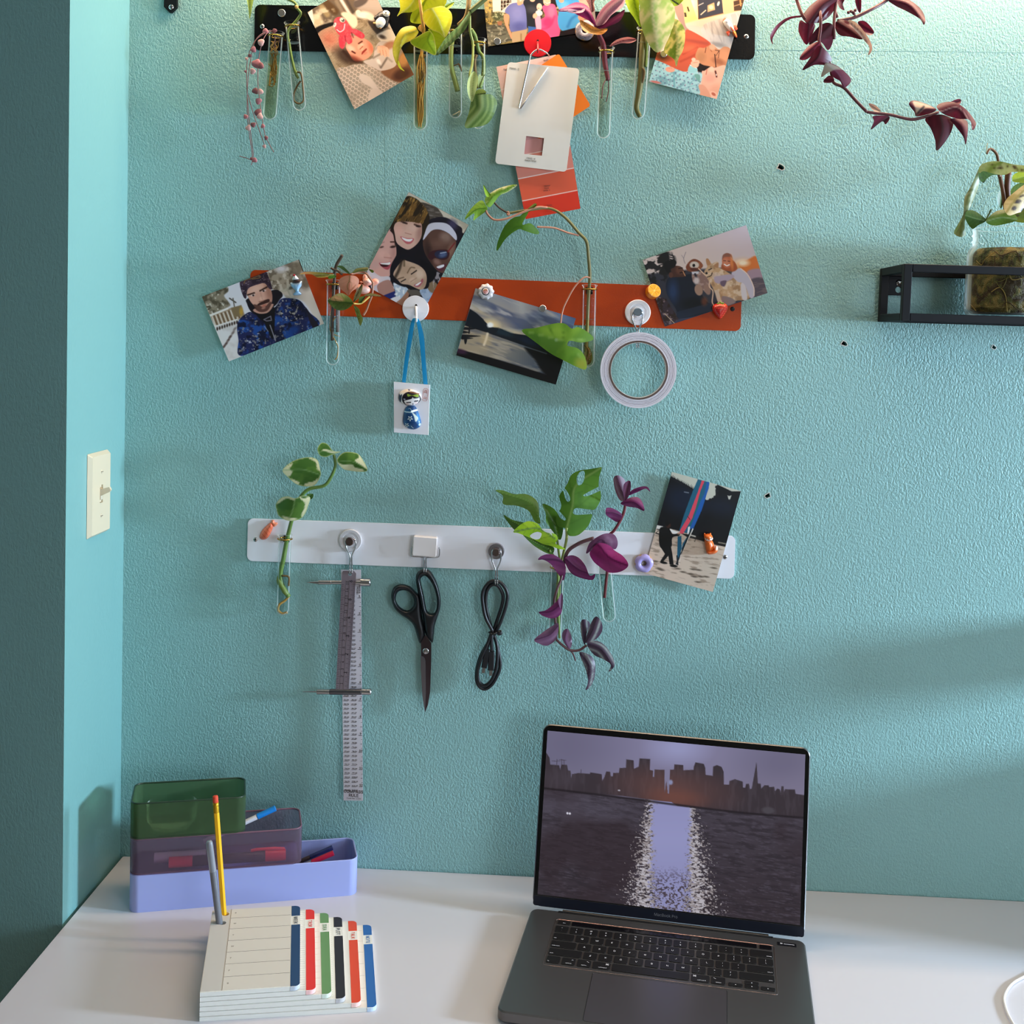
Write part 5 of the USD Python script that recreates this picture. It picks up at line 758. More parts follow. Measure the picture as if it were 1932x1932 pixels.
# looped usb cable
t = Thing('usb_cable', 'black looped charging cable hanging from the small silver hook', 'cable', W(930, 1195, 0.018)); CAB = mat('black_rubber_cable', '#121317', 0.42); 
path = [(1210, 1400, .016), (1240, 1290, .016), (1290, 1190, .0165), (1200, 1000, .017), (1162, 800, .0175), (1168, 680, .0175), (1230, 585, .0175), (1310, 552, .0175), (1400, 592, .0175), (1462, 700, .017), (1450, 840, .0165), (1390, 1030, .016), (1320, 1180, .015), (1240, 1290, .014), (1130, 1490, .0135), (1086, 1700, .0135), (1112, 1820, .014), (1190, 1868, .014), (1285, 1800, .014), (1366, 1640, .014), (1372, 1500, .014), (1326, 1290, .0135), (1284, 1180, .013), (1235, 1000, .013), (1203, 850, .014), (1206, 710, .0155), (1245, 625, .017), (1300, 596, .0175), (1360, 625, .017), (1410, 730, .0155), (1395, 860, .0145), (1330, 1060, .0135), (1298, 1180, .0128), (1336, 1330, .0165), (1342, 1480, .0175), (1322, 1640, .0175), (1262, 1772, .0175), (1184, 1826, .0175), (1116, 1772, .0165), (1104, 1640, .0175), (1150, 1480, .0195), (1230, 1300, .0195), (1268, 1200, .0195), (1270, 1300, .0195), (1275, 1410, .0175)]
t.part('cord', stem3(path, 0.0025, trs, 6, 10), CAB, True)
for x0, y0, x1, y1, w in ((1222, 1385, 1180, 1610, 70), (1272, 1410, 1264, 1640, 78)):
    A, B_ = W(*sc([(x0, y0)])[0], .0178), W(*sc([(x1, y1)])[0], .0178); L_ = np.linalg.norm(B_ - A); fr = frame((A + B_) / 2, np.cross(B_ - A, (0, 1, 0)), A - B_, (0, -1, 0)); ww = w / trs[2] * KPX
    t.part('plug', tf(slab(ww, L_, 0.006, 0.0015, 0.0012), lambda P, f0=fr: f0(np.asarray(P) - [0, 0, 0.003])), CAB, 25); t.part('plug_contact', tf(slab(ww * .55, 0.008, 0.0032, 0.0006, 0.0003), lambda P, f0=fr, l=L_: f0(np.asarray(P) - [0, l / 2 + .0035, 0.0016])), CHROME, 25)
t.part('cable_tie', cat(stem3([(1240, 1180, .0165), (1280, 1205, .0225), (1330, 1185, .0215), (1345, 1180, .016), (1300, 1170, .0095), (1250, 1175, .0105), (1240, 1180, .0165)], .0012, trs), ball(W(*sc([(1368, 1185)])[0], .0195), .0042, 2, (1, .8, .9)), stem3([(1345, 1190, .018), (1385, 1160, .021), (1375, 1205, .021)], .0013, trs)), CAB, True)
# ================================================================ little magnets
GM = 'small magnets on the strips'
def disc_magnet(label, x, y, r, off):
    t = Thing('disc_magnet', label, 'magnet', W(x, y, off), 'silver disc magnets'); R = r * KPX
    t.part('magnet', lathe([(0, 0), (R, 0), (R, 0.0024), (R * .88, 0.003), (0, 0.003)], 28, wallframe(x, y, off)), mat('silver_magnet', '#c4c0ba', 0.28, 1.0), 30)
disc_magnet('silver disc magnet at the upper left of the black strip', 532, 25.2, 7.2, FRONT + .0002); disc_magnet('silver disc magnet on the family group photo', 938.3, 78.6, 6.6, .0082)
disc_magnet('silver disc magnet partly hidden under the variegated leaf at the top', 1252, 102, 6.4, .0085); disc_magnet('silver disc magnet on the top edge of the sunset photo', 1024, 582, 6.6, .0075)
VC = PAINTED
def lump(t, name, pts, off, h, tr, paint, smooth=True, step=None, holes=(), sharp=1.0):
    col = paint if callable(paint) else (lambda p: p.fill(paint)); m_, c_ = dome(pts, off, h, tr, col, step, smooth, sharp, holes); return t.part(name, m_, VC, True, Cd=c_)
def el(cx, cy, rx, ry, rot=0, n=14):
    r = math.radians(rot); return [(cx + rx * math.cos(a) * math.cos(r) - ry * math.sin(a) * math.sin(r), cy + rx * math.cos(a) * math.sin(r) + ry * math.sin(a) * math.cos(r)) for a in np.linspace(0, 2 * np.pi, n, endpoint=False)]
tb = (580, 0, 8.782); t = Thing('penguin_magnet', 'little black and white penguin magnet on the baby photo', 'magnet', W(721, 38, .008), GM)
lump(t, 'back', [(1150, 240), (1230, 180), (1340, 180), (1370, 240), (1340, 420), (1250, 480), (1170, 450), (1110, 300)], .0075, .006, tb, '#151214'); lump(t, 'wing', [(1100, 290), (1160, 240), (1190, 260), (1150, 320), (1120, 330)], .009, .004, tb, '#15121a'); lump(t, 'wing', [(1300, 350), (1345, 340), (1330, 440), (1270, 470)], .009, .004, tb, '#15121a')
lump(t, 'belly', el(1215, 370, 88, 105, 25), .010, .006, tb, '#f2ece2'); lump(t, 'head', el(1305, 225, 64, 56, 20), .011, .006, tb, lambda p: (p.fill('#f4efe6'), p.ell(1300, 208, 14, 14, '#2a2624', 0, 5), p.ell(1360, 235, 14, 20, '#e7b27c', 0, 8)))
for q in ((1110, 385), (1205, 462)): lump(t, 'foot', el(*q, 26, 20, 20), .010, .004, tb, '#d9a060')
def donut(label, tr, cx, cy, R, rh, base, glaze, off, gl=1.0, dx=0, dy=0):
    t = Thing('donut_magnet', label, 'magnet', W(tr[0] + cx / tr[2], tr[1] + cy / tr[2], off), GM); x, y = tr[0] + cx / tr[2], tr[1] + cy / tr[2]; k = KPX / tr[2]; rm, rt = (R + rh) / 2 * k, (R - rh) / 2 * k
    def torus(rr, r0, z0, a0, a1, wob=0):
        A = np.linspace(a0, a1, 14); pr = [(r0 + rr * math.cos(a), z0 + rr * math.sin(a)) for a in A]; v, f = lathe(pr, 48); th = np.arctan2(v[:, 1], v[:, 0]); 
        if wob: s = 1 + wob * np.sin(5 * th + 1) * (np.hypot(v[:, 0], v[:, 1]) > r0) * (v[:, 2] < z0 + rr * .6); v[:, :2] *= s[:, None]
        return v, f
    fr = wallframe(x, y, off); t.part('dough', tf(torus(rt, rm, rt, 0, 2 * np.pi), fr), mat('donut_dough', base, 0.6), True)
    t.part('glaze', tf(torus(rt * 1.06, rm, rt, math.radians(12), math.radians(168), .035), wallframe(x + dx, y + dy, off)), mat('glaze_' + base[1:] + glaze[1:], glaze, 0.28, mottle=(380, '#9a96a2' if gl < 1 else glaze)), True); return t
t = donut('grey glazed donut magnet by the purple cutting at the top', (900, 0, 8.4), 1710, 500, 152, 40, '#b5823e', '#77747f', FRONT + .0004, .5)
t = donut('lavender glazed donut magnet at the lower left of the kayak photo', (1190, 880, 7.886), 192, 1430, 136, 38, '#d98f5c', '#a79ad0', FRONT + .0004)
tn = (1220, 0, 8.782); t = Thing('rocket_magnet', 'white and red toy rocket magnet at the top right', 'magnet', W(1378, 52, .008), GM)
lump(t, 'flame', [(1410, 530), (1440, 505), (1475, 520), (1500, 600), (1490, 625), (1460, 610)], .0075, .006, tn, lambda p: p.grad((1430, 520), '#e8922c', (1490, 620), '#c9441c'))
for q in ([(1330, 520), (1380, 520), (1385, 560), (1355, 598), (1320, 540)], [(1450, 430), (1480, 415), (1508, 480), (1470, 500)]): lump(t, 'fin', q, .0075, .006, tn, '#df5533')
lump(t, 'body', [(1262, 330), (1300, 295), (1340, 310), (1400, 370), (1440, 440), (1460, 500), (1430, 530), (1375, 520), (1310, 450), (1270, 390)], .0085, .009, tn, lambda p: (p.fill('#efe6e0'), p.poly([(1250, 330), (1255, 285), (1290, 280), (1330, 305), (1268, 350)], '#e25a3c', 6, False), p.ell(1335, 360, 28, 28, '#a9a8ac', 0, 6), p.ell(1335, 360, 19, 19, '#6f7378', 0, 6)))
lump(t, 'fin', [(1385, 450), (1400, 435), (1450, 500), (1430, 520), (1410, 500)], .015, .004, tn, '#df5533')
tm = (375, 480, 7.728); t = Thing('sundae_magnet', 'ice cream sundae magnet in a pale blue cup on the bearded man photo', 'magnet', W(559, 540, .0085), GM)
lump(t, 'foot', [(1395, 560), (1420, 540), (1465, 540), (1498, 570), (1480, 592), (1395, 596), (1378, 580)], .0082, .005, tm, '#9cc4e6'); lump(t, 'cup', [(1335, 425), (1345, 410), (1490, 385), (1505, 410), (1500, 460), (1465, 510), (1460, 545), (1415, 550), (1405, 520), (1360, 480)], .0085, .009, tm, lambda p: (p.fill('#a3caea'), p.line([(1340, 420), (1420, 432), (1500, 400)], 26, '#d4e6f4', 8), p.line([(1390, 450), (1410, 510)], 8, '#7fa9d0', 6), p.line([(1440, 445), (1440, 510)], 8, '#7fa9d0', 6)))
lump(t, 'chocolate_scoop', [(1362, 410), (1375, 375), (1440, 360), (1480, 375), (1475, 408), (1420, 425)], .011, .009, tm, '#3c1f1a'); lump(t, 'whipped_cream', [(1362, 368), (1375, 330), (1400, 295), (1430, 320), (1455, 350), (1450, 368), (1400, 378)], .012, .009, tm, '#f3efec'); lump(t, 'cherry', el(1390, 303, 20, 17), .017, .005, tm, '#a3202c')
tsu = (850, 530, 7.728); t = Thing('sushi_magnet', 'white sushi roll magnet on the corner of the sunset photo', 'magnet', W(917, 550, .008), GM)
scal = [(520 + (112 + 7 * math.cos(9 * a)) * math.cos(a), 155 + (114 + 7 * math.cos(9 * a)) * math.sin(a)) for a in np.linspace(0, 2 * np.pi, 54, endpoint=False)]
lump(t, 'rice', scal, .0072, .008, tsu, lambda p: p.fill('#e9e7ea'), sharp=.35, step=12); lump(t, 'seaweed_ring', [(450, 150), (465, 110), (510, 92), (555, 110), (572, 155), (555, 195), (515, 215), (470, 195)], .0148, .0016, tsu, '#2a2426', sharp=.3)
lump(t, 'filling', [(460, 150), (475, 115), (510, 102), (548, 115), (560, 155), (545, 188), (515, 204), (478, 188)], .0158, .0014, tsu, lambda p: (p.fill('#e6dfe0'), p.ell(510, 155, 36, 34, '#d38a84', 10, 8), p.ell(530, 170, 18, 16, '#f0c2bc', 0, 8), p.line([(485, 140), (500, 128), (530, 130)], 12, '#c9832e', 6)), sharp=.5)
td = (1200, 415, 7.431); t = Thing('orange_magnet', 'half orange magnet beside the photo of the couple with dogs', 'magnet', W(1231, 551, .006), GM)
o0 = W(1228.6, 553.5, FRONT + .0002); ax = np.array([0.40, -1, 0.42]); ax /= np.linalg.norm(ax); fr = frame(o0, np.cross((0, 0, 1), ax), np.cross(ax, np.cross((0, 0, 1), ax)), ax); R = .0102
t.part('peel', lathe([(0, 0), (R * .86, 0.0), (R * .97, .003), (R, .009), (R * .985, .0105), (R * .93, .0108)], 40, fr), mat('orange_peel', '#dd7a08', .4), 40)
def seg(k): a0 = k * math.pi / 4 + .16; A = np.linspace(a0 + .07, a0 + math.pi / 4 - .07, 7); return [(R * .10 * math.cos(a0 + math.pi / 8), R * .10 * math.sin(a0 + math.pi / 8))] + [(R * .86 * math.cos(a), R * .86 * math.sin(a)) for a in A]
t.part('pith', lathe([(R * .935, .0107), (0, .0107)], 40, fr), mat('orange_pith', '#f7cf68', .45), False)
for k in range(8): t.part('segment', extrude(Polygon(seg(k)).buffer(-.00025).buffer(.00022), .0005, lambda P, f0=fr: f0(np.asarray(P) + [0, 0, .0107])), mat('orange_flesh', '#f0a50c', .3), False)
t = Thing('strawberry_magnet', 'red strawberry magnet at the lower edge of the photo of the couple with dogs', 'magnet', W(1358, 586, .009), GM)
so = [(1070, 1230), (1090, 1190), (1150, 1165), (1230, 1165), (1275, 1190), (1285, 1230), (1265, 1290), (1220, 1355), (1175, 1388), (1130, 1355), (1085, 1290)]
lump(t, 'berry', so, .0075, .010, td, lambda p: (p.fill('#c5161a'), p.ell(1210, 1200, 60, 26, '#e2542c', 8, 40, .7), p.dots(30, '#e9b34a', 5.5, 8, None, .9, 4), p.ell(1130, 1300, 50, 80, '#a00f16', 20, 60, .6)), step=8)
for q in ([(1180, 1170), (1150, 1160), (1125, 1178), (1160, 1182)], [(1180, 1170), (1165, 1150), (1185, 1140), (1200, 1165)], [(1185, 1170), (1220, 1155), (1240, 1175), (1205, 1182)]): lump(t, 'sepal', q, .0165, .001, td, '#7d9a2c')
ts_ = (450, 820, 3.645); t = Thing('shrimp_magnet', 'orange shrimp magnet at the left end of the white strip', 'magnet', W(508, 1000, .006), GM)
lump(t, 'body', [(144, 702), (160, 662), (195, 625), (222, 605), (240, 625), (232, 655), (212, 695), (190, 718), (160, 722)], FRONT + .0003, .008, ts_, lambda p: (p.fill('#dd6f4c'), [p.line([(152 + 17 * k, 672 - 18 * k), (188 + 13 * k, 712 - 20 * k)], 3, '#b9492e', 3) for k in range(5)], p.line([(150, 700), (170, 665), (220, 615)], 5, '#f0a17c', 5, .6)), step=3.2)
lump(t, 'tail', [(222, 612), (225, 595), (232, 586), (247, 590), (248, 602), (268, 606), (266, 620), (244, 634)], FRONT + .0003, .005, ts_, '#e88a66', step=4)
tk = (1190, 880, 7.886); t = Thing('fox_magnet', 'sitting orange fox magnet on the kayak photo', 'magnet', W(1338, 1028, .009), GM)
lump(t, 'body', [(1098, 1090), (1150, 1080), (1205, 1095), (1238, 1160), (1242, 1240), (1205, 1290), (1140, 1290), (1112, 1210)], .0085, .010, tk, '#e06a24'); lump(t, 'tail', [(1128, 1270), (1160, 1255), (1215, 1252), (1245, 1215), (1262, 1180), (1290, 1190), (1298, 1230), (1285, 1275), (1230, 1305), (1150, 1308)], .011, .009, tk, lambda p: (p.fill('#d95f1e'), p.ell(1285, 1210, 26, 40, '#f3ded0', 20, 20)))
for q in ([(1088, 1035), (1086, 1005), (1098, 986), (1122, 1012)], [(1160, 1010), (1182, 984), (1198, 995), (1200, 1035)]): lump(t, 'ear', q, .014, .004, tk, '#e8702a', smooth=False)
lump(t, 'head', [(1090, 1030), (1120, 1005), (1170, 1000), (1205, 1020), (1222, 1060), (1222, 1085), (1185, 1118), (1140, 1115), (1100, 1085)], .014, .011, tk, lambda p: (p.fill('#e66c22'), p.poly([(1100, 1075), (1130, 1075), (1185, 1112), (1140, 1116)], '#f2e8e0', 6), p.poly([(1178, 1085), (1205, 1060), (1225, 1070), (1210, 1100), (1186, 1112)], '#f2e8e0', 6), p.ell(1125, 1080, 9, 6, '#2a1c18', 15, 4), p.ell(1200, 1068, 9, 6, '#2a1c18', -15, 4), p.ell(1186, 1108, 9, 7, '#1c1412', 0, 4)), step=7)
ta = (480, 480, 8.05); t = Thing('axolotl_magnet', 'pale pink axolotl magnet behind the leaves on the orange strip', 'magnet', W(686, 538, .009), GM)
for q in ([(1650, 400), (1648, 330), (1680, 298), (1712, 320), (1720, 390)], [(1760, 420), (1800, 375), (1850, 368), (1888, 405), (1870, 450), (1800, 480)], [(1620, 440), (1600, 415), (1625, 402), (1650, 430)]): lump(t, 'gill_frill', q, .0078, .005, ta, lambda p: (p.fill('#f0a088'), p.noise(30, '#fbd0bc', .5, .7, 4)))
lump(t, 'body', [(1530, 520), (1535, 480), (1600, 450), (1700, 470), (1760, 520), (1740, 580), (1660, 605), (1570, 580)], .0078, .009, ta, lambda p: (p.fill('#f2b09a'), p.ell(1690, 540, 60, 40, '#f9d3c6', 0, 30))); lump(t, 'head', el(1715, 415, 72, 62, 15), .012, .009, ta, lambda p: (p.fill('#f4a893'), p.ell(1740, 400, 40, 30, '#fad0c2', 0, 30), p.line([(1700, 400), (1722, 425), (1748, 430)], 6, '#6a3a38', 4), p.line([(1770, 380), (1790, 395)], 6, '#6a3a38', 4)))
# ================================================================ test tubes and cuttings
def glass_mat(name, tint, blend=0.16, rough=0.01):
    """A thin clear wall: seen through face on, paler and mirror-like towards its edge."""
    nodes = {'f': ('layer_weight', {'blend': blend}), 'r': ('map_range', {'from_min': 0.0, 'from_max': 1.0, 'to_min': 0.0, 'to_max': 0.72, 'clamp': True}), 't': ('transparent_bsdf', {'color': tint}), 'g': ('glossy_bsdf', {'color': (0.95, 0.97, 0.97), 'roughness': rough}),
             'd': ('diffuse_bsdf', {'color': (0.80, 0.88, 0.86)}), 'm2': ('mix_closure', {'fac': 0.42}), 'm': ('mix_closure', {})}
    return usdkit.material(stage, '/World/Looks/' + name, nodes, [('f.fresnel', 'r.value'), ('r.result', 'm.fac'), ('g.BSDF', 'm2.closure1'), ('d.BSDF', 'm2.closure2'), ('t.BSDF', 'm.closure1'), ('m2.closure', 'm.closure2')], surface='m.closure')
GLASS = glass_mat('clear_glass', (0.992, 0.996, 0.994), 0.10); WATER = glass_mat('water', (0.975, 0.985, 0.965), 0.05)
def tube_glass(label, top, bot, wpx, off, level, tint=None):
    A, B = W(*top, off), W(*bot, off); L_ = np.linalg.norm(A - B); ax = (A - B) / L_; fr = frame(B, np.cross((0, -1, 0), ax), np.cross(ax, np.cross((0, -1, 0), ax)), ax)
    R = wpx * KPX / 2; t = Thing('test_tube', label, 'test tube', B, 'glass test tubes on the strips'); th = 0.0009
    cap = lambda r, z0, n=8: [(r * math.sin(a), z0 - r * math.cos(a)) for a in np.linspace(0.0, math.pi / 2, n)]
    outer = cap(R, R) + [(R, L_ - .008), (R * .98, L_ - .005), (R * 1.04, L_ - .003), (R * 1.20, L_ - .0012), (R * 1.20, L_ - .0004), (R * 1.08, L_)]
    inner = [(R * .95, L_ - .001), (R - th, L_ - .005)] + cap(R - th, R)[::-1]
    t.part('glass', lathe(outer + inner, 28, fr), GLASS, True)
    rw = R - th - .0002; zl = R + (L_ - R) * level
    t.part('water', lathe(cap(rw, R) + [(rw, zl), (rw * .9, zl - .0006), (0.0, zl - .0008)], 24, fr), WATER if tint is None else tint, True)
    t.part('neck_ring', tube(np.array([fr(np.array([(R + .0012) * math.cos(a), (R + .0012) * math.sin(a), L_ - .0065])) for a in np.linspace(0, 2 * np.pi, 28, endpoint=False)]), .0011, 8, closed=True), BRASS, True)
    t.part('magnet_mount', hull(fr(np.array([(sx * R * .5, sy, z) for sx in (-1, 1) for sy in (-R - .0008, -(off - FRONT - .0003)) for z in (L_ - .013, L_ - .003)]))), CHROME, False)
    return t
o_ = FRONT + .0135
YW = glass_mat('yellowed_water', (0.97, 0.92, 0.74), 0.05); CW = glass_mat('cloudy_water', (0.95, 0.96, 0.90), 0.06)
for a in (('test tube with tangled roots, leftmost on the black strip', (521.5, 60), (508.6, 226), 25.5, o_, .74, YW), ('test tube with one looping root, second on the black strip', (550.8, 41.5), (566.3, 208.5), 24.6, o_, .75), ('test tube full of orange roots under the lime heart leaves', (794, 72), (793.3, 245.5), 26, o_, .85, YW),
          ('test tube with a thick green stem under the long striped leaf', (859.3, 51.5), (859.3, 223), 25, o_, .78), ('test tube behind the drooping striped leaf', (903.3, 73.5), (903, 243), 24, o_, .75), ('test tube with a maroon stem right of the paint chips', (1144.6, 89), (1138.3, 261), 25, o_, .72, CW), ('test tube with a dark stem under the variegated leaves', (1217, 52), (1203.8, 225), 25, o_, .82),
          ('test tube left of the four women photo on the orange strip', (629.7, 528), (627.8, 689), 25, o_, .38), ('test tube right of the sunset photo', (1112.8, 537), (1109.6, 692.8), 24.5, o_, .55, YW), ('test tube at the left end of the white strip', (537.8, 1008), (533.7, 1160.5), 23.5, o_, .62), ('test tube behind the split leaf plant on the white strip', (1053, 1062), (1046.5, 1216.5), 25, o_, .72), ('tilted cloudy test tube under the big magenta leaf', (1136.5, 1020), (1151, 1173.5), 25, o_, .80, CW)): tube_glass(*a)
GC = 'plant cuttings in the test tubes'
class Plant(Thing):
    def __init__(s, name, label, base, tr, group=GC, cat_='plant cutting'): super().__init__(name, label, cat_, W(*base), group); s.tr = tr
    def leaf(s, outline, rib, o0, o1, cup, paint, tr=None, name='leaf', **kw): m_, c_ = leaf_mesh(outline, rib, o0, o1, cup, tr or s.tr, paint, **kw); return s.part(name, m_, LEAF, True, Cd=c_)
    def stem(s, pts, r, m, name='stem', tr=None, n=6): return s.part(name, stem3(pts, r, tr or s.tr, n), m, True)
def grown(base, tip, vein='#000000', a=.25, n=6, mott=None, rim=None):
    def f(p):
        p.fill(base); s_ = np.clip(p.s, 0, 1)[:, None]; p.c = hexc(base) * (1 - s_) + hexc(tip) * s_
        if mott: p.noise(max(np.ptp(p.x), np.ptp(p.y)) / 6, mott, .45, .7, int(p.x[0]) % 50, None, .7)
        veins(p, vein, n, a=a)
        if rim: p._in(np.clip(1.4 - p.rim / (np.ptp(p.x) * .03), 0, 1), rim)
    return f
STG = mat('green_stem', '#6d8038', .45); STD = mat('dark_stem', '#4b3b2c', .5); STT = mat('tan_stem', '#c99a4e', .5); STM = mat('maroon_stem', '#6b2530', .45); ROOT = mat('brown_root', '#a8803a', .6); ROOTD = mat('dark_root', '#6a5228', .6); STP = mat('pink_stem', '#a9765e', .45); STO = mat('olive_stem', '#55602c', .5)
t1 = (440, 0, 3.864)
# lime philodendron
p = Plant('philodendron_cutting', 'lime yellow heart leaved cutting right of the baby photo', (794, 72, .03), t1)
lime = grown('#e2d322', '#d8da2c', '#f2ea6a', .35, 6); lime2 = grown('#b9c41c', '#cdd42c', '#8e9c14', .3)
p.leaf([(1370, -30), (1540, -30), (1540, 45), (1450, 70), (1400, 90), (1385, 120), (1395, 170), (1300, 165), (1293, 120), (1310, 80)], [(1420, -30), (1320, 160)], .035, .03, .006, grown('#a9b41a', '#b8c424', '#7f8c14', .3))
p.leaf([(1217, -40), (1400, -40), (1372, 30), (1310, 85), (1232, 95), (1194, 120), (1216, 70), (1214, 20)], [(1340, -40), (1290, 40), (1196, 119)], .05, .045, -.006, lime)
p.leaf([(1380, 110), (1400, 75), (1440, 60), (1472, 52), (1530, 45), (1585, 85), (1597, 140), (1580, 210), (1545, 275), (1500, 240), (1440, 215), (1393, 165)], [(1450, 62), (1500, 150), (1545, 273)], .062, .055, -.008, grown('#eede2c', '#d2d81f', '#fbf48a', .3, rim='#d6d060'))
p.leaf([(1420, 212), (1470, 222), (1540, 270), (1547, 300), (1522, 350), (1488, 402), (1470, 330), (1450, 260)], [(1440, 215), (1490, 400)], .05, .045, .006, grown('#a4bb1c', '#bac92a', '#7d9414', .3))
p.leaf([(1290, 300), (1340, 268), (1420, 225), (1450, 240), (1470, 290), (1477, 400), (1400, 372), (1320, 338)], [(1440, 232), (1420, 300), (1476, 398)], .056, .05, -.006, grown('#b2c823', '#a7bd24', '#8aa316', .35, rim='#e2da62'))
p.leaf([(1340, 213), (1350, 240), (1310, 290), (1245, 322), (1212, 385), (1197, 470), (1168, 410), (1163, 340), (1190, 260), (1230, 205), (1290, 188), (1328, 195)], [(1338, 220), (1240, 270), (1196, 468)], .058, .04, -.008, grown('#e8d233', '#dfd040', '#f5ea7a', .3, rim='#c9b53a'))
p.leaf([(1197, 465), (1205, 440), (1225, 490), (1250, 519), (1215, 500)], [(1200, 450), (1248, 518)], .04, .035, .0, lime, name='leaf_tip')
p.leaf([(1345, 200), (1375, 175), (1400, 200), (1395, 240), (1360, 225)], [(1370, 180), (1380, 238)], .045, .045, .004, grown('#d9b060', '#c9a050', '#a8803a', .3), name='leaf_sheath')
p.stem([(1358, -20, .05), (1372, 100, .05), (1388, 215, .045), (1380, 340, .02), (1372, 420, .018)], .0022, STT); 
for k in range(9):
    x = 1340 + 7 * k; p.stem([(1370 + (k - 4) * 2, 400, .018), (x + 8 * math.sin(k), 520, .018 + .003 * math.cos(k * 2)), (1345 + 5 * ((k * 5) % 9), 680, .018 + .004 * math.sin(k)), (1345 + 5 * ((k * 7) % 9), 820, .018), (1352 + 4 * ((k * 4) % 8), 900 + 4 * k % 30, .018)], .0009, ROOT, 'root')
p.stem([(1400, 400, .016), (1350, 470, .016), (1390, 540, .021), (1360, 600, .018)], .0022, ROOTD, 'root')
# long striped leaf cutting
p = Plant('silver_philodendron_cutting', 'cutting with a long striped olive leaf left of the family photo', (859, 60, .03), t1)
def striped(a, b, c):
    def f(p):
        p.fill(a); q = np.abs(((p.d / p.w) * 3.2 + .15) % 1 - .5); p._in(np.clip(1.6 - q * 5, 0, 1) * .8, b); p._in(np.clip(1.4 - p.d / (p.w * .10), 0, 1), c)
    return f
p.leaf([(1732, 85), (1726, 132), (1692, 215), (1602, 310), (1522, 380), (1478, 406), (1492, 360), (1560, 262), (1640, 190), (1702, 110)], [(1731, 90), (1650, 235), (1480, 404)], .055, .045, .010, striped('#7d9152', '#3f5628', '#a9b878'))
p.stem([(1850, -20, .05), (1780, 40, .05), (1725, 85, .05)], .0035, STO); p.stem([(1720, -20, .045), (1712, 60, .045), (1690, 130, .04), (1640, 180, .03)], [.0035, .0022], mat('sheath_stem', '#a48a58', .5))
p.stem([(1725, 90, .05), (1690, 150, .035), (1620, 240, .02), (1595, 330, .018), (1590, 480, .018), (1620, 600, .018), (1636, 665, .018)], [.0016, .002, .0035, .0036], mat('pale_green_stem', '#8f9c50', .45)); p.stem([(1605, 480, .018), (1650, 470, .02), (1665, 520, .02), (1640, 460, .02)], .0008, ROOTD, 'root'); p.stem([(1600, 840, .018), (1630, 825, .02), (1655, 810, .018), (1640, 845, .016)], .0008, mat('pale_root', '#cfc9a8', .6), 'root')
p.leaf([(1540, 45), (1580, 25), (1612, 15), (1590, 50), (1560, 70)], [(1545, 55), (1610, 16)], .03, .03, .002, grown('#9db83a', '#a9c040'))
# drooping striped leaves
p = Plant('silver_philodendron_cutting', 'cutting with one broad drooping striped leaf left of the grey card', (903, 80, .03), t1)
p.leaf([(1760, 520), (1785, 560), (1780, 625), (1752, 720), (1736, 742), (1711, 685), (1706, 610), (1728, 545)], [(1760, 522), (1745, 640), (1737, 740)], .05, .055, .006, grown('#a5b877', '#b3c284', '#8aa05c', .4)); p.leaf([(1745, 700), (1800, 690), (1882, 690), (1922, 742), (1907, 822), (1852, 902), (1760, 927), (1688, 926), (1718, 820)], [(1805, 692), (1800, 800), (1690, 925)], .058, .05, -.010, striped('#5c7838', '#8da35c', '#a4b674'))
p.leaf([(1748, 692), (1775, 660), (1812, 648), (1842, 668), (1835, 692), (1800, 700)], [(1838, 680), (1750, 692)], .055, .05, .004, grown('#8fa65c', '#7d9848')); p.leaf([(1790, 545), (1815, 555), (1835, 540), (1820, 575), (1800, 610), (1785, 640)], [(1830, 545), (1788, 635)], .05, .05, .003, grown('#b4c48a', '#a2b66e'))
p.stem([(1690, 170, .045), (1722, 110, .045), (1728, 230, .04), (1748, 330, .035), (1742, 470, .04), (1725, 560, .045), (1760, 690, .05)], .0018, mat('pale_green_stem', '#8f9c50', .45)); p.stem([(1735, 215, .04), (1765, 265, .03), (1790, 370, .018), (1822, 420, .018), (1822, 540, .018), (1800, 640, .02)], .0026, STG); p.stem([(1775, 400, .018), (1760, 440, .018), (1765, 540, .018), (1790, 640, .018)], .0026, ROOTD)
# looping root cutting
p = Plant('vine_cutting', 'thin green vine cutting second from left on the black strip', (551, 45, .025), t1)
p.stem([(150, -70, .035), (300, -40, .035), (400, -5, .032), (450, 22, .03), (468, 62, .028), (492, 96, .025), (470, 140, .02), (400, 230, .018), (410, 330, .018), (430, 440, .018), (452, 525, .018), (474, 570, .018)], .0019, STG); p.stem([(470, 525, .018), (495, 540, .02), (508, 640, .02), (512, 730, .018), (480, 755, .018), (445, 735, .018), (442, 690, .018), (465, 630, .018), (492, 590, .018)], .0012, ROOTD, 'root'); p.leaf([(92, -60), (150, -60), (142, 30), (120, 138), (110, 60)], [(122, -60), (120, 136)], .035, .03, .004, grown('#c3cc4a', '#d8dc7a', '#9aa834', .3))
p.part('node', ball(W(440 + 462 / 3.864, 50 / 3.864, .029), .0028), STT, True); p.part('node', ball(W(440 + 456 / 3.864, 527 / 3.864, .018), .0026), STG, True)
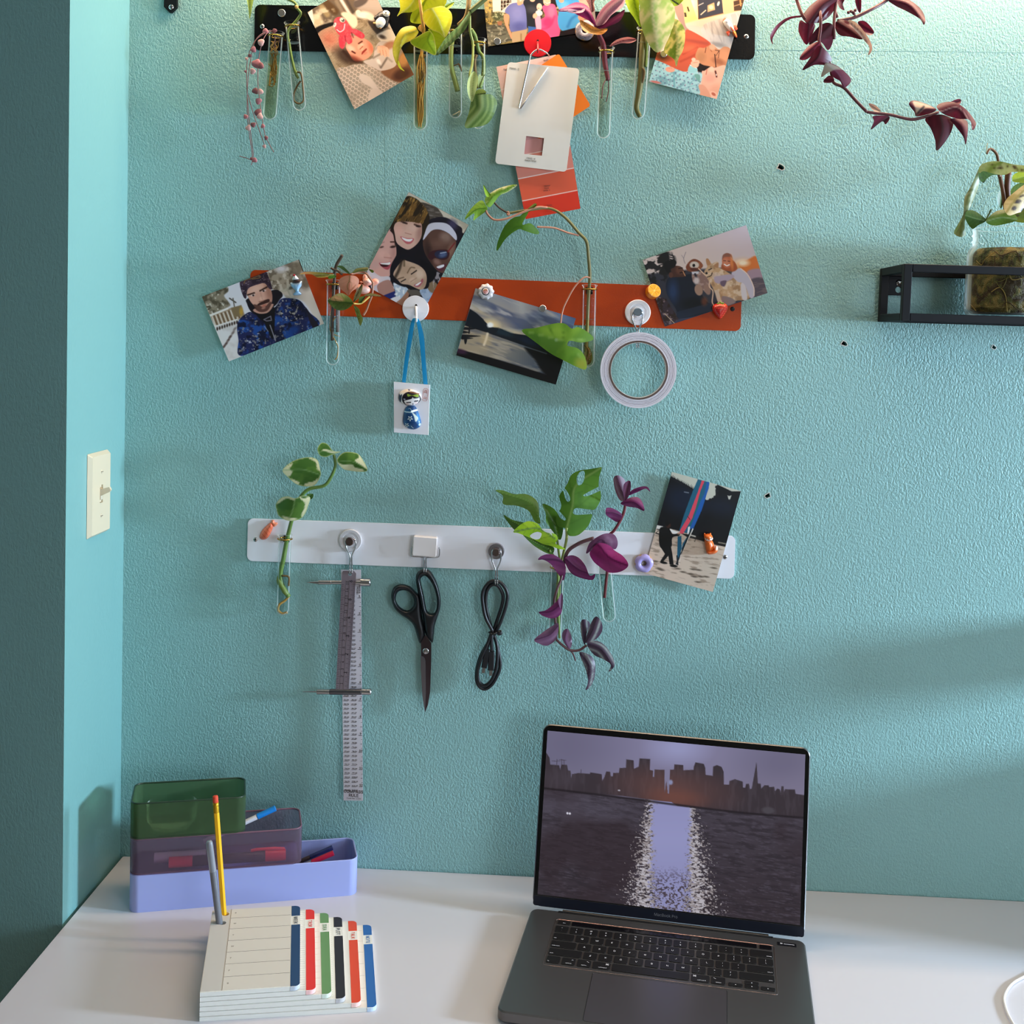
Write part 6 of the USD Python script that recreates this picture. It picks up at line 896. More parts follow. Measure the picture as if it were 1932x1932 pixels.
# string of hearts
p = Plant('string_of_hearts', 'trailing mauve string of hearts at the far left of the black strip', (505, 60, .03), t1); HS = mat('mauve_thread_stem', '#7d5450', .5)
for q in ([(300, 225, .025), (245, 232, .03), (180, 270, .035), (122, 370, .034), (100, 470, .032), (99, 620, .03), (110, 800, .028), (126, 960, .026), (146, 1120, .025), (138, 1180, .025), (130, 1205, .025)], [(250, 235, .03), (215, 300, .036), (186, 430, .036), (180, 600, .034), (192, 720, .032), (206, 830, .03), (225, 950, .028), (242, 1010, .027), (296, 1110, .026)], [(108, 690, .03), (150, 840, .03), (190, 950, .028), (232, 1065, .027)], [(245, 235, .03), (160, 300, .036), (125, 450, .036), (105, 620, .034), (102, 820, .03), (118, 980, .028), (138, 1150, .026), (90, 1150, .026), (45, 1138, .026)]): p.stem(q, .00055, HS)
for i, (x, y, r, o) in enumerate(((235, 225, 22, .03), (300, 222, 18, .026), (200, 308, 26, .038), (145, 362, 22, .037), (122, 408, 14, .036), (97, 430, 12, .034), (170, 468, 34, .04), (204, 482, 24, .042), (145, 520, 22, .036), (90, 520, 10, .034), (162, 660, 24, .037), (197, 666, 22, .038), (182, 735, 24, .036), (178, 822, 30, .035), (192, 848, 24, .036), (90, 852, 18, .03), (146, 912, 20, .03), (112, 934, 22, .03), (218, 920, 16, .03), (242, 1005, 16, .029), (228, 1066, 14, .028), (156, 1165, 20, .027), (132, 1156, 12, .027))):
    c = W(440 + x / 3.864, y / 3.864, o); k = r / 3.864 * KPX; a = i * 1.7; v, f = ball((0, 0, 0), k, 2, (1, .42, .9)); v[:, 2] -= .35 * k * (np.abs(v[:, 0]) / k) ** 1.2; ca, sa = math.cos(a * .35), math.sin(a * .35); v = np.column_stack([v[:, 0] * ca - v[:, 2] * sa, v[:, 1], v[:, 0] * sa + v[:, 2] * ca]) + c
    p.part('leaf', (v, f), mat(('mauve_leaf', 'dusky_leaf', 'pale_mauve_leaf')[i % 3], ('#a5666a', '#7e4a4c', '#c79890')[i % 3], .5), True)
for k in range(7): rr = np.random.default_rng(k); p.stem([(300 + (rr.random() - .5) * 60 - 6 * j / 3, 300 + 40 * j if j < 4 else 440 + rr.random() * 190, .018 + (rr.random() - .5) * .008) for j in range(9)], .0006, ROOT, 'root', n=4)
p.stem([(300, 225, .025), (305, 300, .018), (300, 420, .018), (292, 520, .018)], .0009, HS)
# maroon tradescantia in the sixth tube
t2 = (860, 0, 3.331); p = Plant('tradescantia_cutting', 'purple and pink tradescantia cutting beside the grey donut magnet', (1144, 95, .03), t2)
def trad(base, stripe, rib='#3a0f24', a=.8): return lambda p: (p.fill(base), p._in(np.clip(1 - np.abs(p.d / p.w - .48) / .22, 0, 1) * a, stripe), p.noise(np.ptp(p.x) / 4 + 1, base, .5, .8, 3, None, .4, (.4, 2)), p._in(np.clip(1.3 - p.d / (p.w * .07), 0, 1) * .8, rib))
p.leaf([(810, -30), (890, -30), (865, 20), (872, 62), (850, 76), (835, 30)], [(850, -30), (860, 74)], .04, .035, .004, grown('#c98a80', '#b06a68')); p.leaf([(882, 160), (885, 110), (930, 40), (1000, -12), (1062, -22), (1052, 40), (982, 92), (932, 150)], [(885, 158), (960, 60), (1060, -20)], .045, .06, .010, trad('#b98490', '#8a4a62', '#d9b0b4')); p.leaf([(885, 172), (930, 140), (1000, 100), (1062, 60), (1032, 130), (962, 165), (910, 182)], [(890, 172), (1060, 62)], .045, .055, .006, trad('#5a1238', '#7d2452'))
p.leaf([(640, 70), (690, 40), (760, 14), (822, 35), (852, 80), (884, 165), (840, 132), (780, 102), (722, 76)], [(880, 160), (800, 60), (642, 70)], .045, .06, -.010, trad('#86165e', '#a33a7a', '#5a0c3c')); p.leaf([(640, 70), (660, 62), (720, 55), (780, 66), (812, 48), (800, 76), (740, 84), (690, 72)], [(810, 50), (740, 72), (642, 70)], .062, .064, .002, grown('#e6bccb', '#d9a5bb'), name='leaf_underside')
p.leaf([(780, 125), (832, 150), (900, 180), (955, 180), (922, 215), (862, 215), (800, 190)], [(955, 182), (860, 190), (782, 128)], .045, .045, .005, grown('#cf8a3c', '#d99c50', '#9a5a20', .5), name='dried_leaf'); p.leaf([(965, 290), (1010, 250), (1080, 232), (1136, 248), (1100, 270), (1040, 272), (990, 287)], [(966, 289), (1050, 255), (1135, 248)], .03, .05, .006, trad('#a86a6c', '#c99a94', '#6a2230'))
p.stem([(880, 150, .042), (905, 230, .035), (928, 290, .022), (938, 400, .018), (958, 505, .018)], [.0022, .0035, .0038, .003], STM); p.stem([(955, 480, .018), (925, 540, .02), (918, 620, .018)], .0007, STM, 'root'); p.stem([(960, 500, .018), (958, 580, .016), (945, 640, .018)], .0006, STM, 'root')
# variegated pothos in the seventh tube
p = Plant('pothos_cutting', 'cutting with big cream marbled leaves at the top right of the black strip', (1217, 60, .03), t2)
def marbled(g, c, hi=.62, seed=1): return lambda p: (p.fill(c), p.noise(np.ptp(p.y) / 5, g, .46, hi, seed, None, .95, (1.6, .7), 30), p.noise(np.ptp(p.y) / 12, g, .5, .62, seed + 5, None, .8, (1.8, .6), 40), p._in(np.clip(1.2 - p.d / (p.w * .10), 0, 1) * .7, '#86a05a'), veins(p, c, 5, a=.25))
p.leaf([(1290, -40), (1445, -40), (1402, 30), (1350, 36), (1320, 0)], [(1300, -40), (1400, 28)], .04, .035, .004, grown('#9fbe1c', '#b4cc34')); p.leaf([(1060, -40), (1152, -40), (1152, 50), (1162, 172), (1120, 112), (1080, 50)], [(1110, -40), (1160, 170)], .045, .04, .006, grown('#b8d01c', '#8fae20', '#7f9a14', .3))
p.leaf([(1365, 120), (1402, 130), (1436, 180), (1441, 242), (1426, 320), (1402, 362), (1385, 421), (1370, 372), (1308, 320), (1345, 222), (1358, 170)], [(1370, 125), (1392, 250), (1385, 420)], .05, .045, -.008, marbled('#6b8a26', '#dccf74', .6, 4)); p.leaf([(1155, 40), (1150, 0), (1158, -60), (1300, -60), (1352, 10), (1377, 60), (1371, 150), (1346, 212), (1320, 270), (1272, 331), (1220, 290), (1180, 212), (1155, 120)], [(1235, -60), (1238, 100), (1272, 330)], .068, .058, -.012, marbled('#93ab4a', '#d3c68a', .66, 9))
p.stem([(1200, 20, .05), (1192, 110, .03), (1180, 220, .018), (1172, 330, .018), (1165, 470, .018), (1148, 600, .018), (1136, 680, .018), (1158, 735, .018)], [.002, .0045, .0042, .003], mat('brown_green_stem', '#66602c', .5)); p.stem([(1215, 120, .03), (1200, 300, .02), (1195, 420, .02)], .002, STG); p.stem([(1160, 420, .02), (1185, 450, .022), (1170, 520, .02), (1150, 470, .018)], .0016, ROOTD, 'root')
# hanging purple vine at the right
t3 = (1440, 0, 3.927); p = Plant('tradescantia_vine', 'hanging maroon tradescantia vine at the upper right', (1545, 0, .07), t3, None, 'plant'); MV = mat('maroon_vine_stem', '#5d2a2e', .45)
for q, r in (([(240, -30, .07), (255, 20, .07), (290, 110, .075), (335, 172, .075)], .0022), ([(415, 40, .07), (425, 130, .08), (424, 220, .08), (415, 310, .08), (450, 385, .08), (490, 462, .075), (508, 560, .07), (525, 615, .07), (600, 652, .07), (690, 750, .07), (768, 830, .07)], .0021), ([(768, 830, .07), (830, 838, .07), (940, 850, .07), (1090, 884, .07), (1190, 868, .07), (1300, 832, .07)], .002), ([(550, 155, .07), (620, 142, .07), (690, 124, .07), (800, 70, .07), (880, 25, .065), (930, -10, .065)], .0022), ([(548, -30, .07), (530, 100, .075), (524, 200, .078), (526, 290, .078)], .002), ([(690, 124, .07), (668, 100, .072), (655, 92, .075)], .001), ([(535, 90, .07), (550, 130, .07)], .002)): p.stem(q, r, MV)
p.part('bud_cluster', cat(*[ball(W(1440 + a / 3.927, b / 3.927, .074), .0022, 1) for a, b in ((632, 92), (650, 84), (668, 92), (682, 76), (672, 100))]), MV, True)
mar = trad('#531326', '#7a2a42', '#320a16', .45); marl = trad('#6a1a30', '#8d3a50', '#3a0c1a', .6); pale = grown('#c9a890', '#b98a7c', '#8d5a56', .3)
for o, rib, a, b, c, pt in (
    ([(550, -30), (612, -30), (590, 30), (602, 76), (560, 50)], [(580, -30), (600, 74)], .06, .06, .006, mar), ([(680, -30), (722, -30), (726, 60), (714, 96), (690, 50)], [(700, -30), (715, 94)], .06, .06, .004, mar),
    ([(332, 172), (290, 130), (330, 60), (390, 8), (450, -25), (545, -25), (532, 60), (482, 130), (420, 166), (370, 172)], [(545, -22), (440, 40), (335, 170)], .075, .08, -.012, mar), ([(320, 172), (381, 176), (370, 240), (325, 331), (282, 282), (261, 220), (275, 150)], [(340, 172), (325, 330)], .08, .07, -.008, marl),
    ([(340, 332), (360, 260), (420, 190), (480, 168), (521, 200), (515, 312), (480, 372), (440, 322), (400, 302)], [(500, 180), (420, 260), (345, 330)], .08, .075, -.008, mar), ([(269, 437), (300, 380), (350, 330), (410, 308), (422, 330), (380, 392), (320, 441)], [(415, 315), (272, 436)], .085, .08, -.006, marl), ([(290, 521), (340, 440), (410, 338), (470, 380), (506, 430), (500, 462), (460, 481), (380, 481)], [(430, 350), (400, 430), (292, 520)], .088, .08, -.01, mar),
    ([(290, 126), (200, 142), (125, 196), (78, 266), (68, 305), (76, 331), (56, 304), (56, 250), (106, 180), (186, 128), (286, 114)], [(288, 120), (150, 165), (64, 300)], .075, .07, .003, marl), ([(540, 160), (600, 148), (660, 170), (720, 240), (732, 292), (640, 272), (570, 262), (538, 222)], [(545, 165), (630, 215), (730, 290)], .075, .085, -.01, trad('#4e0c18', '#8d4a4e', '#2a060c', .5)), ([(700, 165), (758, 160), (821, 236), (785, 262), (742, 230)], [(702, 166), (815, 240)], .075, .08, .006, mar),
    ([(630, 150), (690, 168), (760, 250), (803, 330), (802, 382), (775, 411), (788, 352), (748, 300), (680, 222)], [(632, 152), (745, 270), (780, 405)], .085, .09, .003, pale), ([(918, -8), (1000, -32), (1100, 10), (1170, 70), (1201, 140), (1190, 186), (1160, 140), (1060, 82), (978, 42)], [(920, -5), (1080, 40), (1192, 180)], .068, .075, -.008, mar),
    ([(463, 466), (510, 470), (580, 510), (652, 592), (598, 652), (570, 602), (520, 572), (495, 532), (430, 572), (445, 512)], [(470, 470), (550, 540), (600, 640)], .085, .075, -.01, lambda p: (p.fill('#5a1630'), p.poly([(430, 580), (445, 505), (465, 460), (590, 512), (520, 520)], '#8d8276', 10))), ([(450, 592), (490, 560), (527, 590), (500, 613), (450, 611)], [(525, 595), (452, 600)], .075, .07, .004, mar),
    ([(780, 768), (832, 780), (872, 826), (820, 822)], [(870, 825), (782, 770)], .075, .07, .003, pale), ([(815, 860), (920, 858), (936, 880), (906, 922), (880, 900), (798, 961), (820, 900)], [(930, 868), (800, 958)], .072, .07, .008, mar), ([(1079, 772), (1110, 744), (1180, 760), (1272, 800), (1272, 826), (1200, 852), (1132, 862), (1120, 830)], [(1270, 815), (1140, 800), (1085, 770)], .075, .075, -.01, lambda p: (p.fill('#5a1a2a'), p.poly([(1110, 750), (1180, 762), (1275, 802), (1200, 805), (1140, 850), (1125, 800)], '#c3a592', 10), p.line([(1130, 855), (1190, 790)], 16, '#4a3a40', 8))),
    ([(1390, 756), (1440, 734), (1466, 740), (1456, 772), (1420, 772)], [(1392, 760), (1464, 742)], .065, .065, .003, marl), ([(1200, 880), (1300, 848), (1380, 868), (1409, 902), (1391, 980), (1340, 1062), (1283, 1117), (1274, 1040), (1240, 950)], [(1310, 850), (1330, 960), (1284, 1115)], .075, .08, -.01, trad('#4a1420', '#5f1e2c', '#2c0a12', .5)), ([(1388, 880), (1500, 888), (1516, 960), (1500, 1073), (1480, 1010), (1420, 930)], [(1392, 880), (1470, 940), (1500, 1070)], .075, .08, -.008, mar), ([(1284, 792), (1330, 760), (1420, 758), (1500, 808), (1552, 870), (1577, 920), (1550, 967), (1530, 890), (1440, 880), (1338, 846)], [(1300, 830), (1450, 800), (1555, 960)], .08, .09, -.012, trad('#581a2c', '#6a2236', '#d9b0a4', .5))): p.leaf(o, rib, a, b, c, pt)
# middle row, left tube
t4 = (480, 480, 8.05); p = Plant('philodendron_cutting', 'cutting with peach and bronze green leaves left of the four women photo', (630, 530, .03), t4)
p.leaf([(680, 302), (800, 264), (1000, 274), (1130, 290), (1222, 302), (1120, 342), (960, 352), (860, 302)], [(1220, 305), (950, 310), (682, 302)], .03, .05, .006, lambda p: (p.grad((700, 300), '#d08a5c', (1000, 310), '#7f7c3a'), veins(p, '#a89a58', 8, a=.3))); p.leaf([(1115, 345), (1150, 322), (1232, 320), (1232, 350), (1145, 372)], [(1230, 335), (1118, 350)], .04, .045, .003, grown('#4d7a2a', '#5c8c30'))
p.leaf([(1250, 180), (1330, 173), (1402, 230), (1452, 290), (1440, 302), (1380, 262), (1308, 212)], [(1252, 180), (1450, 295)], .035, .045, .004, grown('#4d6a30', '#3f5c28', '#7d9450', .4)); p.leaf([(1480, 292), (1540, 220), (1620, 204), (1722, 198), (1722, 236), (1620, 262), (1540, 282)], [(1482, 290), (1600, 232), (1720, 215)], .05, .05, -.006, grown('#5f6a30', '#6f6e38', '#8d8a50', .4)); p.leaf([(1738, 224), (1802, 240), (1812, 270), (1780, 277)], [(1740, 228), (1808, 268)], .045, .045, .003, grown('#6a7a34', '#5f6c30'))
p.leaf([(1450, 318), (1530, 328), (1580, 370), (1587, 430), (1552, 510), (1482, 562), (1430, 627), (1380, 582), (1300, 512), (1278, 430), (1300, 370), (1370, 328)], [(1452, 312), (1445, 440), (1430, 625)], .055, .05, -.008, lambda p: (p.fill('#d08a6c'), p.ell(1430, 400, 120, 80, '#dd9c80', 0, 80), veins(p, '#c47a5e', 5, a=.3), p.line([(1450, 320), (1440, 400), (1410, 480), (1420, 540)], 9, '#7d6a38', 8), p.line([(1440, 400), (1480, 450), (1470, 500)], 6, '#8d6e40', 6)))
p.leaf([(1500, 742), (1440, 650), (1340, 590), (1250, 600), (1170, 650), (1113, 702), (1160, 772), (1230, 832), (1320, 852), (1420, 822)], [(1500, 740), (1300, 725), (1115, 702)], .06, .055, -.008, lambda p: (p.fill('#566b2c'), p.noise(130, '#6d8238', .45, .65, 3), p.poly([(1140, 700), (1230, 615), (1330, 650), (1360, 700), (1250, 720)], '#9a7658', 40, a=.8), p.line([(1200, 650), (1330, 690)], 12, '#c99a80', 14, .7), veins(p, '#39501c', 5, a=.5)))
p.leaf([(1630, 453), (1642, 500), (1602, 640), (1540, 702), (1504, 722), (1520, 620), (1570, 530)], [(1632, 456), (1506, 720)], .05, .055, .004, grown('#6f6640', '#7f7a48')); p.leaf([(1580, 722), (1600, 650), (1682, 640), (1640, 722), (1600, 762)], [(1680, 642), (1590, 750)], .055, .05, .004, grown('#587030', '#4a6226')); p.leaf([(1510, 770), (1590, 830), (1612, 900), (1642, 960), (1642, 1012), (1605, 1083), (1560, 952), (1530, 862)], [(1512, 772), (1585, 930), (1606, 1080)], .055, .045, .006, grown('#5f6f30', '#75803a', '#93a058', .3)); p.leaf([(1660, 632), (1760, 588), (1900, 618), (1925, 642), (1780, 634)], [(1662, 632), (1922, 640)], .055, .05, .003, grown('#7d7440', '#94804c'))
p.stem([(1335, 10, .03), (1292, 80, .028), (1250, 150, .026), (1222, 260, .022), (1214, 420, .018), (1196, 700, .018), (1186, 1000, .018), (1182, 1310, .018)], .0023, STD); p.stem([(1262, 760, .02), (1262, 900, .02), (1262, 1180, .02)], .0024, STD); p.stem([(1160, 205, .03), (1215, 235, .03), (1265, 250, .035), (1330, 300, .04)], .0016, STD); p.stem([(1470, 300, .05), (1600, 272, .045), (1690, 285, .045), (1760, 370, .045), (1800, 450, .045), (1785, 620, .045), (1740, 740, .042), (1700, 850, .04), (1655, 925, .04)], .0014, STP); p.stem([(1750, 640, .045), (1660, 720, .05), (1600, 750, .052), (1505, 748, .058)], .0012, mat('yellow_petiole', '#b9a04c', .5)); p.part('node', ball(W(480 + 1800 / 8.05, 480 + 440 / 8.05, .045), .0016), STP, True)
p.stem([(1285, 920, .02), (1220, 970, .02), (1170, 1080, .018), (1165, 1200, .018), (1235, 1320, .02), (1272, 1420, .018), (1255, 1560, .018), (1220, 1600, .018)], .0008, ROOT, 'root'); p.stem([(1165, 860, .018), (1150, 1000, .016), (1160, 1180, .016), (1300, 1250, .016)], .0006, ROOT, 'root')
# middle row, right tube
t5 = (840, 330, 3.116); p = Plant('arrowhead_cutting', 'cutting with a tall arched stem and arrow shaped leaves over the sunset photo', (1112, 540, .03), t5)
gl = lambda a, b, v='#4d7a1c': grown(a, b, v, .4, 6)
p.stem([(828, 1040, .018), (835, 900, .018), (842, 720, .018), (850, 600, .022), (842, 480, .026), (830, 392, .028), (785, 340, .03), (700, 245, .034), (610, 196, .036), (480, 208, .04), (360, 228, .04)], [.0024, .0022, .0017], mat('olive_vine_stem', '#76703f', .45)); p.stem([(600, 192, .037), (540, 190, .042), (450, 222, .046), (360, 258, .048), (290, 264, .048), (250, 232, .048), (238, 205, .048)], .0015, STP); p.stem([(785, 356, .03), (720, 340, .034), (640, 312, .04), (540, 306, .045)], .0013, STP); p.stem([(372, 228, .04), (310, 186, .042), (258, 122, .044)], .0012, STD); p.stem([(850, 604, .025), (815, 604, .03), (760, 660, .034), (715, 740, .038), (690, 800, .04), (678, 880, .044)], .0012, STP); p.stem([(365, 215, .041), (375, 232, .041), (362, 232, .042)], .0018, STP, 'node')
p.stem([(820, 1000, .018), (845, 1040, .02), (830, 1090, .018), (855, 1050, .018)], .0016, ROOTD, 'root'); p.leaf([(815, 1060), (840, 1010), (862, 1050), (858, 1100), (830, 1115)], [(840, 1012), (840, 1112)], .018, .018, .002, grown('#8a8a2c', '#6f5c20'), name='old_sheath')
p.leaf([(448, 914), (530, 900), (640, 874), (702, 874), (745, 905), (780, 894), (832, 920), (874, 965), (800, 986), (735, 974), (718, 990), (722, 1006), (780, 1020), (822, 1070), (830, 1142), (780, 1132), (700, 1092), (620, 1050), (540, 990)], [(718, 985), (600, 940), (450, 914)], .05, .045, -.008, lambda p: (p.fill('#67952a'), p.noise(120, '#86b03a', .45, .65, 4), p.poly([(450, 914), (715, 980), (640, 1060), (540, 990)], '#4f7f2c', 20, False, .6), p.ell(800, 1110, 40, 30, '#a3a83a', 30, 30), p.line([(716, 980), (450, 914)], 5, '#9cbf5c', 5), p.line([(716, 980), (830, 1110)], 4, '#9cbf5c', 5), p.line([(716, 980), (860, 962)], 4, '#9cbf5c', 5), p.line([(640, 960), (610, 890)], 4, '#55821f', 6), p.line([(690, 970), (700, 880)], 4, '#55821f', 6), p.ell(655, 975, 6, 5, '#dff0d8', 0, 4)))
p.leaf([(305, 447), (310, 390), (350, 300), (400, 252), (440, 242), (482, 214), (487, 226), (452, 292), (500, 284), (542, 320), (552, 346), (520, 346), (460, 326), (430, 320), (360, 370)], [(452, 300), (400, 320), (306, 444)], .048, .045, -.006, gl('#5b8a26', '#4a7a20')); p.leaf([(440, 242), (520, 170), (537, 180), (500, 212), (470, 226)], [(445, 240), (534, 178)], .04, .045, .003, grown('#8a8a3c', '#6f7a30'))
p.leaf([(238, 132), (300, 85), (380, 60), (424, 60), (370, 100), (322, 120), (290, 160), (262, 190), (238, 172)], [(245, 175), (300, 110), (422, 61)], .05, .05, -.005, lambda p: (p.fill('#7fa838'), p.noise(40, '#e6e6b4', .5, .62, 3, None, .95, (.6, 1.6), -30), veins(p, '#5a8a20', 4, a=.3))); p.leaf([(224, 58), (250, 95), (272, 124), (240, 124)], [(265, 122), (225, 60)], .048, .048, .003, gl('#7fae2c', '#94bc3a')); p.leaf([(115, 262), (150, 200), (210, 150), (240, 180), (246, 206), (190, 250), (165, 267), (170, 226)], [(242, 195), (180, 205), (116, 260)], .05, .05, -.005, gl('#84b236', '#9cc04a'))
# white strip, left tube
t7 = (450, 820, 3.645); p = Plant('pothos_cutting', 'white and green pothos cutting at the left end of the white strip', (538, 1010, .03), t7)
def njoy(spots, seed): return lambda p: (p.fill('#48702c'), p.noise(60, '#5f8636', .45, .6, seed, None, .8), [p.poly(s_, '#e6e0b4', 5, True) for s_ in spots], p._in(np.clip(1.2 - p.d / (p.w * .05), 0, 1) * .6, '#9fb87c'), p._in(np.clip(1.3 - p.rim / 5, 0, 1) * .8, '#d3d8a0'))
p.stem([(346, 1116, .018), (318, 1070, .018), (292, 1010, .018), (290, 940, .018), (308, 860, .018), (330, 740, .018), (348, 660, .022), (366, 590, .03), (400, 480, .036), (440, 412, .038), (492, 372, .038), (590, 350, .038), (640, 285, .038), (666, 210, .038), (655, 138, .038)], [.0035, .0034, .0027, .0024, .0020], mat('pothos_stem', '#5f7d38', .42)); p.part('sheath', stem3([(272, 970, .018), (280, 1010, .019), (320, 1080, .019), (344, 1112, .018)], [.001, .004, .0042, .002], t7), STG, True); p.stem([(300, 970, .02), (345, 980, .02), (345, 1040, .02)], .0014, ROOTD, 'root'); p.stem([(346, 1112, .018), (318, 1142, .018), (280, 1170, .02), (273, 1208, .018), (300, 1230, .018), (336, 1222, .018)], .0018, ROOT, 'root')
p.leaf([(470, 412), (512, 408), (508, 438), (480, 445)], [(475, 440), (510, 410)], .036, .034, .002, grown('#3f6424', '#4a7028')); p.leaf([(257, 480), (290, 436), (340, 424), (388, 438), (440, 420), (492, 430), (482, 480), (455, 550), (410, 586), (340, 592), (280, 562), (262, 520)], [(390, 442), (372, 520), (345, 590)], .05, .045, -.008, njoy([[(262, 475), (295, 435), (345, 424), (388, 440), (380, 452), (330, 440), (280, 470)], [(425, 430), (450, 440), (492, 430), (480, 490), (450, 552), (430, 560), (458, 480), (430, 445)], [(300, 560), (350, 570), (410, 580), (340, 594)]], 3))
p.leaf([(303, 246), (360, 190), (440, 160), (510, 157), (546, 180), (561, 240), (566, 280), (530, 342), (480, 358), (400, 342), (340, 292)], [(566, 278), (440, 240), (305, 246)], .05, .05, -.008, njoy([[(303, 246), (350, 205), (375, 200), (350, 235), (370, 255), (340, 290)], [(480, 160), (546, 178), (562, 250), (540, 235), (530, 190)], [(450, 345), (480, 330), (520, 320), (566, 285), (530, 342), (480, 358)], [(380, 310), (420, 330), (400, 342), (350, 300)]], 5))
p.leaf([(543, 96), (570, 57), (610, 64), (640, 100), (660, 114), (704, 118), (640, 140), (600, 154), (558, 142)], [(700, 118), (620, 112), (548, 120)], .04, .045, -.004, njoy([[(548, 100), (572, 62), (590, 85), (560, 125), (580, 110), (640, 128), (700, 118), (650, 112), (600, 100)]], 8)); p.leaf([(678, 186), (690, 150), (730, 121), (800, 124), (840, 150), (888, 242), (840, 256), (780, 250), (720, 236)], [(680, 185), (780, 185), (886, 240)], .045, .045, -.006, njoy([[(680, 190), (715, 205), (780, 205), (800, 225), (860, 240), (840, 257), (760, 248), (715, 232)], [(830, 140), (860, 190), (884, 238), (850, 215), (800, 180), (825, 160)]], 11))
# white strip, split leaf plant
t8 = (880, 860, 3.578); p = Plant('split_leaf_cutting', 'cutting with split and holed green leaves on the white strip', (1053, 1065, .03), t8)
def cutleaf(outline, cuts): 
    g = Polygon(spline(outline, 6, True)).buffer(0)
    for c in cuts: g = g.difference(Polygon(spline(c, 5, True)).buffer(0))
    g = max(getattr(g, 'geoms', [g]), key=lambda q: q.area); return list(g.exterior.coords)[:-1], [list(r.coords)[:-1] for r in g.interiors]
mg = lambda a, b: (lambda p: (p.fill(a), p.noise(90, b, .42, .62, 4, None, .9), veins(p, '#3c5f18', 5, a=.3), p._in(np.clip(1.3 - p.d / (p.w * .055), 0, 1), '#7d9a48')))
def mleaf(outline, cuts, rib, *a, step=8, **k): o, h = cutleaf(outline, cuts); p.leaf(o, rib, *a, smooth=False, holes=h, step=step, **k)
mleaf([(195, 234), (245, 233), (320, 258), (400, 258), (460, 288), (486, 330), (491, 400), (498, 456), (460, 442), (420, 372), (340, 337), (250, 327), (246, 270)], [], [(495, 450), (440, 320), (200, 236)], .04, .045, -.006, mg('#5c7c30', '#6d8a3a')); mleaf([(250, 398), (310, 432), (390, 450), (480, 470), (500, 505), (400, 525), (340, 512), (290, 462)], [], [(495, 500), (380, 475), (252, 400)], .042, .04, -.006, mg('#43681e', '#557c2a'))
mleaf([(513, 324), (580, 350), (622, 400), (652, 480), (640, 560), (615, 560), (590, 520), (540, 450), (536, 390)], [], [(620, 555), (590, 440), (515, 326)], .04, .04, .008, mg('#42681f', '#55802a')); mleaf([(378, 528), (450, 560), (550, 600), (592, 622), (580, 662), (530, 652), (450, 602)], [], [(588, 640), (480, 590), (380, 530)], .042, .045, .005, mg('#35591a', '#426a22'))
mleaf([(672, 492), (615, 472), (608, 412), (640, 342), (627, 272), (660, 222), (685, 180), (708, 130), (760, 100), (830, 90), (888, 80), (915, 80), (897, 140), (893, 200), (905, 240), (907, 290), (882, 345), (852, 375), (847, 410), (822, 472), (760, 532), (702, 542), (680, 522)], [[(915, 200), (862, 224), (802, 256), (788, 268), (812, 273), (872, 250), (915, 226)], [(890, 372), (800, 359), (740, 353), (720, 374), (730, 396), (790, 397), (890, 387)], [(648, 208), (678, 238), (702, 290), (686, 311), (668, 290), (655, 240)], [(596, 384), (640, 424), (666, 438), (670, 424), (648, 396), (620, 370)], [(744, 150), (765, 110), (795, 104), (797, 150), (780, 190), (752, 196)]], [(676, 490), (715, 340), (740, 200), (905, 82)], .05, .055, -.010, mg('#4c7624', '#5d8a2c'))
mleaf([(316, 513), (365, 465), (420, 441), (480, 458), (512, 498), (545, 518), (600, 528), (617, 560), (602, 592), (640, 610), (668, 632), (620, 627), (565, 607), (520, 597), (460, 567), (400, 542), (350, 522)], [[(428, 540), (470, 514), (508, 524), (492, 561), (455, 562)], [(520, 470), (560, 500), (580, 540), (560, 520)]], [(600, 560), (480, 490), (320, 512)], .055, .06, -.006, mg('#93bd22', '#a9cc34'))
p.stem([(676, 488, .05), (676, 560, .042), (655, 660, .03), (632, 760, .02), (612, 900, .018), (604, 1080, .018), (602, 1200, .018)], .0019, mat('pale_green_stem', '#8f9c50', .45)); p.stem([(612, 560, .042), (622, 640, .034), (636, 760, .021), (628, 900, .016), (625, 1150, .016)], .0017, STG); p.stem([(560, 640, .045), (600, 700, .03), (618, 800, .02), (616, 1000, .020), (630, 1230, .020)], .0019, STG)
# purple trailing cutting in the same tube
p = Plant('tradescantia_cutting', 'trailing purple and silver striped cutting hanging below the split leaf plant', (1050, 1070, .035), t8); ST2 = mat('purple_brown_stem', '#5d3c40', .45)
tp = trad('#6f2a5c', '#8d4a78', '#3f1236'); ts2 = trad('#4a3648', '#a3ada4', '#2a1a28', 1.0); tq = trad('#7a5270', '#93728c', '#4a2444')
for q, r in (([(632, 760, .03), (660, 720, .038), (668, 680, .042), (692, 636, .045), (740, 602, .047), (790, 578, .048), (860, 556, .05)], .0026), ([(660, 720, .038), (640, 830, .045), (612, 900, .048), (592, 980, .048), (598, 1060, .048), (602, 1150, .048), (606, 1240, .048)], .0018), ([(606, 1240, .048), (650, 1280, .05), (700, 1312, .05), (760, 1312, .05), (812, 1278, .05)], .0018), ([(700, 1312, .05), (722, 1340, .05), (736, 1382, .05)], .0012)): p.stem(q, r, ST2)
p.leaf([(483, 702), (500, 680), (540, 665), (590, 668), (650, 708), (671, 760), (656, 841), (622, 802), (570, 732), (520, 702)], [(662, 720), (590, 700), (484, 702)], .05, .055, -.008, tp); p.leaf([(664, 692), (710, 671), (760, 690), (802, 740), (832, 808), (869, 798), (855, 836), (800, 832), (720, 802), (680, 752)], [(668, 695), (760, 770), (866, 805)], .05, .05, -.008, trad('#641a50', '#7f2f68', '#3a0c30'))
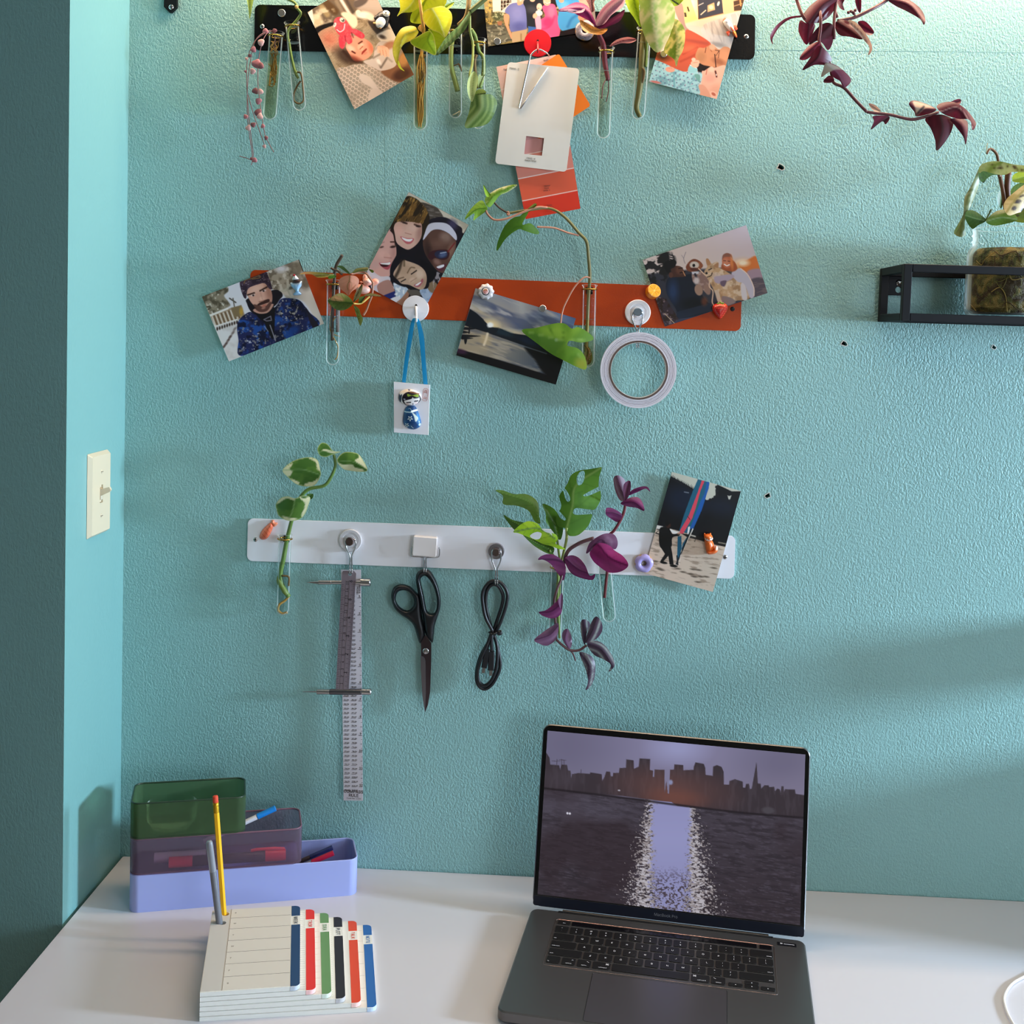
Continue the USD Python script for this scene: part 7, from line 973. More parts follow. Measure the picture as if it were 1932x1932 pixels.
p.leaf([(488, 1056), (540, 1040), (610, 980), (640, 928), (652, 960), (640, 1062), (590, 1097), (530, 1087)], [(640, 1000), (570, 1050), (490, 1056)], .056, .056, -.006, tp); p.leaf([(620, 980), (645, 925), (652, 990), (640, 1040)], [(640, 1035), (645, 930)], .06, .06, .002, tq); p.leaf([(458, 1242), (520, 1188), (580, 1148), (617, 1128), (622, 1172), (602, 1242), (545, 1282), (490, 1267)], [(618, 1150), (560, 1210), (460, 1242)], .055, .055, -.008, tq); p.leaf([(649, 1242), (650, 1190), (680, 1167), (706, 1210), (712, 1270), (692, 1302)], [(690, 1300), (665, 1240), (678, 1170)], .052, .055, -.006, tq)
p.leaf([(768, 1150), (780, 1108), (812, 1108), (836, 1140), (812, 1200), (800, 1277), (780, 1230)], [(800, 1275), (795, 1190), (790, 1110)], .052, .055, -.005, ts2); p.leaf([(804, 1262), (815, 1200), (840, 1130), (875, 1084), (911, 1120), (917, 1180), (882, 1232), (840, 1252)], [(806, 1260), (850, 1180), (880, 1086)], .056, .065, -.006, ts2); p.leaf([(813, 1272), (860, 1248), (920, 1268), (972, 1330), (1001, 1400), (986, 1440), (958, 1457), (975, 1410), (920, 1372), (860, 1342)], [(816, 1270), (910, 1310), (985, 1420)], .056, .06, -.006, ts2); p.leaf([(763, 1328), (830, 1343), (866, 1390), (867, 1480), (842, 1552), (803, 1582), (822, 1520), (800, 1430)], [(768, 1330), (830, 1430), (806, 1580)], .052, .055, -.006, ts2)
# purple cutting in the tilted tube
p = Plant('tradescantia_cutting', 'upright purple cutting with one big magenta leaf right of the split leaf plant', (1140, 1020, .03), t8)
p.stem([(932, 958, .018), (942, 860, .018), (950, 780, .018), (950, 680, .024), (930, 600, .032), (960, 540, .036), (1000, 500, .038), (1042, 430, .038), (1066, 370, .038), (1076, 300, .038)], .0021, STM); p.leaf([(808, 660), (830, 590), (880, 550), (940, 524), (1000, 534), (1022, 590), (1000, 632), (940, 592), (890, 592), (850, 632)], [(940, 590), (900, 570), (812, 655)], .05, .052, -.006, trad('#6a3a5a', '#846078', '#3f1c38'))
p.leaf([(833, 650), (890, 590), (960, 602), (1002, 640), (1060, 680), (1093, 740), (1040, 782), (960, 787), (890, 742), (850, 702)], [(890, 600), (970, 690), (1090, 742)], .055, .065, -.012, lambda p: (p.fill('#7d1a56'), p.noise(120, '#9a2a6c', .45, .65, 3, None, .8, (.5, 2), 30), veins(p, '#5c0f40', 3, a=.3)))
p.leaf([(1040, 322), (1090, 288), (1150, 278), (1186, 310), (1201, 372), (1150, 352), (1090, 342)], [(1042, 322), (1130, 315), (1200, 370)], .042, .05, -.006, tp); p.leaf([(940, 392), (948, 351), (1000, 360), (1052, 400), (1022, 447), (970, 420)], [(1045, 405), (990, 385), (942, 385)], .042, .045, -.005, tp); p.leaf([(994, 180), (1000, 138), (1040, 136), (1072, 170), (1072, 220), (1077, 292), (1040, 302), (1010, 250)], [(1074, 296), (1040, 220), (1015, 140)], .042, .05, -.006, trad('#6a4658', '#8a7684', '#3a1c30')); p.leaf([(1060, 200), (1100, 167), (1111, 200), (1100, 260), (1070, 302)], [(1072, 298), (1090, 220), (1102, 170)], .048, .055, .003, trad('#5a2c48', '#7a4c68')); p.leaf([(1080, 272), (1120, 230), (1180, 208), (1222, 210), (1242, 247), (1210, 222), (1150, 247), (1100, 267)], [(1082, 270), (1150, 230), (1238, 240)], .044, .055, .004, tp)
# ================================================================ desk and what stands on it
DZ = 0.735; DESKW = mat('white_desk_laminate', '#cfcbcf', 0.30, bump=(900, 0.00002))
t = Thing('desk', 'white desk with a plain top along the turquoise wall', 'desk', (0.35, -0.37, 0))
t.part('desk_top', tf(slab(1.97, 0.752, 0.025, 0.004, 0.0012), lambda P: np.asarray(P) + [CX + 0.0045 + 0.985, -0.3775, DZ - 0.025]), DESKW, 20)
for x in (CX + 0.06, 1.28):
    for y in (-0.70, -0.06): t.part('leg', box((x - 0.02, y - 0.02, 0), (x + 0.02, y + 0.02, DZ - 0.0255)), WHT, 20)
# ---------------- three stacked boxes
BA = math.radians(15.8); bf = lambda z: frame((-0.551, -0.1658, z), (math.cos(BA), math.sin(BA), 0), (-math.sin(BA), math.cos(BA), 0), (0, 0, 1))
def tray(name, label, L_, z, h, m, rimm):
    t = Thing(name, label, 'storage box', bf(z)(np.array([L_ / 2, .0365, 0.0])), 'stacked storage boxes'); D, r, th = 0.073, 0.013, 0.0022
    rr = lambda w, d, rad: mf.CrossSection([ring(w, d, rad, 8)])
    o = rr(L_, D, r).extrude(h) - rr(L_ - 2 * th, D - 2 * th, r - th).extrude(h).translate([0, 0, th]); q = o.to_mesh(); v = np.array(q.vert_properties[:, :3], float) + [L_ / 2, D / 2, 0]
    t.part('box', (bf(z)(v), np.array(q.tri_verts)), m, 40)
    rim = np.column_stack([ring(L_ - th, D - th, r - th / 2, 8) + [L_ / 2, D / 2], np.full(36, h)]); t.part('rim', tube(bf(z)(rim), 0.00125, 8, closed=True), rimm, True)
    t.part('foot_ring', tube(bf(z)(np.column_stack([ring(L_ - 2.4 * th, D - 2.4 * th, r - th, 8) + [L_ / 2, D / 2], np.full(36, 0.0012)])), 0.001, 8, closed=True), rimm, True); return t
LAV = mat('lavender_plastic', '#a0a9dc', 0.38, subsurface_weight=0.15, subsurface_radius=(0.01, 0.01, 0.02)); 
def frosted(name, c, rough, tr): return mat(name, c, rough, transmission_weight=tr, ior=1.12, specular_ior_level=0.9)
PLUM = frosted('plum_frosted_plastic', '#d0b8ca', 0.16, 0.92); GRN = frosted('green_smoked_plastic', '#86a27a', 0.2, 0.86)
tray('storage_box', 'long lavender storage box, lowest of the stack', 0.304, DZ, 0.050, LAV, LAV)
tray('storage_box', 'translucent plum storage box in the middle of the stack', 0.2265, DZ + 0.0505, 0.049, PLUM, mat('plum_rim', '#6d4c5c', 0.3)); tray('storage_box', 'small dark green storage box on top of the stack', 0.150, DZ + 0.100, 0.0485, GRN, mat('green_rim', '#1e3424', 0.3))
def pen_in(name, label, cat_, z0, a, b, r, segs, group=None, extra=None):
    """A pen from a to b in a box's own coordinates; segs: (part, from, to, radius scale, material)."""
    A, B = bf(z0)(np.array(a, float)), bf(z0)(np.array(b, float)); t = Thing(name, label, cat_, (A + B) / 2, group); d = B - A
    for nm, f0, f1, k, m in segs:
        P = np.array([A + d * f0, A + d * (f0 + .002), A + d * (f1 - .002), A + d * f1]); t.part(nm, tube(P, np.array([.82, 1, 1, .82]) * r * k, 14), m, 40)
    return t
RED = mat('coral_red_plastic', '#e2344c', 0.35); DKG = mat('dark_grey_barrel', '#3a3136', 0.4); z1 = DZ + 0.0505 + 0.0024
pn = pen_in('marker_pen', 'dark marker with coral red ends inside the plum box', 'pen', z1, (.050, .0115, .0078), (.205, .0105, .0078), .0072, [('end_cap', 0, .2, 1.0, RED), ('barrel', .2, .82, .96, DKG), ('cap', .82, 1, 1.04, RED)])
pn.part('cap_clip', tube(np.array([bf(z1)(np.array(q)) for q in ((.203, .012, .0155), (.19, .0115, .0172), (.165, .0115, .0172), (.158, .0115, .0160))]), .0022, 8), RED, True)
pen_in('marker_pen', 'pale grey marker behind the dark one inside the plum box', 'pen', z1, (.030, .030, .0072), (.115, .029, .0072), .0068, [('barrel', 0, .8, 1, mat('pale_grey_barrel', '#cfc8d2', .4)), ('cap', .8, 1, 1.05, mat('mid_grey_cap', '#6a6270', .4))])
pen_in('pen', 'blue capped pen resting on the rim of the plum box', 'pen', z1, (.095, .060, .012), (.192, .060, .0535), .0036, [('barrel', 0, .74, 1, mat('white_barrel', '#e4e4e8', .35)), ('cap', .745, 1, 1.15, mat('sky_blue_cap', '#1d86d8', .35))])
zl = DZ + 0.0024; pen_in('pen', 'red capped pen in the open end of the lavender box', 'pen', zl, (.165, .030, .006), (.272, .028, .0475), .0034, [('barrel', 0, .72, 1, mat('steel_barrel', '#b9b4b4', .3, .8)), ('cap', .72, 1, 1.1, mat('crimson_cap', '#b5173c', .35))]); pen_in('pen', 'navy capped pen beside the red one in the lavender box', 'pen', zl, (.16, .044, .006), (.272, .044, .0480), .0032, [('barrel', 0, .72, 1, DKG), ('cap', .72, 1, 1.1, mat('navy_cap', '#232b60', .35))])
z2 = DZ + 0.100 + 0.0024; t = Thing('glass_dish', 'clear round dish inside the green box', 'dish', bf(z2)(np.array([.052, .0365, 0.0]))); t.part('dish', lathe([(.001, 0.0002), (.026, 0.0002), (.033, .010), (.0335, .030), (.0325, .030), (.032, .0105), (.0255, .0014), (.001, .0014)], 40, bf(z2 + 0.0002) and (lambda P: bf(z2 + .0002)(np.asarray(P) + [.052, .0365, 0]))), GLASS, True)
# ---------------- the stack of notepads
FL0 = np.array([-0.3836, -0.3955]); PADH = 0.00575; wds = [.111, .129, .147, .163, .181, .199]; angs = [12.6, 12.5, 12.4, 11.9, 11.6, 11.2]
tabs = [('#23456c', 'WEEK', 'navy'), ('#e5342f', 'TASK', 'bright red'), ('#6a9560', 'IDEA', 'green'), ('#26252b', 'PLOT', 'black'), ('#df4a2e', 'TALK', 'orange red'), ('#2b66aa', 'NOTE', 'blue')]
PADP = mat('pad_paper', '#e7e5dc', 0.75); PADT = [mat('pad_face_%d' % k, c, 0.7) for k, c in enumerate(('#d8d1c6', '#e0dcd2', '#e6d8cc', '#dfdbce', '#dad6cd', '#e4d8cb'))]; LINE = mat('pad_line_ink', '#8d857c', 0.7); MARG = mat('pad_margin', '#c9c4bd', 0.7)
hx = [(0.0037, .1755), (0.0028, .1505)]   # the two pen holes, from the left edge and the front
ca, sa = math.cos(math.radians(12.6)), math.sin(math.radians(12.6)); 
def loc_of(P, a, fl): d = np.array(P) - fl; return d[0] * math.cos(a) + d[1] * math.sin(a), -d[0] * math.sin(a) + d[1] * math.cos(a)
HOLES = [(-0.4055, -0.2190), (-0.4030, -0.2415)]
for i in range(6):
    a = math.radians(angs[i]); zb = DZ + PADH * (5 - i) + 0.0001; fl = FL0; fr = frame((*fl, zb), (math.cos(a), math.sin(a), 0), (-math.sin(a), math.cos(a), 0), (0, 0, 1)); w_, d_ = wds[i], .1885; col, word, cn = tabs[i]
    t = Thing('notepad', f'cream notepad with a {cn} side tab in the fanned stack' + (', topmost of all' if i == 0 else (', lowest of all' if i == 5 else '')), 'notepad', (*fl, zb), 'fanned notepads')
    base = Polygon([(0, 0)] + [(w_ - .007 + .007 * math.sin(q), .007 - .007 * math.cos(q)) for q in np.linspace(0, math.pi / 2, 8)] + [(w_ - .007 + .007 * math.cos(q), d_ - .007 + .007 * math.sin(q)) for q in np.linspace(0, math.pi / 2, 8)] + [(0, d_)])
    hs = shapely.union_all([shapely.Point(loc_of(h, a, fl)).buffer(.0046) for h in HOLES]); body = base.difference(hs); h = PADH - .0008
    t.part('pages', extrude(body, h, fr), PADP, 25)
    lift = lambda dz, f0=fr: (lambda P: f0(np.asarray(P) + [0, 0, dz]))
    t.part('cover_sheet', extrude(body.intersection(shapely.box(0, .0012, w_ - .0115, d_)), .0003, lift(h)), PADT[i], False); t.part('side_tab', extrude(base.intersection(shapely.box(w_ - .0108, .0006, w_, .140)), .00035, lift(h)), mat('tab_' + cn.replace(' ', '_'), col, .55), False); t.part('side_tab', extrude(base.intersection(shapely.box(w_ - .0108, .163, w_, d_)), .00035, lift(h)), mat('tab_' + cn.replace(' ', '_'), col, .55), False)
    t.part('tab_edge', extrude(base.intersection(shapely.box(w_ - .0108, -.001, w_ + .001, .0072)).difference(base.buffer(-.0004)).buffer(.00025), h * .96, fr), mat('tab_edge_' + cn.replace(' ', '_'), s2l(col) ** .25 * .9 if 0 else '#%02x%02x%02x' % tuple(int(255 * (.72 + .28 * c)) for c in hexc(col)), .6), False)
    t.part('tab_word', text(word, .0048, frame(fr(np.array([w_ - .0054, .1515, h + .0003])), (math.sin(a), -math.cos(a), 0), (math.cos(a), math.sin(a), 0), (0, 0, 1)), False, .0001, True), mat('tab_ink_' + cn.replace(' ', '_'), col if i not in (0, 3) else '#3c3c44', .6), False)
    if i == 0:
        t.part('margin', extrude(body.intersection(shapely.box(.0006, .0014, .0235, d_ - .001)), .0002, lift(h + .0002)), MARG, False)
        ys = [.0290, .0565, .0832, .110, .1385, .1655]; lines = [box((.0240, .0012, h + .0003), (.0244, d_, h + .0006))] + [box((.0240, y - .00018, h + .0003), (w_ - .0116, y + .00018, h + .00055)) for y in ys]
        t.part('ruled_lines', cat(*[tf(b, fr) for b in lines]), LINE, False); yy = [0.002] + ys
        for q, ch in enumerate('SFTWTMS'): t.part('day_letter', text(ch, .0026, frame(fr(np.array([.0285, yy[q] + .012, h + .0003])), (math.cos(a), math.sin(a), 0), (-math.sin(a), math.cos(a), 0), (0, 0, 1)), True, .0001), LINE, False)
    elif i in (1, 2, 4, 5):
        n = {1: 38, 2: 14, 4: 0, 5: 7}[i]; x0 = w_ - .031 if i != 2 else w_ - .029
        if n: t.part('ruled_lines', cat(*[tf(box((x0, d_ * (q + .5) / n - .00015, h + .0002), (w_ - .0122, d_ * (q + .5) / n + .00015, h + .00045)), fr) for q in range(n)]), mat('pad_line_pale', {1: '#b9b3ac', 2: '#dcb9ac', 5: '#b5aca2'}[i], .7) if i == 1 else mat('pad_line_pale_%d' % i, {2: '#dcb9ac', 5: '#b5aca2', 4: '#cccccc'}[i], .7), False)
    else:
        t.part('dot_grid', cat(*[tf(box((w_ - .0145 - .005 * c - .0002, .004 + .005 * q, h + .0002), (w_ - .0145 - .005 * c + .0002, .0044 + .005 * q, h + .00045)), fr) for q in range(37) for c in (0, 1, 2)]), LINE, False, kind='stuff')
def long_pen(name, label, p0, p1, parts, sides, cat_):
    p0, p1 = np.array(p0), np.array(p1); t = Thing(name, label, cat_, p0); d = p1 - p0
    for nm, pr, m, sm in parts: t.part(nm, tube(np.array([p0 + d * s for s, r in pr]), np.array([r for s, r in pr]), sides if nm in ('shaft', 'point') else 18), m, sm)
long_pen('pencil', 'yellow pencil with a pink red eraser standing in the notepads', (-0.4048, -0.2192, DZ + .0006), (-.4232, -.2127, .9205), [('lead', [(0, .0002), (.03, .0012)], BLK, True), ('point', [(.03, .0012), (.10, .0037)], mat('cut_wood', '#d9b07c', .6), False), ('shaft', [(.10, .0037), (.885, .0037)], mat('yellow_pencil_lacquer', '#f5b20a', .35), False), ('ferrule', [(.885, .0037), (.888, .0039), (.90, .0037), (.905, .0039), (.925, .0038), (.93, .0036), (.935, .0039), (.955, .0038)], mat('gold_ferrule', '#d9a82c', .3, .9), True), ('eraser', [(.953, .0035), (.99, .0035), (1, .003)], mat('red_eraser', '#d94a2e', .7), True)], 6, 'pencil')
long_pen('pen', 'grey translucent pen leaning out of the notepads', (-0.4020, -0.2418, DZ + .0006), (-.4220, -.2405, .874), [('tip', [(0, .0004), (.04, .0018), (.06, .0036)], STEEL, True), ('barrel', [(.06, .0036), (.1, .0042), (.72, .0042)], mat('grey_pen_barrel', '#74777f', .3, .25), True), ('cap', [(.72, .0044), (.96, .0043), (.985, .0040), (1, .0028)], mat('grey_pen_cap', '#8b9097', .28, transmission_weight=.25), True)], 18, 'pen')
# ---------------- laptop
LX, LY, LT = -0.01523, -0.12441, -0.13938; cl, sl = math.cos(LT), math.sin(LT)
def lf(z): return frame((LX, LY, z), (cl, sl, 0), (-sl, cl, 0), (0, 0, 1))
SPACE = mat('space_grey_aluminium', '#6a6867', 0.34, 0.75); DECKZ = 0.7505
t = Thing('laptop', 'open space grey laptop showing a harbour skyline on the white desk', 'laptop', (*lf(0)(np.array([.179, -.123, 0.0]))[:2], DZ))
def lslab(u0, u1, w0, w1, z0, z1, r, bev, n=5): return tf(slab(u1 - u0, w1 - w0, z1 - z0, r, bev, n), lambda P: lf(z0)(np.asarray(P) + [(u0 + u1) / 2, (w0 + w1) / 2, 0]))
t.part('base', lslab(0, .358, -.246, 0.0, DZ + .0022, DECKZ, .011, .0016, 8), SPACE, 30)
for u in (.03, .328):
    for w in (-.225, -.02): t.part('foot', lathe([(0, 0), (.007, 0), (.0075, .0024), (0, .0024)], 20, lambda P, u=u, w=w: lf(DZ)(np.asarray(P) + [u, w, 0])), BLK, 30)
t.part('hinge_recess', lslab(.0364, .3177, -.0048, -.0002, DECKZ - .0005, DECKZ + .0003, .0006, .0001), BLK, False); t.part('hinge', tube(lf(DECKZ)(np.array([[.042, .0004, -.0012], [.312, .0004, -.0012]])), .0032, 14), mat('hinge_black', '#121214', .4), 40)
KEY = mat('black_key', '#08080a', 0.45); LEG = mat('white_key_legend', '#d6d4d6', 0.5, emission_color=(0.8, 0.8, 0.85), emission_strength=0.12)
KW, PU, RH = .0168, .0191, .0158; U0, U1 = .0392, .3155
def key(u0, w1, w, h, main='', sub='', corner=None, size=.0026):
    p = t.part('key', lslab(u0, u0 + w, w1 - h, w1, DECKZ + .0001, DECKZ + .0009, .0016, .00025, 3), KEY, 25); ms = []; zt = DECKZ + .0009
    def tx(s, u, v, sz, c=True): ms.append(text(s, sz, lambda P: lf(zt)(np.asarray(P) + [u, v, 0]), False, .00006, c))
    cu, cv = u0 + w / 2, w1 - h / 2
    if main and sub: tx(main, cu, cv - .0030, size); tx(sub, cu, cv + .0032, size)
    elif main and corner is None: tx(main, cu, cv, .0031)
    elif main: tx(main, u0 + .0016 if corner == 'l' else (u0 + w - .0016 - .00082 * len(main) * 1.25 if corner == 'r' else u0 + w / 2 - .0005 * len(main)), w1 - h + .0028, .0016, False)
    if main in ('command', 'option', 'control'): 
        s = .0011; cx, cy = (u0 + w - .0040 if u0 < .2 else u0 + .0040), w1 - .0040
        if main == 'command': ms.extend(tf(extrude(shapely.Point(a * s, b * s).buffer(.0008).difference(shapely.Point(a * s, b * s).buffer(.00045)), .00006), lambda P: lf(zt)(np.asarray(P) + [cx, cy, 0])) for a in (-1, 1) for b in (-1, 1)); ms.append(tf(extrude(shapely.box(-.0006, -.0006, .0006, .0006).difference(shapely.box(-.0003, -.0003, .0003, .0003)), .00006), lambda P: lf(zt)(np.asarray(P) + [cx, cy, 0])))
        else: ms.append(tf(extrude(shapely.LineString([(-.0014, .0008), (-.0006, .0008), (.0006, -.0008), (.0014, -.0008)] if main == 'option' else [(-.001, -.0006), (0, .0006), (.001, -.0006)]).buffer(.0002), .00006), lambda P: lf(zt)(np.asarray(P) + [cx, cy, 0])))
    if ms: t.part('legend', cat(*ms), LEG, False, parent=p)
key(.0398, -.0262, .0168, .0090, 'esc', corner='c'); t.part('touch_bar', lslab(.0584, .2965, -.0352, -.0262, DECKZ + .0001, DECKZ + .0008, .001, .0002), mat('touch_bar_glass', '#060608', .12), 25); t.part('power_key', lslab(.2995, .3150, -.0352, -.0262, DECKZ + .0001, DECKZ + .0008, .0015, .0002), mat('touch_bar_glass', '#060608', .12), 25)
rows = [-.0402, -.0591, -.0780, -.0969, -.1158]
for k, (a, b) in enumerate(zip('`1234567890-=', '~!@#$%^&*()_+')): key(U0 + PU * k, rows[0], KW, RH, a, b)
key(U0 + PU * 13, rows[0], U1 - U0 - PU * 13, RH, 'delete', corner='r')
key(U0, rows[1], .0267, RH, 'tab', corner='l')
for k, ch in enumerate('QWERTYUIOP'): key(U0 + .0290 + PU * k, rows[1], KW, RH, ch)
for k, (a, b) in enumerate((('[', '{'), (']', '}'), ('\\', '|'))): key(U0 + .0290 + PU * (10 + k), rows[1], KW if k < 2 else U1 - U0 - .0290 - PU * 12, RH, a, b)
key(U0, rows[2], .0318, RH, 'caps lock', corner='l')
for k, ch in enumerate('ASDFGHJKL'): key(U0 + .0341 + PU * k, rows[2], KW, RH, ch)
for k, (a, b) in enumerate(((';', ':'), ("'", '"'))): key(U0 + .0341 + PU * (9 + k), rows[2], KW, RH, a, b)
key(U0 + .0341 + PU * 11, rows[2], U1 - U0 - .0341 - PU * 11, RH, 'return', corner='r')
key(U0, rows[3], .0413, RH, 'shift', corner='l')
for k, ch in enumerate('ZXCVBNM'): key(U0 + .0436 + PU * k, rows[3], KW, RH, ch)
for k, (a, b) in enumerate(((',', '<'), ('.', '>'), ('/', '?'))): key(U0 + .0436 + PU * (7 + k), rows[3], KW, RH, a, b)
key(U0 + .0436 + PU * 10, rows[3], U1 - U0 - .0436 - PU * 10, RH, 'shift', corner='r')
key(U0, rows[4], KW, RH, 'fn', corner='l'); key(U0 + PU, rows[4], KW, RH, 'control', corner='c'); key(U0 + PU * 2, rows[4], KW, RH, 'option', corner='c'); key(U0 + PU * 3, rows[4], .0216, RH, 'command', corner='c'); key(U0 + PU * 3 + .0238, rows[4], .0938, RH); key(U0 + PU * 3 + .1199, rows[4], .0216, RH, 'command', corner='c'); key(U0 + PU * 3 + .1438, rows[4], KW, RH, 'option', corner='c')
def arrow(u, w1, rot):
    p = t.part('key', lslab(u, u + KW, w1 - .0074, w1, DECKZ + .0001, DECKZ + .0009, .0014, .00025, 3), KEY, 25); c, s = math.cos(rot), math.sin(rot); tri = [(.0009, 0), (-.0007, .0009), (-.0007, -.0009)]
    t.part('legend', extrude(Polygon([(a * c - b * s, a * s + b * c) for a, b in tri]), .00006, lambda P: lf(DECKZ + .0009)(np.asarray(P) + [u + KW / 2, w1 - .0037, 0])), LEG, False, parent=p)
arrow(.2607, -.1242, math.pi); arrow(.2799, -.1158, math.pi / 2); arrow(.2799, -.1242, -math.pi / 2); arrow(.2990, -.1242, 0)
rim_ = np.column_stack([ring(.2815, .1142, .003, 6) + [.1775, -.0802], np.full(28, 0.0)]); t.part('keyboard_edge', tube(lf(DECKZ)(rim_), .00035, 6, closed=True), mat('bright_chamfer', '#a5928c', .25, .9), True)
t.part('touch_bar_edge', tube(lf(DECKZ + .0003)(np.array([[.040, -.0238, 0], [.3155, -.0238, 0]])), .00085, 8), mat('bright_chamfer_rose', '#c4a096', .25, .9), True)
t.part('trackpad', lslab(.0990, .2590, -.2430, -.1410, DECKZ - .0003, DECKZ + .00015, .004, .0001, 6), mat('trackpad_glass', '#5f5b5e', 0.28, 0.6), 25); tp_ = np.column_stack([ring(.1606, .1026, .0042, 6) + [.179, -.192], np.full(28, 0.0)]); t.part('trackpad_gap', tube(lf(DECKZ)(tp_), .00028, 5, closed=True), BLK, True)
p_ = t.part('sticker', lslab(.3225, .3465, -.0205, -.0120, DECKZ, DECKZ + .0003, .0008, .0001), mat('black_sticker', '#101014', .3), False); t.part('sticker_mark', cat(*[lslab(.3262 + .0016 * a, .3274 + .0016 * a, -.0166 + .0016 * b, -.0154 + .0016 * b, DECKZ + .0003, DECKZ + .0004, .0003, .00002) for a in (0, 1) for b in (0, 1)], lslab(.3305, .344, -.0162, -.0153, DECKZ + .0003, DECKZ + .0004, .0003, .00002)), LEG, False, parent=p_)
# the lid
PHI, LL = 0.2049, 0.2389; up_ = np.array([0, math.sin(PHI), math.cos(PHI)]); nn = np.array([0, -math.cos(PHI), math.sin(PHI)])
def lid(h): # lid coordinates: u, height up the lid, out of the screen
    return lambda P: lf(0.7526 - DZ + DZ)(np.asarray(P)[..., :1] * [1, 0, 0] + np.asarray(P)[..., 1:2] * up_ + (np.asarray(P)[..., 2:3] + h) * nn + np.array([0, .0018, 0]))
def lidslab(u0, u1, v0, v1, h0, th, r, bev, n=6): return tf(slab(u1 - u0, v1 - v0, th, r, bev, n), lambda P: lid(h0)(np.asarray(P) + [(u0 + u1) / 2, (v0 + v1) / 2, 0]))
t.part('lid', lidslab(0, .358, 0.0, LL, -.0050, .0046, .0115, .0012, 8), SPACE, 30); t.part('bezel', lidslab(.0012, .3568, .0010, LL - .0012, -.0004, .0006, .0105, .0002, 8), mat('black_bezel_glass', '#030305', .10), 25)
t.part('chin', lidslab(.0012, .3568, .0010, .0138, .0002, .00012, .003, .00004), mat('navy_black_chin', '#0b1222', .3), 25)
t.part('lid_wordmark', text('MacBook Pro', .0036, lambda P: lid(.00034)(np.asarray(P) + [.179, .0076, 0]), False, .00008, True), mat('grey_wordmark', '#74767e', .4), False)
NU, NV = 400, 262; u_, v_ = np.meshgrid(np.linspace(.0065, .3515, NU), np.linspace(LL - .0086, LL - .0086 - .2150, NV)); X = lid(.0003)(np.stack([u_.ravel(), v_.ravel(), np.zeros(u_.size)], -1))
a_, b_ = np.meshgrid(np.linspace(0, 1, NU), np.linspace(0, 1, NV)); a_, b_ = a_.ravel()[:, None], b_.ravel()[:, None]; Cq = np.array([(135, 108), (1808, 268), (1790, 1390), (78, 1185)], float); Q = Cq[0] * (1 - a_) * (1 - b_) + Cq[1] * a_ * (1 - b_) + Cq[2] * a_ * b_ + Cq[3] * (1 - a_) * b_
p = Paint(Q[:, 0], Q[:, 1]); a_, b_ = a_[:, 0], b_[:, 0]
p.grad((900, 200), '#77748f', (950, 560), '#86809a'); p.ell(990, 190, 420, 230, '#938fb4', 0, 330, .7); p.ell(1000, 220, 150, 90, '#a3a6d2', 0, 130, .8); p.ell(300, 200, 250, 150, '#6c6784', 0, 240, .5); p.ell(1650, 330, 220, 140, '#686480', 0, 200, .5)
sea = p.mask([(60, 486), (330, 510), (640, 555), (900, 575), (1150, 615), (1400, 650), (1620, 668), (1830, 690), (1830, 1450), (40, 1250)], 6, False)
p.grad((900, 560), '#4a4450', (900, 1300), '#393138', sea); p.noise(34, '#2e282f', .46, .70, 3, sea, .6, (.45, 2.2), 8); p.noise(15, '#5a5361', .56, .76, 7, sea, .55, (.4, 2.2), 8); p.noise(300, '#33282e', .5, .7, 17, sea, .6); p.ell(300, 620, 300, 60, '#5d5868', 5, 90, .5, sea)
cx = 955 + (p.y - 580) * 0.01; k = (p.y - 580) / 700; half = 118 + 60 * np.clip(k, 0, 1) - 40 * np.clip(k - .2, 0, 1); e = np.abs(p.x - cx)
n1 = meshkit.fbm(np.stack([p.x / 11, p.y / 8, np.zeros(len(p.x))], -1), 3, 5); n2 = meshkit.fbm(np.stack([p.x / 17, p.y / 7, np.ones(len(p.x))], -1), 3, 9)
halo = np.clip(1 - (e - half) / (60 + 190 * np.clip(k, 0, 1.1)), 0, 1); p._in(np.clip((n1 - .80 + .42 * halo) / .08, 0, 1) * (halo > 0) * .95, '#a39a9c', sea); p._in(np.clip((n2 - .86 + .42 * halo) / .06, 0, 1) * (halo > 0), '#c3bec6', sea); core = np.clip((half * (1 - .22 * np.clip(k, 0, 1)) - e) / 22 + .5 + (n2 - .5) * (4 + 10 * np.clip(k - .5, 0, 1)), 0, 1); p._in(core * (1 - .55 * np.clip((k - .72) / .28, 0, 1) * (n1 > .5)), '#9697c6', sea); p._in(core * .4 * np.clip(1 - np.abs(k - .35) / .4, 0, 1), '#a6a8da', sea); p._in(np.clip((n1 - .52) / .06, 0, 1) * core * np.clip((k - .6) / .2, 0, 1) * .8, '#3c3036', sea)
city = '#3d353c'
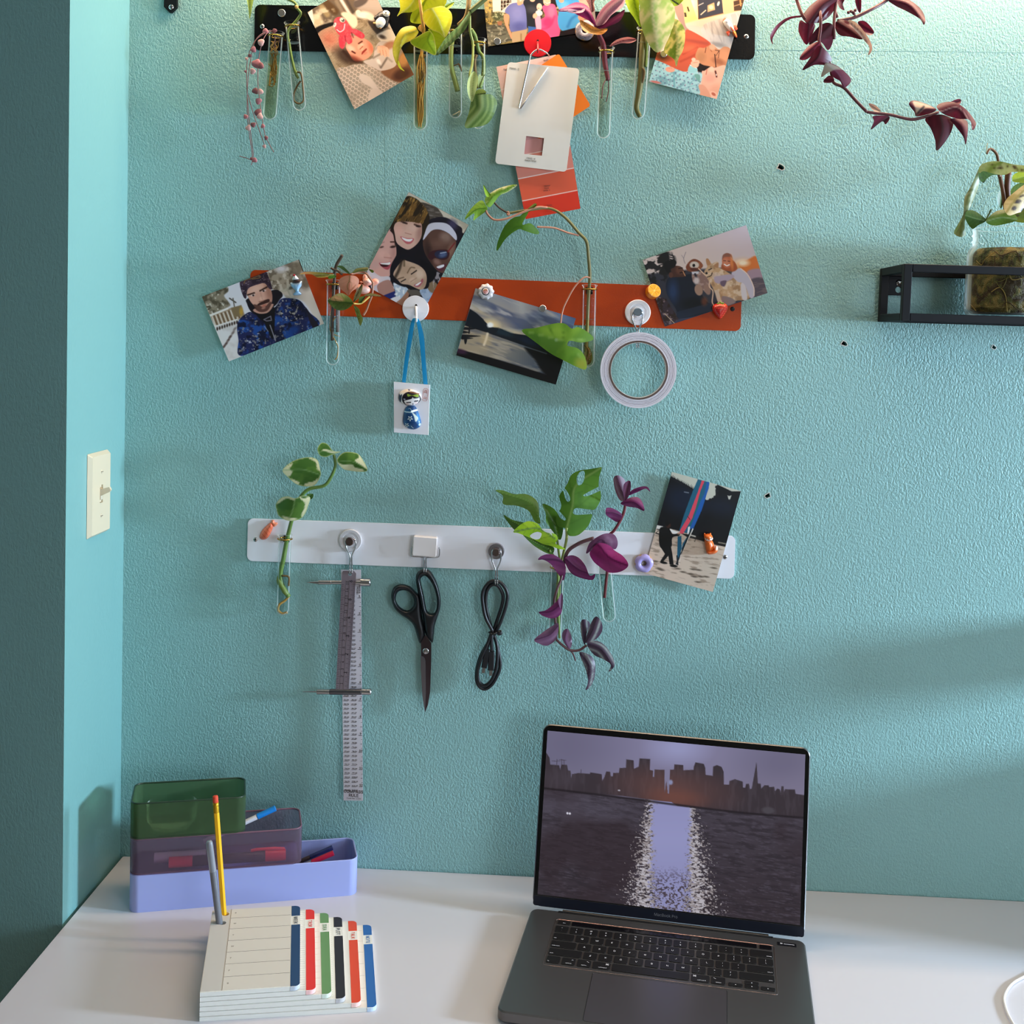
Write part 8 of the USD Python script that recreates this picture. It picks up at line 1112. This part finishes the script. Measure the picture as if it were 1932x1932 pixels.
sky_ = [(110, 500), (118, 240), (150, 290), (155, 335), (215, 340), (222, 370), (230, 335), (268, 338), (275, 375), (292, 378), (296, 425), (302, 400), (345, 392), (420, 398), (425, 388), (500, 400), (504, 445), (518, 420), (530, 382), (555, 384), (560, 415), (574, 414), (576, 392), (614, 392), (618, 360), (660, 358), (662, 302), (710, 308), (712, 365), (744, 350), (748, 295), (818, 300), (816, 372), (838, 378), (836, 420), (846, 420), (848, 370), (912, 372), (914, 530), (925, 450), (935, 530), (944, 530), (948, 372), (974, 370), (976, 336), (1034, 340), (1034, 376), (1046, 374), (1100, 372), (1102, 350), (1112, 322), (1166, 332), (1176, 360), (1178, 405), (1224, 412), (1226, 350), (1250, 340), (1280, 352), (1294, 385), (1296, 470), (1330, 470), (1332, 446), (1366, 434), (1416, 450), (1418, 490), (1432, 490), (1438, 465), (1456, 465), (1462, 500), (1474, 496), (1502, 320), (1512, 462), (1530, 464), (1534, 495), (1554, 474), (1580, 474), (1584, 486), (1616, 484), (1620, 515), (1634, 496), (1650, 500), (1656, 520), (1662, 480), (1674, 480), (1678, 520), (1684, 500), (1746, 502), (1750, 530), (1810, 540), (1810, 690), (1620, 672), (1400, 655), (1150, 622), (1000, 612), (960, 585), (900, 580), (640, 545), (330, 520)]
cm_ = p.poly(sky_, city, 4, False); p.noise(40, '#4b434c', .5, .7, 3, cm_, .6, (2, .4)); p.ell(960, 500, 300, 110, '#6d4a46', 8, 160, .75, cm_); p.ell(980, 560, 160, 50, '#7a4c42', 5, 60, .7, cm_); p.ell(220, 430, 120, 60, '#4c444e', 0, 60, .5, cm_); p.line([(100, 490), (640, 556), (960, 600), (1400, 655), (1810, 690)], 14, '#231d22', 8, .8)
for x, y0, y1 in ((200, 300, 335), (232, 300, 335), (248, 305, 335), (362, 370, 395)): p.line([(x, y0), (x, y1)], 4, '#4a4250', 3)
p.line([(165, 312), (220, 312)], 3, '#4a4250', 3); p.line([(215, 304), (262, 306)], 3, '#4a4250', 3); p.ell(953, 455, 14, 16, '#8f93b8', 0, 10); p.ell(616, 508, 8, 5, '#b9b8c4', 0, 4); p.ell(1580, 640, 40, 22, '#4f4a52', 5, 12); p.ell(1408, 658, 16, 5, '#26222a', 0, 4); p.ell(274, 658, 7, 7, '#e6e6f4', 0, 5); p.ell(290, 660, 7, 7, '#e6e6f4', 0, 5)
i, j = np.meshgrid(np.arange(NV - 1), np.arange(NU - 1), indexing='ij'); kk = i * NU + j; fs = VF((X, np.stack([kk, kk + NU, kk + NU + 1, kk + 1], -1).reshape(-1, 4)))[1]
t.part('screen', (X, fs), vc_mat('lit_screen', rough=0.12, emit=0.80, spec=0.3), True, Cd=s2l(np.clip(p.c, 0, 1)))
# ---------------- white cable at the right corner
t = Thing('charging_cable', 'thin white cable curling on the desk at the lower right', 'cable', DK(1900, 1880, DZ)); P_ = [DK(x, y, DZ + .0021) for x, y in ((2060, 1800), (1990, 1815), (1932, 1843), (1908, 1858), (1895, 1880), (1897, 1900), (1906, 1922), (1922, 1945), (1960, 1985))]; t.part('cord', tube(spline(P_, 8), .0017, 10), WHT, True)
# ---------------- black frame shelf with a jar at the right
SF, bt = .118, .0105
def frame_shelf(label, xl, xr, zt_, zb_):
    t = Thing('frame_shelf', label, 'shelf', (xl, 0, zb_))
    for nm, lo, hi in (('back_post', (xl, -bt, zb_), (xl + bt, -.0008, zt_)), ('front_post', (xl, -SF, zb_), (xl + bt, -SF + bt, zt_)), ('back_post', (xr - bt, -bt, zb_), (xr, -.0008, zt_)), ('front_post', (xr - bt, -SF, zb_), (xr, -SF + bt, zt_)), ('top_rail', (xl + bt + .0002, -SF, zt_ - bt), (xr - bt, -SF + bt, zt_)), ('bottom_rail', (xl + bt + .0002, -SF, zb_), (xr - bt, -SF + bt, zb_ + bt)), ('back_top_rail', (xl + bt, -bt, zt_ - bt), (xr - bt, -.0008, zt_)), ('back_bottom_rail', (xl + bt, -bt, zb_), (xr - bt, -.0008, zb_ + bt)),
                       ('side_rail', (xl, -SF + bt + .0002, zt_ - bt), (xl + bt, -bt - .0002, zt_)), ('side_rail', (xl, -SF + bt + .0002, zb_), (xl + bt, -bt - .0002, zb_ + bt)), ('side_rail', (xr - bt, -SF + bt + .0002, zt_ - bt), (xr, -bt - .0002, zt_)), ('side_rail', (xr - bt, -SF + bt + .0002, zb_), (xr, -bt - .0002, zb_ + bt)), ('shelf_plate', (xl + bt + .0002, -SF + bt, zb_ + .0082), (xr - bt - .0002, -bt - .0002, zb_ + bt - .0002))):
        t.part(nm, hull(np.vstack([np.array([[x, y, z] for x in (lo[0] + a, hi[0] - a) for y in (lo[1] + b, hi[1] - b) for z in (lo[2] + c, hi[2] - c)]) for a, b, c in ((0, .0006, .0006), (.0006, 0, .0006), (.0006, .0006, 0))])), BLKMETAL, 20)
    return t
xl, zt_, zb_ = 0.4385, 1.6275, 1.5535; t = frame_shelf('black square bar wall shelf carrying the moss jar at the right edge', xl, 1.18, zt_, zb_)
mp_ = shapely.box(xl + bt, zt_ - bt - .026, xl + bt + .032, zt_ - bt).difference(shapely.Point(xl + bt + .016, zt_ - bt - .018).buffer(.0045)); t.part('mounting_plate', plate_xz(mp_, .0008, .002), BLKMETAL, False); wsc = (xl + bt + .016, -.0028, zt_ - bt - .0085); t.part('screw', lathe([(0, .0024), (.003, .002), (.0045, .0004), (.0045, 0)], 18, frame(wsc, (1, 0, 0), (0, 0, 1), (0, -1, 0))), CHROME, 40)
jc = W(1896, 585, .062); jz = zb_ + bt; JR = .0515; t = Thing('glass_jar', 'glass jar packed with moss on the black shelf', 'jar', (jc[0], jc[1], jz)); jf = lambda P: np.asarray(P) + [jc[0], jc[1], jz + .0003]
prof = [(.001, 0), (JR - .008, 0), (JR - .002, .003), (JR, .010), (JR, .080), (JR - .002, .088), (JR - .006, .094), (JR - .0065, .097), (JR - .0045, .099), (JR - .0065, .101), (JR - .0065, .105), (JR - .0045, .107), (JR - .0065, .109), (JR - .006, .114), (JR - .005, .1155), (JR - .007, .117), (JR - .0085, .115), (JR - .009, .096), (JR - .005, .087), (JR - .0028, .08), (JR - .0028, .010), (JR - .009, .003), (.001, .003)]
t.part('glass', lathe(prof, 56, jf), glass_mat('jar_glass', (.985, .99, .988), .10), True)
v, f = lathe([(.001, .0032), (JR - .010, .0034), (JR - .0031, .011), (JR - .0031, .050), (JR - .0031, .078), (JR - .007, .086), (JR - .012, .090), (.001, .093)], 90, None); m0 = trimesh.Trimesh(v, f, process=False); v, f = trimesh.remesh.subdivide_to_size(m0.vertices, m0.faces, .004); nz = meshkit.fbm(v * 160, 4, 3); rr = np.hypot(v[:, 0], v[:, 1])[:, None]; v = v * np.array([1, 1, 1]) - np.column_stack([v[:, :2] / np.maximum(rr, 1e-4) * (.0045 * nz[:, None]), np.zeros(len(v))]); nc = meshkit.fbm(v * 90, 4, 8); mc = np.where(nc[:, None] > .55, hexc('#7a6a34'), np.where(nc[:, None] > .45, hexc('#565526'), hexc('#40341c'))); 
m_ = Thing('moss', 'brown and olive sphagnum moss inside the glass jar', 'moss', (jc[0], jc[1], jz + .004)); m_.part('moss', (jf(v), f), vc_mat('moss_fibre', .8, bump=(700, .002)), True, Cd=s2l(mc), kind='stuff')
for q in range(70):
    rg = np.random.default_rng(100 + q); a0 = rg.uniform(0, 6.28); z0 = rg.uniform(.008, .085); r0 = JR - .0042
    if math.sin(a0) < .3: pts = [jf(np.array([(r0 - .0012 * abs(math.sin(3 * s))) * math.cos(a0 + s * rg.uniform(.1, .3)), (r0 - .0012 * abs(math.sin(3 * s))) * math.sin(a0 + s * .2), np.clip(z0 + .010 * s * rg.uniform(-1, 1), .006, .084)])) for s in range(4)]; m_.part('moss_strand', tube(spline(pts, 4), .0006, 5), mat(('moss_gold', 'moss_olive', 'moss_brown')[q % 3], ('#9a8240', '#66602a', '#4a3418')[q % 3], .8), True) if q < 40 else None
t9 = (1580, 270, 4.713); p = Plant('prayer_plant', 'prayer plant with brown spotted leaves growing from the moss jar', (1896, 440, .06), t9, None, 'plant'); BRS = mat('brown_petiole', '#6a4424', .5)
def spotted(g, c, spots): return lambda q: (q.fill(c), q.noise(80, g, .5, .7, 4, None, .6), q._in(np.clip((q.d / q.w - .62) / .2, 0, 1) * .55, g), [q.ell(*s_[:2], s_[2], s_[3], '#3a2410', s_[4], 8) for s_ in spots], veins(q, g, 7, a=.3))
p.stem([(1440, 300, .07), (1430, 160, .072), (1410, 90, .074), (1360, 52, .076), (1328, 95, .078)], [.0022, .0014], BRS); p.stem([(1335, 0, .078), (1328, 40, .078), (1325, 95, .078)], .0006, mat('dry_tendril', '#a8a078', .6)); p.stem([(1500, 640, .062), (1470, 420, .066), (1440, 270, .068)], .0028, BRS); p.stem([(1530, 640, .06), (1510, 420, .064), (1520, 260, .066)], .0042, mat('dark_petiole', '#5a3219', .5))
p.leaf([(1326, 92), (1300, 160), (1250, 240), (1215, 320), (1178, 400), (1132, 480), (1124, 560), (1116, 640), (1060, 742), (1034, 802), (1095, 836), (1150, 812), (1132, 770), (1140, 660), (1180, 570), (1230, 460), (1262, 350), (1250, 270), (1296, 180)], [(1326, 95), (1220, 340), (1150, 560), (1095, 830)], .078, .09, -.012, lambda q: (q.fill('#8d9668'), q.noise(60, '#b0b08c', .5, .7, 3, None, .8, (2.5, .5), 65), q.noise(50, '#5f6c3c', .5, .7, 8, None, .8, (2.5, .5), 65), q.ell(1085, 760, 60, 70, '#55652c', 0, 60, .8)), name='leaf')
p.leaf([(1420, 500), (1440, 425), (1482, 400), (1490, 470), (1470, 545), (1450, 582)], [(1455, 580), (1480, 402)], .05, .05, .004, grown('#4a6428', '#5a7430')); p.leaf([(1555, 335), (1580, 270), (1720, 235), (1720, 345), (1620, 352)], [(1558, 330), (1720, 285)], .05, .05, .005, spotted('#8ea02c', '#a9b83c', [])); p.leaf([(1530, 480), (1570, 380), (1720, 330), (1720, 420), (1620, 440)], [(1532, 478), (1720, 360)], .045, .045, .005, grown('#5f7a2c', '#4c6424'))
p.leaf([(1250, 262), (1270, 200), (1350, 165), (1450, 163), (1560, 188), (1720, 210), (1720, 262), (1560, 256), (1490, 282), (1385, 282), (1325, 318), (1300, 354), (1265, 322)], [(1460, 166), (1360, 230), (1300, 350)], .085, .075, .016, spotted('#7d8f3c', '#b5b97c', [(1385, 195, 22, 7, -5), (1450, 200, 16, 7, 0), (1380, 226, 24, 6, -6), (1448, 224, 20, 6, 0), (1515, 210, 10, 8, 20), (1575, 215, 22, 11, 12), (1640, 235, 18, 8, 12), (1600, 246, 12, 7, 10)])); p.leaf([(1250, 240), (1265, 268), (1300, 250), (1400, 275), (1480, 285), (1385, 284), (1325, 320), (1300, 354), (1262, 320)], [(1480, 285), (1300, 350)], .092, .09, .002, grown('#4f7a24', '#3f6a1e'))
p.leaf([(1478, 572), (1500, 502), (1580, 430), (1660, 370), (1740, 340), (1760, 560), (1600, 622), (1520, 642)], [(1740, 350), (1600, 480), (1500, 620)], .08, .09, -.012, spotted('#a88f4c', '#d9bf88', [(1600, 520, 36, 18, -10), (1570, 580, 24, 18, -30), (1650, 600, 20, 24, 10), (1640, 470, 30, 8, -20), (1680, 530, 24, 16, -10)]))
p.leaf([(1134, 640), (1160, 598), (1220, 604), (1290, 650), (1322, 690), (1250, 732), (1200, 762), (1150, 702)], [(1320, 690), (1230, 670), (1136, 640)], .085, .09, -.008, grown('#2f4a18', '#3a5a20', '#54702c', .4)); p.leaf([(1320, 692), (1400, 612), (1490, 590), (1560, 622), (1602, 682), (1480, 722), (1380, 732)], [(1322, 692), (1460, 660), (1600, 680)], .088, .085, -.008, grown('#4f6a24', '#5f7a2c', '#7d8f4c', .3)); p.leaf([(1500, 642), (1600, 600), (1740, 560), (1740, 690), (1600, 702)], [(1505, 650), (1740, 620)], .08, .085, -.006, spotted('#66782c', '#7d8a3c', [(1600, 640, 20, 12, 0)])); p.stem([(1318, 690, .085), (1345, 640, .085), (1368, 590, .086)], .0014, mat('dark_leaf_roll', '#3a5220', .5), 'rolled_leaf')

# a loudspeaker on the desk beyond the right edge: its shadow reaches into the picture
t = Thing('loudspeaker', 'black loudspeaker on the desk beyond the right edge', 'speaker', (1.04, -.125, DZ)); t.part('cabinet', tf(slab(.13, .19, .285, .006, .002), lambda P: np.asarray(P) + [1.04, -.125, DZ + .0002]), BLK, 25)
for z_, r_ in ((.085, .05), (.205, .026)): t.part('driver', lathe([(r_, 0), (r_, .003), (r_ * .9, .004), (r_ * .8, .001), (r_ * .3, -.006), (0, -.003)], 32, frame((1.04, -.2202, DZ + z_), (1, 0, 0), (0, 0, 1), (0, -1, 0))), DKSTEEL, 40)
t = Thing('wall_box', 'small black wall box beyond the right edge', 'box', (.90, -.06, 1.10)); t.part('shell', box((.85, -.12, 1.098), (.95, -.0008, 1.165)), BLKMETAL, 20); t.part('lid', box((.848, -.122, 1.1655), (.952, -.0008, 1.172)), BLKMETAL, 20)
